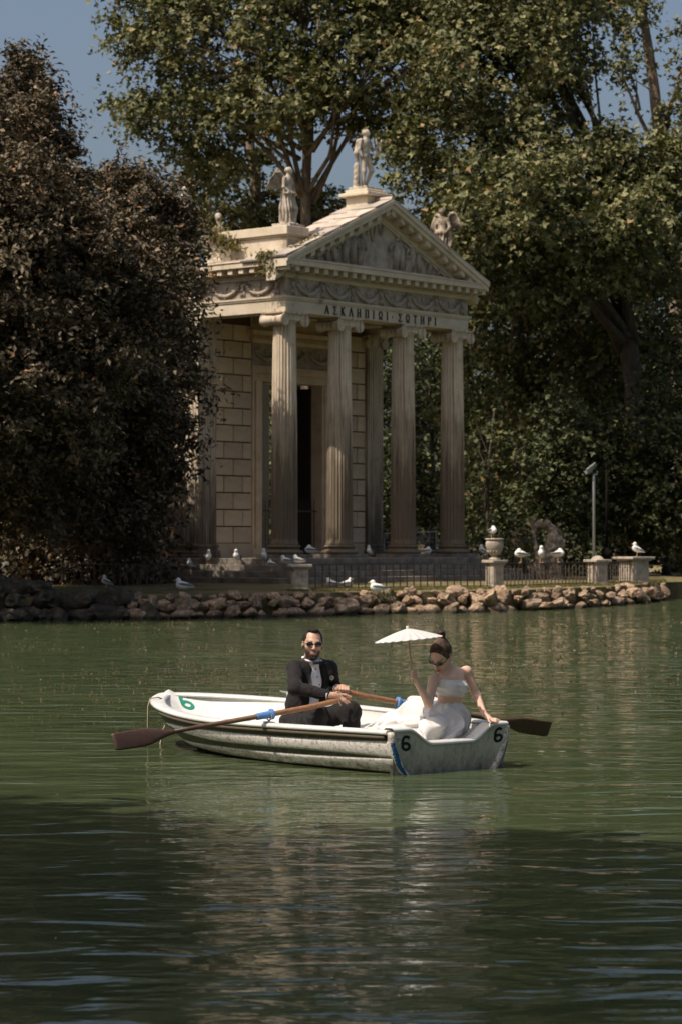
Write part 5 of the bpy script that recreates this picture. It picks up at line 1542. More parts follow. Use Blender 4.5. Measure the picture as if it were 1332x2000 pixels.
# fallen leaves and pollen drifting on the lake
def drift():
    r = np.random.default_rng(16)
    n = 7000
    y = 1208 + r.uniform(0, 1, n) ** 1.7 * 230; x = r.uniform(0, 1332, n)
    k = vnoise(np.stack([x / 150, y / 22, np.zeros(n)], 1), 1.0, 5) + 0.5 * vnoise(np.stack([x / 40, y / 8, np.zeros(n)], 1), 1.0, 6)
    keep = k > r.uniform(-0.5, 0.9, n); x, y = x[keep], y[keep]
    d = FPX * CAMH / (y - 1060)
    C = np.stack([(x - 666) / FPX * d, d, np.zeros(len(x))], 1)
    x2 = r.uniform(-6, 8, 900); y2 = r.uniform(8, 34, 900); C = np.concatenate([C, np.stack([x2, y2, 0 * x2], 1)])
    bp = np.array([-0.3, 19.6]); ax_ = np.array([-0.644, 0.765])
    rel = C[:, :2] - np.array([0.795, 18.2]); u = rel @ ax_; v = rel @ np.array([0.765, 0.644])
    C = C[~((u > -0.3) & (u < 4.2) & (abs(v) < 1.0))]
    n = len(C)
    C[:, 2] = wave_height(C[:, 0], C[:, 1]) + 0.003
    o = leaves('floating_leaves', C, np.tile([0, 0, 1.0], (n, 1)) + r.normal(size=(n, 3)) * 0.02, r.uniform(0.3, 1.0, n) * np.interp(C[:, 1], [8, 20, 40], [0.016, 0.028, 0.085]), 'oval', M['float_leaf'], None, r.uniform(0, 1, n), 16)
    tag(o, 'scattered dry leaves and pollen floating on the lake', 'leaves', kind='stuff')
M['float_leaf'] = leaf_mat('floating_leaf', [(0.0, (0.10, 0.055, 0.03)), (0.7, (0.30, 0.18, 0.105)), (1.0, (0.46, 0.36, 0.25))], 0.05)
drift()
# ------------------------------------------------------------------ the rowing boat (local: x from transom to bow, y to the far side, z up from the water)
BA = unit([-0.644, 0.765, 0]); BT = np.array([0.765, 0.644, 0])
BC = np.array([0.80, 18.22, 0.0])
BRZ = math.atan2(BA[1], BA[0])            # +x -> bow ; +y -> left of bow = near side, so far side is -y
def BW(u, v, z):                           # v > 0 : far side
    return BC + BA * u + BT * v + np.array([0, 0, z])
LOA = 3.63
def hb(u):
    u = np.asarray(u, float)
    t = np.clip((u - 1.45) / (LOA - 1.45), 0, 1)
    return np.where(u < 1.45, 0.585 + 0.105 * np.sin(np.clip(u / 1.45, 0, 1) * math.pi / 2), 0.69 * (1 - t ** 2.7) ** 0.72)
def sheer(u): return 0.322 + 0.015 * np.asarray(u) / LOA + 0.075 * np.clip((np.asarray(u) - 1.8) / 1.96, 0, 1) ** 1.8
def keel(u):
    u = np.asarray(u, float); return -0.10 + 0.0 * u + np.where(u > 2.5, 0.49 * ((u - 2.5) / (LOA - 2.5)) ** 2.2, 0)
def fore(u):                               # fullness exponent
    return 0.22 + 0.75 * np.clip((np.asarray(u) - 1.2) / 2.4, 0, 1) ** 1.3
NU, NT = 110, 64
U = np.concatenate([np.linspace(0, 3.2, 80), 3.2 + (LOA - 3.2) * np.sin(np.linspace(0, math.pi / 2, 31))[1:]])
T = np.linspace(0, 1, NT)
def section(u, t):
    z = keel(u) + (sheer(u) - keel(u)) * t
    y = hb(u) * np.sin(np.clip(t, 0, 1) * math.pi / 2) ** fore(u) * (0.955 + 0.045 * t)
    return y, z
boat = thing('rowing_boat', 'worn white rowing boat numbered 6 with green hull and two strakes', 'boat', tuple(BC), BRZ)
def sm(x, a, b): 
    x = np.clip((x - a) / (b - a), 0, 1); return x * x * (3 - 2 * x)
def pads(u, z):
    """0..1 : inside the two worn white strakes"""
    s_ = (sheer(u) - 0.322)
    e = sm(u, 0.02, 0.10) 
    taper = np.clip((3.02 - u) / 0.9, 0, 1) ** 0.5
    c1, c2 = 0.194 + s_ * 0.9, 0.067 + s_ * 0.45
    g = np.clip((u - 0.12) / 0.8, 0, 1) ** 0.6      # the groove closes towards the stern
    h1 = 0.047 * taper + (1 - g) * 0.018; h2 = 0.043 * taper + (1 - g) * 0.018
    p1 = 1 - sm(np.abs(z - c1), h1 - 0.012, h1 + 0.002); p2 = 1 - sm(np.abs(z - c2), h2 - 0.012, h2 + 0.002)
    p = np.maximum(p1, p2) * (u < 3.02)
    rnd = np.maximum(p1 * np.sqrt(np.clip(1 - ((z - c1) / np.maximum(h1, 1e-3)) ** 2, 0, 1)), p2 * np.sqrt(np.clip(1 - ((z - c2) / np.maximum(h2, 1e-3)) ** 2, 0, 1)))
    return p, rnd
def hull_side(sgn):
    uu, tt = np.meshgrid(U, T, indexing='ij')
    y, z = section(uu, tt)
    p, rnd = pads(uu, z)
    y = y + 0.005 * p * (y > 0.05) + 0.008 * rnd * (y > 0.05)
    P = np.stack([uu, sgn * y, z], -1)
    return P, p
def hull_mat():
    m, t, b = new_mat('boat_hull')
    a = t.nodes.new('ShaderNodeAttribute'); a.attribute_name = 'Col'
    sep = t.nodes.new('ShaderNodeSeparateColor'); t.links.new(a.outputs['Color'], sep.inputs[0])
    co = coords(t)
    dark = ramp(t, noise(t, 14, 8, 0.75, coords(t, (1, 1, 0.45))), [(0.35, (0.024, 0.025, 0.014)), (0.58, (0.058, 0.060, 0.036)), (0.76, (0.24, 0.23, 0.18))])
    pale = ramp(t, noise(t, 34, 9, 0.8, co), [(0.35, (0.15, 0.105, 0.07)), (0.43, (0.50, 0.44, 0.38)), (0.51, (0.72, 0.68, 0.63)), (0.7, (0.80, 0.77, 0.74))])
    grime = ramp(t, noise(t, 9, 8, 0.8, coords(t, (0.7, 1, 1.6))), [(0.42, (0, 0, 0)), (0.62, (1, 1, 1))])
    mth = t.nodes.new('ShaderNodeMath'); mth.operation = 'MULTIPLY'; t.links.new(grime, mth.inputs[0]); t.links.new(sep.outputs[1], mth.inputs[1])
    pale = mix(t, mth.outputs[0], pale, (0.095, 0.06, 0.038))
    # pale scratches
    sc = ramp(t, noise(t, 1.0, 5, 0.7, coords(t, (60, 60, 14)), 1.5), [(0.66, (0, 0, 0)), (0.72, (1, 1, 1))])
    c = mix(t, sep.outputs[0], dark, pale)
    c = mix(t, sep.outputs[2], c, (0.02, 0.016, 0.012))
    t.links.new(c, b.inputs['Base Color']); b.inputs['Roughness'].default_value = 0.55; b.inputs['Specular IOR Level'].default_value = 0.35
    bump(t, b, noise(t, 60, 8, 0.75, co), 0.35, 0.006)
    return m
M['hull'] = hull_mat()
M['gel'] = None
def gel():
    m, t, b = new_mat('white_gelcoat')
    c = ramp(t, noise(t, 5, 8, 0.7, coords(t)), [(0.3, (0.52, 0.51, 0.47)), (0.55, (0.63, 0.625, 0.59)), (0.8, (0.66, 0.66, 0.63))])
    sp = ramp(t, noise(t, 30, 6, 0.7, coords(t)), [(0.70, (0, 0, 0)), (0.78, (1, 1, 1))])
    c = mix(t, sp, c, (0.42, 0.37, 0.30))
    t.links.new(c, b.inputs['Base Color']); b.inputs['Roughness'].default_value = 0.38
    bump(t, b, noise(t, 40, 5, 0.6, coords(t)), 0.08, 0.004)
    return m
M['gel'] = gel()
for sgn, nm in ((1, 'hull_side'), (-1, 'hull_side')):
    P, p = hull_side(sgn)
    m, n = P.shape[:2]
    i = (np.arange(m - 1)[:, None] * n + np.arange(n - 1)[None]).ravel()
    F = np.stack([i, i + 1, i + n + 1, i + n], 1)
    if sgn > 0: F = F[:, ::-1]
    z = P[..., 2].ravel()
    col = np.stack([p.ravel(), np.clip((0.20 - z) / 0.2, 0, 1), np.clip((0.035 - z) / 0.03, 0, 1) * 0.9], 1)
    obj(nm, P.reshape(-1, 3), F, M['hull'], boat, True, col=col)
# inner liner, floor, gunwale
TH = 0.055
def inner(u, t, sgn):
    z0 = np.maximum(keel(u) + 0.13, 0.03); zt = sheer(u) + 0.004
    z = z0 + (zt - z0) * t
    y = np.maximum(hb(u) - TH, 0.0) * np.sin(np.clip(t, 0, 1) * math.pi / 2) ** (fore(u) * 0.8 + 0.12)
    return y, z
UI = np.concatenate([np.linspace(0.05, 3.2, 60), np.linspace(3.2, LOA - 0.075, 14)[1:]])
ti = np.linspace(0, 1, 22)
rows = []
for u in UI:
    y, z = inner(np.full(22, u), ti, 1)
    rows.append(np.concatenate([np.stack([np.full(22, u), y, z], 1)[::-1], np.stack([np.full(22, u), -y, z], 1)[1:]]))
b = MB(); b.grid(np.array(rows)); b.f = [f[::-1] for f in b.f]
lin = b.build('liner', M['gel'], boat, True)
LIN_BVH = None
def rim(u_list, v0, v1, z0, z1):
    rows = []
    for u in u_list:
        a = float(hb(u)) ; s_ = float(sheer(u))
        rows.append((u, a, s_))
    return rows
# gunwale ring: outline of the deck edge swept with a rounded flat profile
ang = np.concatenate([np.linspace(0.0, 3.2, 50), 3.2 + (LOA - 3.2) * np.sin(np.linspace(0, math.pi / 2, 18))[1:]])
near = [np.array([u, float(hb(u)), float(sheer(u))]) for u in ang]
far = [np.array([u, -float(hb(u)), float(sheer(u))]) for u in ang[::-1][1:]]
line = np.array(near + far)
tan = np.gradient(line, axis=0); nrm = np.stack([tan[:, 1], -tan[:, 0], 0 * tan[:, 0]], 1); nrm /= np.linalg.norm(nrm, axis=1, keepdims=True)
nrm = -nrm if np.dot(nrm[5], [0, 1, 0]) < 0 else nrm
prof = [(0.026, -0.020), (0.036, -0.008), (0.032, 0.008), (0.016, 0.016), (-0.045, 0.015), (-0.062, 0.004), (-0.058, -0.012), (-0.03, -0.016)]
rows = []
for k, (p, n) in enumerate(zip(line, nrm)):
    w = 1.0 + 0.8 * sm(p[0], 2.6, 3.7)        # wider lip at the bow
    rows.append([p + n * (a if a > 0 else a * w) + np.array([0, 0, c]) for a, c in prof])
b = MB(); b.grid(np.array(rows), wrap=True)
n_ = len(prof); b.f.append(tuple(range(n_))); b.f.append(tuple((len(rows) - 1) * n_ + j for j in range(n_ - 1, -1, -1)))
b.build('gunwale', M['gel'], boat, True)
# dark worn rubbing strip under the gunwale on the sides
for sg in (1, -1):
    P = np.array([[u, sg * (float(hb(u)) + 0.012), float(sheer(u)) - 0.04] for u in np.linspace(0.03, 3.0, 40)])
    m = MB(); m.tube(P, 0.016, 6); m.build('rub_rail', plain('rub_rail', (0.09, 0.07, 0.045), 0.8), boat, True)
# transom with its dipped top edge
def tran_top(v):                                  # v: - near .. + far  (local y = -v)
    a = np.abs(v) / 0.585
    dip = 1 - sm(np.abs(v - 0.01), 0.20, 0.44)
    return 0.338 - 0.115 * dip
TO = MB()
vs = np.linspace(-0.585, 0.585, 61); zt = tran_top(vs)
def tr_bot(v): 
    tt = np.linspace(0, 1, 80); y, z = section(0 * tt, tt); return np.interp(np.abs(v), y, z)
rows = []
for f in np.linspace(0, 1, 16):
    vv = vs * (0.955 + 0.045 * f); zb = np.full_like(vs, -0.09)
    rows.append(np.stack([np.full_like(vs, -0.012 - 0.03 * f), -vv, zb + (zt - zb) * f], 1))
rows = np.array(rows)
def tr_mat():
    m, t, b = new_mat('transom_paint')
    c = ramp(t, noise(t, 7, 9, 0.75, coords(t, (1, 1, 0.5))), [(0.3, (0.19, 0.18, 0.14)), (0.5, (0.42, 0.41, 0.335)), (0.75, (0.52, 0.52, 0.45))])
    sp = t.nodes.new('ShaderNodeSeparateXYZ'); t.links.new(coords(t), sp.inputs[0])
    lo = ramp(t, sp.outputs[2], [(0.0, (1, 1, 1)), (0.17, (0, 0, 0))])
    gr = ramp(t, noise(t, 11, 8, 0.8, coords(t, (1, 1, 0.6))), [(0.38, (0, 0, 0)), (0.62, (1, 1, 1))])
    mth = t.nodes.new('ShaderNodeMath'); mth.operation = 'MULTIPLY'; t.links.new(lo, mth.inputs[0]); t.links.new(gr, mth.inputs[1])
    c = mix(t, mth.outputs[0], c, (0.055, 0.045, 0.03))
    st = ramp(t, noise(t, 1.0, 3, 0.5, coords(t, (1, 38, 5))), [(0.66, (0, 0, 0)), (0.74, (1, 1, 1))])
    c = mix(t, mix(t, 0.5, (0, 0, 0), st), c, (0.40, 0.41, 0.36))
    t.links.new(c, b.inputs['Base Color']); b.inputs['Roughness'].default_value = 0.5
    bump(t, b, noise(t, 50, 8, 0.75, coords(t)), 0.25, 0.005)
    return m
M['transom'] = tr_mat()
TO.grid(rows); tro = TO.build('transom', M['transom'], boat, True)
inn = rows.copy(); inn[:, :, 0] = 0.055; inn[:, :, 1] *= 0.93; inn[-1, :, 2] -= 0.0
b = MB(); b.grid(inn); b.f = [f[::-1] for f in b.f]; b.build('transom_liner', M['gel'], boat, True)
# top lip of the transom
rows2 = []
for k, v in enumerate(vs):
    z = zt[k]; rows2.append([[-0.050, -v, z - 0.012], [-0.052, -v, z + 0.004], [-0.03, -v, z + 0.014], [0.05, -v * 0.985, z + 0.014], [0.075, -v * 0.975, z + 0.004], [0.07, -v * 0.975, z - 0.02]])
b = MB(); b.grid(np.array(rows2)); b.f = [f[::-1] for f in b.f]; b.build('transom_lip', M['gel'], boat, True)
# inner wall of the recessed transom corners and the benches
b = MB(); b.box2((0.06, -0.50, 0.10), (0.56, 0.50, 0.17)); b.build('stern_seat', M['gel'], boat, bevel=0.02)
b = MB(); b.box2((1.55, -0.575, 0.13), (1.92, 0.575, 0.175)); b.build('thwart', M['gel'], boat, bevel=0.015)
b = MB(); b.box2((1.68, -0.1, 0.03), (1.78, 0.1, 0.13)); b.build('thwart_support', M['gel'], boat)
def twist(o):
    # the boat heels a little: far side up, near side down towards the bow
    me = o.data; co = np.zeros(len(me.vertices) * 3); me.vertices.foreach_get('co', co); co = co.reshape(-1, 3)
    co[:, 2] += 0.034 * (-co[:, 1] / 0.69) * np.clip(co[:, 0] / 2.2, 0, 1); me.vertices.foreach_set('co', co.ravel()); me.update()
for o in boat.children: twist(o)
bpy.context.view_layer.update()

# ---- ray casting from the camera to lay flat details on surfaces
def bvh_of(o):
    dg = bpy.context.evaluated_depsgraph_get(); mw = o.matrix_world
    vs_ = [mw @ v.co for v in o.data.vertices]; fs = [tuple(p.vertices) for p in o.data.polygons]
    return BVHTree.FromPolygons(vs_, fs)
CAMP = Vector((0, 0, CAMH))
def onto(bv, px, py, lift=0.004):
    p = W(px, py, 20.0); d = (Vector(p) - CAMP).normalized()
    h = bv.ray_cast(CAMP, d, 60)
    if h[0] is None: return None
    n = h[1]
    if n.dot(d) > 0: n = -n
    return np.array(h[0] + n * lift)
bw_inv = np.array(boat.matrix_world.inverted())
def to_boat(p): return (bw_inv @ np.append(p, 1))[:3]
M['green_paint'] = plain('green_paint', (0.012, 0.20, 0.135), 0.5)
M['dark_green'] = stone('dark_green_paint', [(0.3, (0.006, 0.012, 0.008)), (0.6, (0.014, 0.026, 0.018)), (0.75, (0.07, 0.08, 0.06))], 30)
M['blue_paint'] = stone('blue_paint', [(0.3, (0.01, 0.055, 0.13)), (0.6, (0.02, 0.11, 0.24)), (0.8, (0.10, 0.20, 0.30))], 30)
def six(th):
    """outline strips of a 6 in unit box (x right, y up); returns quads as list of strips"""
    strips = []
    a = np.linspace(0, 2 * math.pi, 25)
    strips.append([((0.5 + (0.44 - th) * math.cos(x), 0.29 + (0.29 - th * 0.72) * math.sin(x)), (0.5 + 0.44 * math.cos(x), 0.29 + 0.29 * math.sin(x))) for x in a])
    c = []
    for k in np.linspace(0, 1, 14):
        x = R(180 - 138 * k) if True else 0
        yc = 0.60
        o = (0.52 + 0.46 * math.cos(x), yc + 0.40 * math.sin(x)); i = (0.52 + (0.46 - th) * math.cos(x), yc + (0.40 - th * 0.75) * math.sin(x))
        c.append((i, o))
    c.insert(0, ((0.06 + th, 0.30), (0.06, 0.30)))
    strips.append(c)
    return strips
def digit(surface, corner, xa, ya, mat, th, lift, label):
    """corner (px), xa, ya: pixel vectors of the digit's width and height"""
    bv = bvh_of(surface); b = MB()
    for k, st in enumerate(six(th)):
        rows = []; ok = True
        for i, o in st:
            r_ = []
            for f in (0, 0.5, 1):
                x = i[0] + (o[0] - i[0]) * f; y = i[1] + (o[1] - i[1]) * f
                p = onto(bv, corner[0] + xa[0] * x + ya[0] * y, corner[1] + xa[1] * x + ya[1] * y, lift + 0.0006 * k)
                r_.append(None if p is None else to_boat(p))
            rows.append(r_)
        for a, c in zip(rows[:-1], rows[1:]):
            for j in range(2):
                q = [a[j], a[j + 1], c[j + 1], c[j]]
                if all(x is not None for x in q): b.add(np.array(q), [(0, 1, 2, 3)])
    o = b.build('number', mat, boat); o['label'] = label
    return o
digit(tro, (781, 1466), (21, 1), (1, -31), M['dark_green'], 0.24, 0.003, 'dark green number 6 on the near transom corner')
digit(tro, (961, 1451), (20, -3), (2, -30), M['dark_green'], 0.24, 0.003, 'dark green number 6 on the far transom corner')
digit(lin, (356, 1384), (30, 4), (-12, -31), M['green_paint'], 0.24, 0.004, 'bright green number 6 inside the bow')
# blue paint at the transom corners
def patch(surface, pts, mat, name, lift=0.003):
    bv = bvh_of(surface); pts = np.array(pts, float)
    n = len(pts) // 2; b = MB(); rows = []
    for k in range(n):
        A, B = pts[k], pts[len(pts) - 1 - k]
        r_ = [onto(bv, *(A + (B - A) * f), lift) for f in np.linspace(0, 1, 4)]
        if all(x is not None for x in r_): rows.append([to_boat(x) for x in r_])
    if len(rows) > 1: b.grid(np.array(rows)); return b.build(name, mat, boat)
patch(tro, [(984, 1452), (985, 1462), (983, 1474), (978, 1486), (973, 1494), (967, 1494), (969, 1481), (972, 1470), (976, 1462), (981, 1454)], M['blue_paint'], 'paint_patch')
# stern corner posts joining transom and sides; the near one keeps ragged blue paint
M['worn_edge'] = stone('worn_edge', [(0.34, (0.16, 0.11, 0.075)), (0.46, (0.46, 0.41, 0.35)), (0.6, (0.66, 0.63, 0.58))], 30)
rr = np.random.default_rng(4); yz = lambda z: float(np.interp(z, section(0 * T, T)[1], section(0 * T, T)[0]))
for sg in (1, -1):
    zz_ = np.linspace(-0.09, 0.322, 14)
    m = MB(); m.tube(np.array([[-0.022, sg * yz(z), z] for z in zz_]), 0.030, 10); m.build('corner_post', M['worn_edge'], boat, True)
rows = []
for z in np.linspace(-0.03, 0.245, 30):
    a0 = R(178 + rr.uniform(-6, 22)); a1 = R(118 + rr.uniform(-12, 10))
    rows.append([[-0.022 + (0.0325 + rr.uniform(0, 0.003)) * math.cos(q), yz(z) + 0.0325 * math.sin(q), z] for q in np.linspace(a0, a1, 7)])
b = MB(); b.grid(np.array(rows)); b.build('paint_patch', M['blue_paint'], boat)
rows = []
for z in np.linspace(-0.03, 0.20, 24):
    a0 = R(175 + 55 * (z + 0.03) / -0.4 + 38 + rr.uniform(-3, 3)); a1 = R(282)
    rows.append([[-0.022 + 0.0325 * math.cos(q), -yz(z) + 0.0325 * math.sin(q), z] for q in np.linspace(a0, a1, 7)])
b = MB(); b.grid(np.array(rows)); b.build('paint_patch', M['blue_paint'], boat)
# scrawled lettering below the gunwale (illegible in the photo)
hull_near = [c for c in boat.children if c.name.startswith('hull_side')][0]
bv = bvh_of(hull_near); b = MB(); rr = np.random.default_rng(8)
for k in range(15):
    x = 515 + k * 3.9 + (3 if k > 9 else 0); y0 = 1421 + k * 0.32
    a, c = onto(bv, x, y0 - rr.uniform(0, 1.5), 0.004), onto(bv, x + rr.uniform(-1.5, 1.5), y0 + rr.uniform(3.5, 6), 0.004)
    if a is not None and c is not None: b.tube([to_boat(a), to_boat(c)], 0.0035, 4)
if b.n: tag(b.build('lettering', M['letter'], boat), kind='stuff')
# stern rings
for px_, py_ in ((774, 1447), (988, 1435)):
    p = onto(bvh_of(tro), min(px_, 984), py_, 0.0)
    if p is None: continue
    p = to_boat(p); a = np.linspace(R(-100), R(100), 9) 
    m = MB(); m.tube(np.stack([p[0] - 0.012 - 0.0 * a, p[1] - 0.022 * np.cos(a), p[2] + 0.024 * np.sin(a)], 1), 0.005, 6); m.build('ring', M['galv'], boat, True)
# bow cleat on the far gunwale and bow line
p = np.array([2.62, -float(hb(2.62)), float(sheer(2.62)) + 0.03])
b = MB(); b.tube([p + np.array([-0.03, 0, 0]), p + np.array([-0.03, 0, 0.03])], 0.012, 6); b.tube([p + np.array([0.03, 0, 0]), p + np.array([0.03, 0, 0.03])], 0.012, 6); b.tube([p + np.array([-0.12, -0.01, 0.045]), p + np.array([0, 0, 0.032]), p + np.array([0.12, 0.01, 0.045])], [0.006, 0.012, 0.006], 6)
twist(b.build('cleat', M['galv'], boat, True))
rope = plain('bow_rope', (0.30, 0.25, 0.18), 0.9)
pts_ = [onto(bvh_of(lin), 352, 1370, 0.01), None]
yb = float(hb(3.3)); zb = float(sheer(3.3))
L0 = np.array([3.34, yb - 0.14, zb + 0.0]); 
b = MB(); b.tube([L0, np.array([3.33, yb - 0.06, zb + 0.036]), np.array([3.32, yb + 0.03, zb + 0.035]), np.array([3.32, yb + 0.055, zb - 0.03]), np.array([3.33, yb + 0.05, zb - 0.2]), np.array([3.34, yb + 0.04, -0.03])], 0.0065, 6); twist(b.build('bow_line', rope, boat, True))
b = MB(); b.tube([np.array([3.42, 0.10, 0.20]), np.array([3.43, 0.16, 0.10]), np.array([3.44, 0.16, -0.02])], 0.0065, 6); b.tube([np.array([3.44, 0.16, 0.03]), np.array([3.40, 0.20, 0.0]), np.array([3.38, 0.22, -0.02])], 0.006, 6); b.build('bow_line', rope, boat, True)
# oarlocks
OL = [BW(1.30, -float(hb(1.3)) + 0.01, 0.375), BW(1.30, float(hb(1.3)) - 0.01, 0.41)]
for q in OL:
    p = to_boat(q); b = MB(); b.tube([p + np.array([0, 0, -0.05]), p + np.array([0, 0, -0.032])], 0.010, 6)
    a = np.linspace(R(-200), R(20), 14); b.tube(np.stack([p[0] + 0.036 * np.cos(a), 0 * a + p[1], p[2] + 0.005 + 0.036 * np.sin(a)], 1), 0.006, 6)
    b.box(p + np.array([0, 0, -0.05]), (0.09, 0.05, 0.016)); b.build('oarlock', M['galv'], boat)

# ------------------------------------------------------------------ oars
def wood(name, stops):
    m, t, b = new_mat(name)
    a = t.nodes.new('ShaderNodeAttribute'); a.attribute_name = 'Col'
    g = noise(t, 40, 8, 0.7, coords(t))
    c = mix(t, 1.0, a.outputs['Color'], ramp(t, g, [(0.3, (0.55, 0.5, 0.45)), (0.7, (1.25, 1.2, 1.15))]), 'MULTIPLY')
    t.links.new(c, b.inputs['Base Color']); b.inputs['Roughness'].default_value = 0.5
    bump(t, b, g, 0.2, 0.003)
    return m
M['oar'] = wood('oar_wood', None)
M['blue_collar'] = plain('blue_collar', (0.10, 0.24, 0.52), 0.5)
def oar(handle, lock, tip, label):
    handle, lock, tip = map(np.asarray, (handle, lock, tip))
    d = unit(tip - lock)
    t = thing('oar', label, 'oar', tuple(lock))
    L = np.linalg.norm(tip - lock)
    pts_ = [handle - d * 0.0, handle + d * 0.02, handle + d * 0.10, handle + d * 0.14] + [lock + (s_) * d for s_ in np.linspace(-0.35, L - 0.52, 8)]
    rr = [0.014, 0.017, 0.017, 0.021] + list(np.linspace(0.023, 0.0165, 8))
    m = MB(); m.tube(np.array(pts_), rr, 12); V = m.V()
    s_ = (V - lock) @ d
    base = np.where((s_ < 0.02)[:, None], np.array([0.30, 0.155, 0.075]), np.array([0.21, 0.135, 0.085]))
    k = np.clip((s_ - 0.35) / 0.5, 0, 1)[:, None]; base = base * (1 - k) + np.array([0.035, 0.018, 0.011]) * k
    obj('shaft', V, m.f, M['oar'], t, True, 'w', col=base)
    # blade: flat, slightly spooned
    fr = unit(np.cross(d, [0, 0, 1])); up = np.cross(fr, d); ns = unit(up * 0.35 + fr * -0.94); wd = np.cross(ns, d)
    xs = np.linspace(0, 1, 16); rows = []
    for x in xs:
        w = 0.018 + 0.052 * sm(x, 0.05, 0.55) - 0.006 * sm(x, 0.93, 1.0)
        c = lock + d * (L - 0.56 + 0.56 * x) + ns * (-0.02 * math.sin(x * 3.14))
        th = 0.014 * (1 - 0.72 * x)
        n = 10; a = np.arange(n) * 2 * math.pi / n
        rows.append([c + wd * w * math.cos(q) + ns * th * math.sin(q) for q in a])
    m = MB(); m.grid(np.array(rows), wrap=True); m.f.append(tuple(range(9, -1, -1))); m.f.append(tuple(15 * 10 + j for j in range(10)))
    V = m.V(); obj('blade', V, m.f, M['oar'], t, True, 'w', col=np.tile([0.055, 0.028, 0.018], (len(V), 1)))
    m = MB(); m.tube([lock - d * 0.02, lock + d * 0.115], [0.030, 0.027], 14); m.tube([lock - d * 0.035, lock - d * 0.012], [0.043, 0.043], 14); m.build('collar', M['blue_collar'], t, False, 'w', bevel=0.003)
    return t
H1 = W(685, 1364, 19.17); T1 = W(223, 1449, 18.05)
H2 = W(655, 1347, 19.40); T2 = W(1072, 1424, 20.3)
oar(H1, OL[0] + np.array([0, 0, 0.012]), T1, 'wooden oar with dark blade held out over the open water by the bow')
oar(H2, OL[1] + np.array([0, 0, 0.012]), T2, 'wooden oar on the far side passing behind the woman')
# ------------------------------------------------------------------ people
UP = np.array([0, 0, 1.0])
def skinfn(base):
    return np.array(base)
M['skin'] = colmat('skin', 0.45, 0.4, 0.12)
M['hair_m'] = stone('dark_hair', [(0.3, (0.008, 0.006, 0.005)), (0.6, (0.02, 0.013, 0.010)), (0.8, (0.05, 0.03, 0.02))], 25, bstr=0.6, bscale=90, rough=0.45)
M['hair_w'] = stone('brown_hair', [(0.3, (0.02, 0.012, 0.008)), (0.52, (0.05, 0.028, 0.017)), (0.72, (0.24, 0.13, 0.07))], 16, bstr=0.6, bscale=80, rough=0.42)
def cloth(name, c, rough, weave, spec=0.3, sheen=0.15):
    m, t, b = new_mat(name)
    b.inputs['Base Color'].default_value = (*c, 1); b.inputs['Roughness'].default_value = rough; b.inputs['Specular IOR Level'].default_value = spec; b.inputs['Sheen Weight'].default_value = sheen
    bump(t, b, noise(t, weave, 4, 0.6, coords(t)), 0.35, 0.006)
    return m
M['tux'] = cloth('black_wool', (0.014, 0.012, 0.0115), 0.8, 26, 0.2, 0.04)
M['satin_black'] = cloth('black_satin', (0.016, 0.013, 0.013), 0.38, 40)
M['shirt'] = cloth('white_shirt', (0.74, 0.75, 0.78), 0.7, 30)
M['satin'] = cloth('white_satin', (0.63, 0.605, 0.575), 0.36, 14, 0.5, 0.1)
M['lens'] = plain('dark_lens', (0.012, 0.010, 0.010), 0.12, 0, 0.6); M['frame'] = plain('black_frame', (0.01, 0.008, 0.008), 0.35)
M['gold'] = plain('gold', (0.75, 0.48, 0.2), 0.3, 1.0); M['pearl'] = plain('pearl', (0.8, 0.78, 0.74), 0.25)
M['shoe'] = plain('black_shoe', (0.012, 0.011, 0.011), 0.3)

def headframe(psi, theta, roll=0.0):
    """psi: turned to picture left (deg), theta: nodded down; columns ex (own left), ey (forward), ez (up)"""
    p, t = R(psi), R(theta)
    fh = np.array([-math.sin(p), -math.cos(p), 0]); ex = np.array([math.cos(p), -math.sin(p), 0])
    ey = fh * math.cos(t) - UP * math.sin(t); ez = fh * math.sin(t) + UP * math.cos(t)
    c, s = math.cos(R(roll)), math.sin(R(roll))
    return np.stack([ex * c + ez * s, ey, -ex * s + ez * c], 1)
def head_prims(hc, A, female=False):
    q = lambda x, y, z: hc + A @ np.array([x, y, z])
    j = 0.93 if female else 1.0
    P = [ell(q(0, -0.018, 0.03), (0.075, 0.094, 0.090), A, 0.02), ell(q(0, 0.028, -0.03), (0.061 * j, 0.062, 0.082), A, 0.03),
         ell(q(0, 0.028, -0.078), (0.049 * j, 0.050, 0.036), A, 0.025), ell(q(0, 0.070, -0.103), (0.022 * j, 0.018, 0.017), A, 0.02),
         cap(q(-0.035, 0.078, 0.022), q(0.035, 0.078, 0.022), 0.011, 0.011, 0.02),
         cap(q(0, 0.092, 0.012), q(0, 0.110, -0.028), 0.0075, 0.0125, 0.010), ell(q(0.011, 0.098, -0.031), (0.008, 0.010, 0.007), A, 0.006), ell(q(-0.011, 0.098, -0.031), (0.008, 0.010, 0.007), A, 0.006)]
    for s in (-1, 1):
        P += [ell(q(s * 0.040, 0.058, -0.018), (0.024, 0.022, 0.020), A, 0.02)]
        P += [ell(q(s * 0.033, 0.092, 0.004), (0.016, 0.012, 0.012), A, 0.008, True)]
        P += [ell(q(s * 0.077, -0.006, -0.008), (0.010, 0.019, 0.031), A, 0.006), ell(q(s * 0.088, 0.000, -0.004), (0.006, 0.010, 0.016), A, 0.004, True)]
    P += [cap(q(-0.019, 0.088, -0.062), q(0.019, 0.088, -0.062), 0.0052, 0.0052, 0.006), cap(q(-0.016, 0.087, -0.074), q(0.016, 0.087, -0.074), 0.0062, 0.0062, 0.006)]
    P += [cap(q(-0.018, 0.097, -0.068), q(0.018, 0.097, -0.068), 0.0022, 0.0022, 0.003, True)]
    return P, q
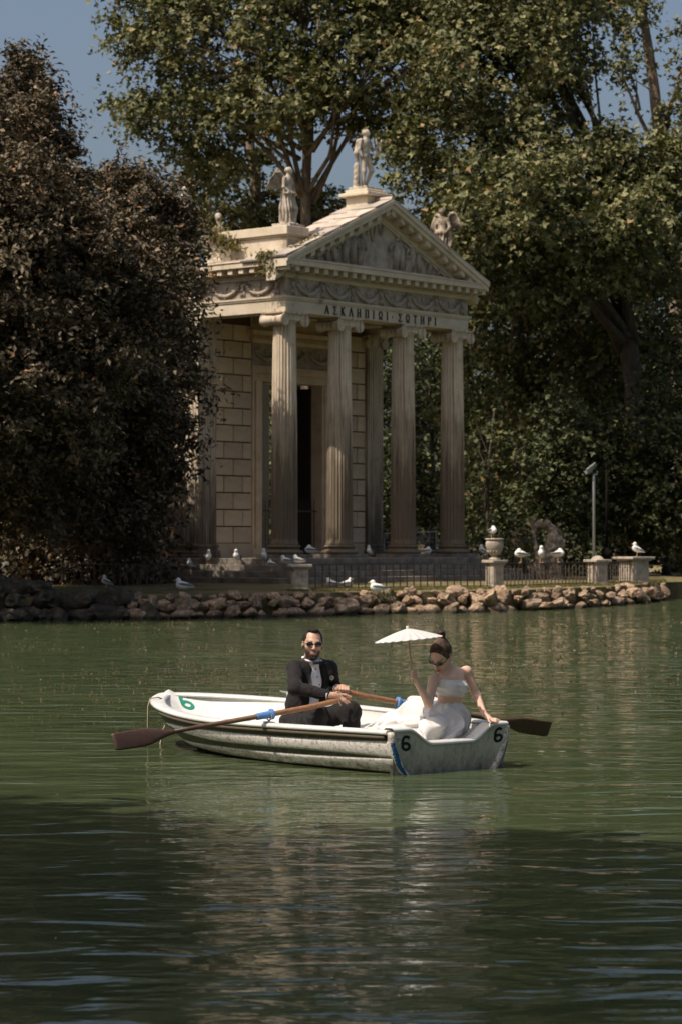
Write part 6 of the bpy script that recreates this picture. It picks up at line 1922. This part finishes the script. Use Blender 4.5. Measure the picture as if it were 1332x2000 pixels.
def fingers(list_, r=0.0085, k=0.006):
    P = []
    for pts in list_:
        pts = [W(*p) for p in pts]
        P += chain(pts, [r * 1.08, r, r * 0.82], k)
    return P
def finish(name, V, F, mat, parent, colf=None):
    c = None if colf is None else colf(V)
    return obj(name, V, F, mat, parent, True, 'w', col=c)

# ================================================================== the man at the oars
fM = unit([0.644, -0.765, 0]); rM = np.array([-0.765, -0.644, 0]) / np.linalg.norm([0.765, 0.644])
BM = np.stack([rM, fM, UP], 1)
hip = np.array([-0.315, 19.57, 0.265]); chest = np.array([-0.262, 19.53, 0.60]); belly = np.array([-0.285, 19.545, 0.42])
neck = W(608, 1289, 19.50); hM = W(611, 1258, 19.45)
shR, elR, wrR = W(576, 1306, 19.40), W(577, 1344, 19.16), W(643, 1358, 19.10)
shL, elL, wrL = W(643, 1306, 19.60), W(655, 1350, 19.72), W(660, 1345, 19.47)
knR, anR = np.array([-0.195, 19.10, 0.355]), np.array([-0.14, 19.02, 0.08])
knL, anL = np.array([0.075, 19.30, 0.385]), np.array([0.09, 19.22, 0.08])
man = thing('person', 'bearded man in black tuxedo and dark glasses rowing the boat', 'person', (hip[0], hip[1], 0.175))
AM = headframe(-8, 2, -3)
P, qM = head_prims(hM, AM)
P += [cap(qM(0, -0.025, -0.05), neck + np.array([0, 0.02, -0.02]), 0.055, 0.06, 0.03)]
P += [ell(chest, (0.15, 0.09, 0.15), BM, 0.04), ell(belly, (0.14, 0.10, 0.15), BM, 0.04), ell(hip, (0.15, 0.11, 0.09), BM, 0.04)]
P += [cap(neck, shR, 0.045, 0.04, 0.03), cap(neck, shL, 0.045, 0.04, 0.03)]
P += chain([shR, elR, wrR], [0.045, 0.036, 0.026], 0.02) + chain([shL, elL, wrL], [0.045, 0.036, 0.026], 0.02)
P += chain([hip + 0.09 * rM, knR, anR], [0.075, 0.055, 0.04], 0.02) + chain([hip - 0.09 * rM, knL, anL], [0.075, 0.055, 0.04], 0.02)
# right hand lying over the oar handle, fingers spread
P += [cap(wrR, W(651, 1358, 19.105), 0.026, 0.026, 0.015), ell(W(656, 1359, 19.105), (0.040, 0.022, 0.026), frame(W(665, 1361, 19.11) - wrR)[:, [2, 0, 1]], 0.02)]
P += fingers([[(663, 1356, 19.12), (675, 1356.5, 19.12), (685, 1361, 19.12)], [(664.5, 1359.5, 19.11), (674, 1366, 19.11), (683, 1372, 19.115)], [(662, 1362, 19.10), (670, 1368.5, 19.10), (678, 1374, 19.11)], [(658, 1364, 19.095), (662, 1371, 19.095), (665.5, 1377.5, 19.10)], [(650, 1354.5, 19.13), (659, 1352, 19.15), (666, 1353, 19.16)]])
# left fist round the other handle
P += [cap(wrL, W(667, 1344, 19.43), 0.026, 0.03, 0.015), ell(W(671.5, 1344.5, 19.425), (0.042, 0.026, 0.028), None, 0.02)]
P += fingers([[(664 + 5.3 * i, 1340.5 + 0.6 * i, 19.40), (664.6 + 5.2 * i, 1346 + 0.5 * i, 19.365), (664.2 + 4.9 * i, 1353 + 0.7 * i, 19.375)] for i in range(4)], 0.0092) + fingers([[(662, 1349, 19.42), (658, 1353, 19.40), (662, 1356, 19.385)]], 0.0095)
V, F = sdf(P, 0.0052)
def man_col(V):
    c = np.tile([0.50, 0.305, 0.215], (len(V), 1)) * (1 + 0.05 * vnoise(V, 60, 2))[:, None]
    L = (V - hM) @ AM
    x, y, z = L.T
    inface = (np.linalg.norm(L, axis=1) < 0.16)
    beard = inface * sm(-z, 0.030, 0.052) * (1 - sm(-z, 0.125, 0.135)) * (y > -0.01)
    beard = np.maximum(beard, inface * (np.abs(x) > 0.05) * sm(-z, 0.0, 0.03) * (y > 0.0) * (y < 0.05) * 0.9)
    mouth = np.exp(-((x / 0.026) ** 2 + ((z + 0.067) / 0.014) ** 2) ** 2) * (y > 0.05)
    must = inface * np.exp(-((x / 0.032) ** 2 + ((z + 0.049) / 0.008) ** 2)) * (y > 0.05)
    cheek = np.clip(1 - ((np.abs(x) - 0.028) / 0.02) ** 2, 0, 1) * (z > -0.055) * 0.5
    b = np.clip(np.maximum(beard * (1 - cheek * 0.7) * 1.0, must * 0.95) * (1 - mouth), 0, 1)[:, None]
    b = b * (1.0 + 0.25 * vnoise(V, 160, 3))[:, None].clip(0, 1.1)
    c = c * (1 - b) + np.array([0.035, 0.021, 0.016]) * b
    c = c * (1 - mouth[:, None] * 0.75) + np.array([0.36, 0.15, 0.125]) * mouth[:, None] * 0.75
    br = (inface * np.exp(-((np.abs(x) - 0.034) / 0.022) ** 4 - ((z - 0.026) / 0.007) ** 2) * (y > 0.03))[:, None] * 0.8
    return c * (1 - br) + np.array([0.02, 0.012, 0.01]) * br
finish('body', V, F, M['skin'], man, man_col)
# hair
V, F = sdf([ell(qM(0, -0.026, 0.036), (0.0815, 0.096, 0.093), AM, 0.01), ell(qM(0, 0.03, 0.108), (0.045, 0.035, 0.02), AM, 0.02), ell(qM(0, 0.098, 0.012), (0.079, 0.080, 0.106), AM, 0.012, True), ell(qM(0, 0.02, -0.09), (0.10, 0.12, 0.075), AM, 0.01, True),
            ell(qM(-0.05, 0.075, 0.09), (0.035, 0.05, 0.04), AM, 0.01, True), ell(qM(0.05, 0.075, 0.09), (0.035, 0.05, 0.04), AM, 0.01, True)], 0.005)
V = V + 0.002 * vnoise(V, 120, 4)[:, None] * unit([0.2, 0.2, 1])
finish('hair', V, F, M['hair_m'], man)
# jacket
def jack(grow):
    J = [ell(chest, (0.185 + grow, 0.125 + grow, 0.165), BM, 0.05), ell(belly, (0.170 + grow, 0.135 + grow, 0.17), BM, 0.05), ell(hip + np.array([0, 0, 0.02]), (0.19 + grow, 0.155 + grow, 0.10), BM, 0.05)]
    J += [cap(neck + np.array([0, 0.02, -0.035]), shR, 0.062 + grow, 0.054 + grow, 0.04), cap(neck + np.array([0, 0.02, -0.035]), shL, 0.062 + grow, 0.054 + grow, 0.04)]
    return J
wr = lambda X, Y, Z: None
J = jack(0.006)
J += chain([shR, elR, elR + (wrR - elR) * 0.90], [0.062, 0.054, 0.041], 0.03) + chain([shL, elL, elL + (wrL - elL) * 0.86], [0.062, 0.054, 0.041], 0.03)
c0 = neck + fM * 0.118 + np.array([0, 0, -0.05]); c1 = belly + fM * 0.150 + np.array([0, 0, -0.06])
J += [cap(c0 + UP * 0.06, c0 - UP * 0.02, 0.066, 0.070, 0.008, True), cap(c0 - UP * 0.02, c1, 0.072, 0.066, 0.008, True)]
J += [cap(neck + np.array([0, 0, 0.07]), neck + fM * 0.05 + np.array([0, 0, -0.02]), 0.066, 0.05, 0.01, True)]
def wrinkle(prims_axis, amp):
    def f(X, Y, Z, D):
        near = np.abs(D) < 0.03
        P_ = np.stack([X[near], Y[near], Z[near]], 1)
        n = vnoise(P_ @ np.array([[1, 0, 0.5], [0, 1, 0.3], [0.6, 0, 1]]) * np.array([9, 9, 24]), 1.0, 3) + 0.5 * vnoise(P_, 40, 5)
        D = D.copy(); D[near] += (amp * n).astype(np.float32)
        return D
    return f
V, F = sdf(J, 0.007, wrinkle(None, 0.0065))
jo = finish('jacket', V, F, M['tux'], man)
# shirt
S = jack(-0.018)[:3] + [cap(neck + np.array([0, 0, 0.0]), chest, 0.066, 0.10, 0.03)]
V, F = sdf(S, 0.008, wrinkle(None, 0.0025)); so = finish('shirt', V, F, M['shirt'], man)
a = np.linspace(0, 2 * math.pi, 25)
cc = neck + np.array([0, 0, 0.005]) + fM * 0.010
b = MB(); ring_ = np.stack([cc[0] + 0.066 * np.cos(a), cc[1] + 0.066 * np.sin(a), cc[2] - 0.018 * (np.cos(a) * fM[0] + np.sin(a) * fM[1])], 1)
b.tube(ring_, 0.019, 6, flat=0.45, hint=(0, 0, 1)); b.build('collar', M['shirt'], man, True, 'w')
for w_, e_, s_ in ((wrR, elR, 0.93), (wrL, elL, 0.90)):
    d_ = unit(w_ - e_); c_ = e_ + (w_ - e_) * s_; b = MB(); b.tube([c_ - d_ * 0.02, c_, c_ + d_ * 0.012], [0.038, 0.040, 0.038], 16); b.build('cuff', M['shirt'], man, True, 'w')
bpy.context.view_layer.update()
# lapels laid on the jacket front, strip of paired pixel points (inner edge, outer edge)
jb = bvh_of(jo); sb_ = bvh_of(so)
def lay(bv, pairs, lift, name, mat, parent, th=0.006):
    rows = []
    for A_, B_ in pairs:
        r_ = []
        for f_ in np.linspace(0, 1, 5):
            p = onto(bv, A_[0] + (B_[0] - A_[0]) * f_, A_[1] + (B_[1] - A_[1]) * f_, lift)
            r_.append(p)
        if all(x is not None for x in r_): rows.append(r_)
    if len(rows) < 2: return None
    Q = np.array(rows); b = MB(); b.grid(Q); b.grid(Q + np.array([0, th, 0]))
    return b.build(name, mat, parent, True, 'w')
lay(jb, [((597, 1285), (590, 1287)), ((601, 1294), (588, 1298)), ((605, 1304), (589, 1308)), ((606, 1316), (596, 1318)), ((609, 1330), (602, 1331)), ((611, 1345), (606, 1345))], 0.006, 'lapel', M['satin_black'], man)
lay(jb, [((632, 1292), (636, 1290)), ((637, 1302), (647, 1303)), ((640, 1314), (649, 1314)), ((642, 1328), (647, 1328))], 0.006, 'lapel', M['satin_black'], man)
# bow tie, shirt studs
p = onto(sb_, 617, 1296, 0.012)
if p is None: p = neck + fM * 0.1
p = neck + fM * 0.108 + np.array([0, 0, -0.018])
hx = unit(np.cross(fM, UP)); b = MB()
for s_ in (-1, 1):
    b.tube([p, p + hx * s_ * 0.028 + fM * 0.004, p + hx * s_ * 0.056 - fM * 0.012], [0.013, 0.025, 0.030], 8, flat=0.45, hint=tuple(UP))
b.ball(p + fM * 0.006, (0.015, 0.014, 0.015), 8, 6); b.build('bow_tie', M['tux'], man, True, 'w')
for px_, py_ in ((617, 1307), (620, 1322), (624, 1337)):
    q_ = onto(sb_, px_, py_, 0.002)
    if q_ is not None: b = MB(); b.ball(q_, 0.006, 8, 5); b.build('stud', M['satin_black'], man, True, 'w')
for k in range(3):
    q_ = onto(jb, 622 + k * 4.2, 1359 + k * 0.6, 0.001)
    if q_ is not None: b = MB(); b.ball(q_, 0.006, 6, 4); b.build('cuff_button', M['shoe'], man, True, 'w')
# buttonhole flower
q_ = onto(jb, 647, 1322, 0.012)
if q_ is not None:
    b = MB()
    for k in range(7):
        a_ = k * 0.9; b.ball(q_ + np.array([0.012 * math.cos(a_), -0.004, 0.012 * math.sin(a_)]), (0.009, 0.006, 0.009), 6, 4)
    fl = b.build('buttonhole_flower', plain('cream_petal', (0.62, 0.58, 0.46), 0.7), man, True, 'w')
    for dx, dz in ((-0.02, 0.03), (-0.03, -0.005), (0.005, -0.035), (-0.012, -0.04)):
        m_ = MB(); m_.tube([q_, q_ + np.array([dx * 0.6, -0.004, dz * 0.6]), q_ + np.array([dx, -0.002, dz])], [0.003, 0.008, 0.001], 6, flat=0.4); m_.build('leaf', plain('olive_leaf', (0.12, 0.13, 0.05), 0.6), fl, True, 'w')
# trousers and shoes
V, F = sdf([ell(hip, (0.175, 0.135, 0.085), BM, 0.05)] + chain([hip + 0.09 * rM + fM * 0.03, knR, anR], [0.098, 0.078, 0.058], 0.03) + chain([hip - 0.09 * rM + fM * 0.03, knL, anL], [0.098, 0.080, 0.058], 0.03), 0.008, wrinkle(None, 0.009))
finish('trousers', V, F, M['tux'], man)
for a_ in (anR, anL):
    V, F = sdf([cap(a_ + np.array([0, 0, -0.025]), a_ + fM * 0.16 + np.array([0, 0, -0.035]), 0.04, 0.032, 0.02)], 0.008); finish('shoe', V, F, M['shoe'], man)
def glasses(q, parent, kind):
    g = None
    fr_ = MB()
    for s_ in (-1, 1):
        a_ = np.linspace(0, 2 * math.pi, 21)
        w_, h_ = (0.0255, 0.0155) if kind == 'm' else (0.026, 0.0125)
        up_ = 0.0 if kind == 'm' else 0.35
        ring_ = np.array([q(s_ * (0.034 + w_ * math.cos(t_)), 0.104 - 0.010 * abs(0.034 + w_ * math.cos(t_)) / 0.06 * 1.6, 0.006 + h_ * math.sin(t_) + up_ * 0.3 * max(0, w_ * math.cos(t_))) for t_ in a_])
        fr_.tube(ring_, 0.0028 if kind == 'm' else 0.0030, 6)
        fr_.tube([ring_[0], q(s_ * 0.074, 0.055, 0.012), q(s_ * 0.083, -0.002, 0.014), q(s_ * 0.083, -0.02, 0.004)], 0.0026 if kind == 'm' else 0.0028, 6)
    fr_.tube([q(-0.010, 0.106, 0.008), q(0, 0.109, 0.012), q(0.010, 0.106, 0.008)], 0.0028, 6)
    g = fr_.build('glasses', M['frame'], parent, True, 'w')
    for s_ in (-1, 1):
        ln = MB(); a_ = np.linspace(0, 2 * math.pi, 20, endpoint=False)
        ring_ = [q(s_ * (0.034 + w_ * math.cos(t_)), 0.1045 - 0.010 * abs(0.034 + w_ * math.cos(t_)) / 0.06 * 1.6, 0.006 + h_ * math.sin(t_) + up_ * 0.3 * max(0, w_ * math.cos(t_))) for t_ in a_]
        V = np.array(ring_ + [q(s_ * 0.034, 0.102, 0.006)]); ln.add(V, [(i, (i + 1) % 20, 20) for i in range(20)]); ln.build('lens', M['lens'], g, True, 'w')
glasses(qM, man, 'm')

# ================================================================== the woman with the parasol
pel = W(876, 1404, 18.66); wst = W(877, 1374, 18.64); cst = W(878, 1341, 18.61); nkW = W(879, 1314, 18.63); hW = W(860.5, 1281, 18.56)
wshR, welR, wwrR = W(846, 1328, 18.52), W(836, 1374, 18.36), W(813, 1332, 18.31)
wshL, welL, wwrL = W(910, 1311, 18.72), W(930, 1358, 18.74), W(945, 1395, 18.51)
wkR, waR = np.array([0.52, 18.98, 0.40]), np.array([0.34, 19.10, 0.10])
wkL, waL = np.array([0.62, 19.08, 0.42]), np.array([0.46, 19.22, 0.10])
woman = thing('person', 'woman in white bandeau and satin skirt holding a paper parasol', 'person', (pel[0], pel[1], 0.17))
AW = headframe(35, 40, -6)
# torso axes
sp = unit(nkW - pel); lat = unit(wshL - wshR); lat = unit(lat - sp * (lat @ sp)); fwd = np.cross(sp, lat); fwd = -fwd if fwd[1] > 0 else fwd
BWm = np.stack([lat, fwd, sp], 1)
def torso(g):
    return [ell(cst + sp * 0.035, (0.135 + g, 0.085 + g, 0.095 + g), BWm, 0.04), ell(cst - sp * 0.02, (0.120 + g, 0.085 + g, 0.09 + g), BWm, 0.04), ell(wst, (0.108 + g, 0.078 + g, 0.10 + g), BWm, 0.05), ell(pel + UP * 0.0, (0.15 + g, 0.11 + g, 0.10 + g), BWm, 0.05),
            ell(cst + lat * 0.052 + fwd * 0.065 + sp * 0.0, (0.052 + g, 0.045 + g, 0.050 + g), BWm, 0.02), ell(cst - lat * 0.052 + fwd * 0.065 + sp * 0.0, (0.052 + g, 0.045 + g, 0.050 + g), BWm, 0.02)]
P, qW = head_prims(hW, AW, True)
P += [cap(qW(0, -0.03, -0.055), nkW, 0.046, 0.047, 0.02), cap(nkW, nkW - sp * 0.03, 0.05, 0.06, 0.03)]
P += torso(0.0)
P += [cap(nkW - sp * 0.02, wshR, 0.036, 0.038, 0.03), cap(nkW - sp * 0.02, wshL, 0.036, 0.038, 0.03)]
P += [cap(nkW - sp * 0.03 - lat * 0.02 + fwd * 0.035, wshR + fwd * 0.02, 0.010, 0.008, 0.02), cap(nkW - sp * 0.03 + lat * 0.02 + fwd * 0.035, wshL + fwd * 0.02, 0.010, 0.008, 0.02)]   # collar bones
P += chain([wshR, welR, wwrR], [0.041, 0.032, 0.021], 0.02) + chain([wshL, welL, wwrL], [0.041, 0.031, 0.021], 0.02)
P += chain([pel - lat * 0.08, wkR, waR], [0.08, 0.055, 0.035], 0.03) + chain([pel + lat * 0.06, wkL, waL], [0.08, 0.055, 0.035], 0.03)
P += [cap(waR, waR + np.array([-0.09, 0.06, -0.04]), 0.03, 0.022, 0.02), cap(waL, waL + np.array([-0.09, 0.06, -0.04]), 0.03, 0.022, 0.02)]
# right hand round the stick
P += [cap(wwrR, W(810, 1326, 18.305), 0.021, 0.024, 0.012), ell(W(809, 1321.5, 18.31), (0.021, 0.018, 0.036), None, 0.015)]
P += fingers([[(812, 1311 + 4.3 * i, 18.295), (806.5 - 0.3 * i, 1309.5 + 4.5 * i, 18.272), (801.8, 1312 + 4.6 * i, 18.285)] for i in range(4)], 0.0075) + fingers([[(808, 1326, 18.29), (803, 1322, 18.275), (803.5, 1315, 18.27)]], 0.008)
# left hand pressed on the transom edge
P += [cap(wwrL, W(951, 1400, 18.49), 0.021, 0.022, 0.012), ell(W(955.5, 1403.5, 18.47), (0.034, 0.026, 0.016), frame(W(962, 1407, 18.45) - wwrL)[:, [2, 0, 1]], 0.015)]
P += fingers([[(960, 1403 + 1.5 * i, 18.475 - 0.02 * i), (967, 1403.5 + 1.9 * i, 18.46 - 0.022 * i), (975 - 1.6 * i, 1406 + 2.2 * i, 18.46 - 0.022 * i)] for i in range(4)], 0.0072) + fingers([[(953, 1404, 18.44), (954, 1408, 18.42), (957, 1411.5, 18.41)]], 0.0078)
V, F = sdf(P, 0.0052)
def wo_col(V):
    c = np.tile([0.64, 0.41, 0.30], (len(V), 1)) * (1 + 0.04 * vnoise(V, 50, 2))[:, None]
    L = (V - hW) @ AW; x, y, z = L.T; inf = np.linalg.norm(L, axis=1) < 0.15
    mouth = (np.exp(-((x / 0.022) ** 2 + ((z + 0.067) / 0.012) ** 2) ** 2) * (y > 0.05) * inf)[:, None]
    c = c * (1 - mouth * 0.85) + np.array([0.30, 0.05, 0.05]) * mouth * 0.85
    br = (inf * np.exp(-((np.abs(x) - 0.034) / 0.02) ** 4 - ((z - 0.028) / 0.005) ** 2) * (y > 0.03))[:, None] * 0.7
    c = c * (1 - br) + np.array([0.04, 0.022, 0.015]) * br
    tp = W(928, 1363, 18.70); tt = np.exp(-(np.linalg.norm((V - tp) * np.array([1, 0.5, 1]), axis=1) / 0.012) ** 2)[:, None] * 0.7    # small tattoo on the forearm
    return c * (1 - tt) + np.array([0.05, 0.03, 0.025]) * tt
finish('body', V, F, M['skin'], woman, wo_col)
# hair drawn back into a bun
Hh = [ell(qW(0, -0.020, 0.036), (0.0815, 0.098, 0.093), AW, 0.02), cap(qW(0, -0.06, 0.09), qW(0, -0.085, 0.13), 0.040, 0.026, 0.03),
      ell(qW(0, 0.092, -0.004), (0.084, 0.075, 0.100), AW, 0.012, True), ell(qW(0, 0.035, -0.085), (0.11, 0.12, 0.075), AW, 0.012, True)]
V, F = sdf(Hh, 0.005); finish('hair', V, F, M['hair_w'], woman)
b = MB(); bc = qW(0, -0.092, 0.150)
for k in range(4):
    a_ = np.linspace(0, 2 * math.pi * 0.85, 14) + k * 1.5; rr_ = 0.026 - 0.003 * k
    pth = np.array([bc + AW @ np.array([rr_ * math.cos(t_), rr_ * math.sin(t_) * 0.9, 0.010 * math.sin(t_ * 1.5 + k) + (k - 1.5) * 0.008]) for t_ in a_])
    b.tube(pth, 0.0135, 7)
b.ball(bc, 0.024, 8, 6); b.build('bun', M['hair_w'], woman, True, 'w')
glasses(qW, woman, 'w')
b = MB(); b.ball(qW(0.082, 0.004, -0.052), 0.0085, 8, 6); b.build('earring', M['pearl'], woman, True, 'w')
# necklace
a_ = np.linspace(R(-150), R(150), 30)
bpy.context.view_layer.update()
bodyW = [c for c in woman.children if c.name.startswith('body')][0]; bwv = bvh_of(bodyW)
nk = []
for px_, py_ in ((859.5, 1309), (861, 1312), (863.5, 1315), (867, 1318), (871, 1318.5), (875, 1316.5), (878, 1312), (879.5, 1307)):
    q_ = onto(bwv, px_, py_, 0.003)
    if q_ is not None and (not nk or np.linalg.norm(q_ - nk[-1]) < 0.06): nk.append(q_)
if len(nk) > 2: b = MB(); b.tube(np.array(nk), 0.0024, 6); b.build('necklace', M['gold'], woman, True, 'w')
# bandeau: a band of the torso
def band_field(X, Y, Z, D):
    s_ = (X - cst[0]) * sp[0] + (Y - cst[1]) * sp[1] + (Z - cst[2]) * sp[2] + 0.10 * ((X - cst[0]) * lat[0] + (Y - cst[1]) * lat[1] + (Z - cst[2]) * lat[2])
    n = 0.0022 * np.sin(s_ * 150 + 9 * (X - cst[0])) 
    return np.maximum(D + n.astype(np.float32), (np.abs(s_ + 0.004) - 0.064).astype(np.float32))
V, F = sdf(torso(0.009), 0.0055, band_field); finish('bandeau', V, F, M['satin'], woman)
# skirt: satin over thighs and knees, spilling over seat and floor
SK = [ell(pel + np.array([-0.01, 0, 0.0]), (0.145, 0.115, 0.095), BWm, 0.05), cap(wst - sp * 0.06, pel, 0.098, 0.125, 0.04)]
SK += chain([pel - lat * 0.07, wkR + np.array([0.04, -0.05, 0.0]), wkR + np.array([-0.12, 0.02, -0.10]), np.array([0.22, 19.05, 0.12])], [0.13, 0.105, 0.10, 0.13], 0.06)
SK += chain([pel + lat * 0.03, wkL, np.array([0.50, 19.1, 0.2])], [0.13, 0.10, 0.12], 0.06)
SK += chain([pel - lat * 0.10 + fwd * 0.04, np.array([0.70, 18.42, 0.29]), np.array([0.62, 18.40, 0.21])], [0.12, 0.10, 0.11], 0.07)
SK += chain([pel + fwd * 0.03, np.array([0.84, 18.50, 0.27]), np.array([0.78, 18.42, 0.20])], [0.12, 0.08, 0.06], 0.06)
SK += [ell(np.array([0.50, 18.68, 0.24]), (0.28, 0.24, 0.12), None, 0.08), ell(np.array([0.34, 18.84, 0.20]), (0.20, 0.22, 0.13), None, 0.08)]
def sk_field(X, Y, Z, D):
    dx, dy = X - pel[0], Y - pel[1]; th = np.arctan2(dy, dx); rr_ = np.sqrt(dx ** 2 + dy ** 2 + (Z - wst[2]) ** 2)
    near = np.abs(D) < 0.05
    P_ = np.stack([X[near], Y[near], Z[near]], 1); n = vnoise(P_, 5.5, 3)
    w = np.clip((rr_[near] - 0.06) / 0.22, 0, 1)
    ph = th[near] * 7.5 + 6.5 * n + 9 * Z[near] - 6 * (X[near] - pel[0])
    D = D.copy(); D[near] += (w * (0.016 * np.sin(ph) + 0.022 * np.abs(np.sin(ph * 0.53 + 1)) + 0.008 * np.sin(ph * 2.3 + 6 * n))).astype(np.float32)
    return D
V, F = sdf(SK, 0.0075, sk_field); finish('skirt', V, F, M['satin'], woman)

# ================================================================== parasol
pc = W(797.5, 1247, 18.30); axp = unit([-0.10, 0.02, 1.0]); pf = frame(axp)
t = thing('parasol', 'small white paper parasol held up by the woman', 'parasol', tuple(W(806, 1330, 18.29)))
M['paper'] = None
def paper():
    m, tt, b = new_mat('white_paper'); b.inputs['Base Color'].default_value = (0.64, 0.64, 0.62, 1); b.inputs['Roughness'].default_value = 0.8
    tr = tt.nodes.new('ShaderNodeBsdfTranslucent'); tr.inputs['Color'].default_value = (0.75, 0.72, 0.68, 1)
    mx = tt.nodes.new('ShaderNodeMixShader'); mx.inputs[0].default_value = 0.25
    tt.links.new(b.outputs[0], mx.inputs[1]); tt.links.new(tr.outputs[0], mx.inputs[2]); tt.links.new(mx.outputs[0], tt.nodes['Material Output'].inputs['Surface'])
    return m
M['paper'] = paper()
NR = 24; rows = []
for f_ in np.linspace(0.03, 1, 10):
    r_ = []
    for k in range(NR * 4):
        a_ = 2 * math.pi * k / (NR * 4); sc = abs(math.sin(a_ * NR / 2))
        rad = 0.257 * f_ * (1 - 0.022 * sc * f_); h_ = 0.080 * (1 - f_ ** 1.25) - 0.006 * sc * f_
        r_.append(pc + pf @ np.array([rad * math.cos(a_), rad * math.sin(a_), h_ - 0.004]))
    rows.append(r_)
Q = np.array(rows); b = MB(); b.grid(Q, wrap=True); b.grid(Q - axp * 0.0025, wrap=True); b.build('canopy', M['paper'], t, False, 'w')
M['bamboo'] = plain('bamboo', (0.50, 0.36, 0.24), 0.6)
for k in range(NR):
    a_ = 2 * math.pi * k / NR; m_ = MB()
    m_.tube([pc + pf @ np.array([0.012 * math.cos(a_), 0.012 * math.sin(a_), 0.06]), pc + pf @ np.array([0.13 * math.cos(a_), 0.13 * math.sin(a_), 0.034]), pc + pf @ np.array([0.254 * math.cos(a_), 0.254 * math.sin(a_), -0.010])], 0.0022, 4); m_.build('rib', M['bamboo'], t, False, 'w')
b = MB(); b.tube([pc + axp * 0.06, pc + axp * 0.095], [0.014, 0.010], 8); b.tube([pc + axp * 0.07 + pf[:, 0] * -0.02, pc + axp * 0.075], [0.003, 0.006], 5); b.build('finial', M['paper'], t, True, 'w')
b = MB(); b.tube([pc + axp * 0.07, pc * 0.5 + 0.5 * W(804.5, 1320, 18.292), W(804.8, 1322, 18.292), W(806, 1334, 18.29)], [0.0065, 0.0075, 0.008, 0.008], 10); b.build('stick', M['bamboo'], t, True, 'w')
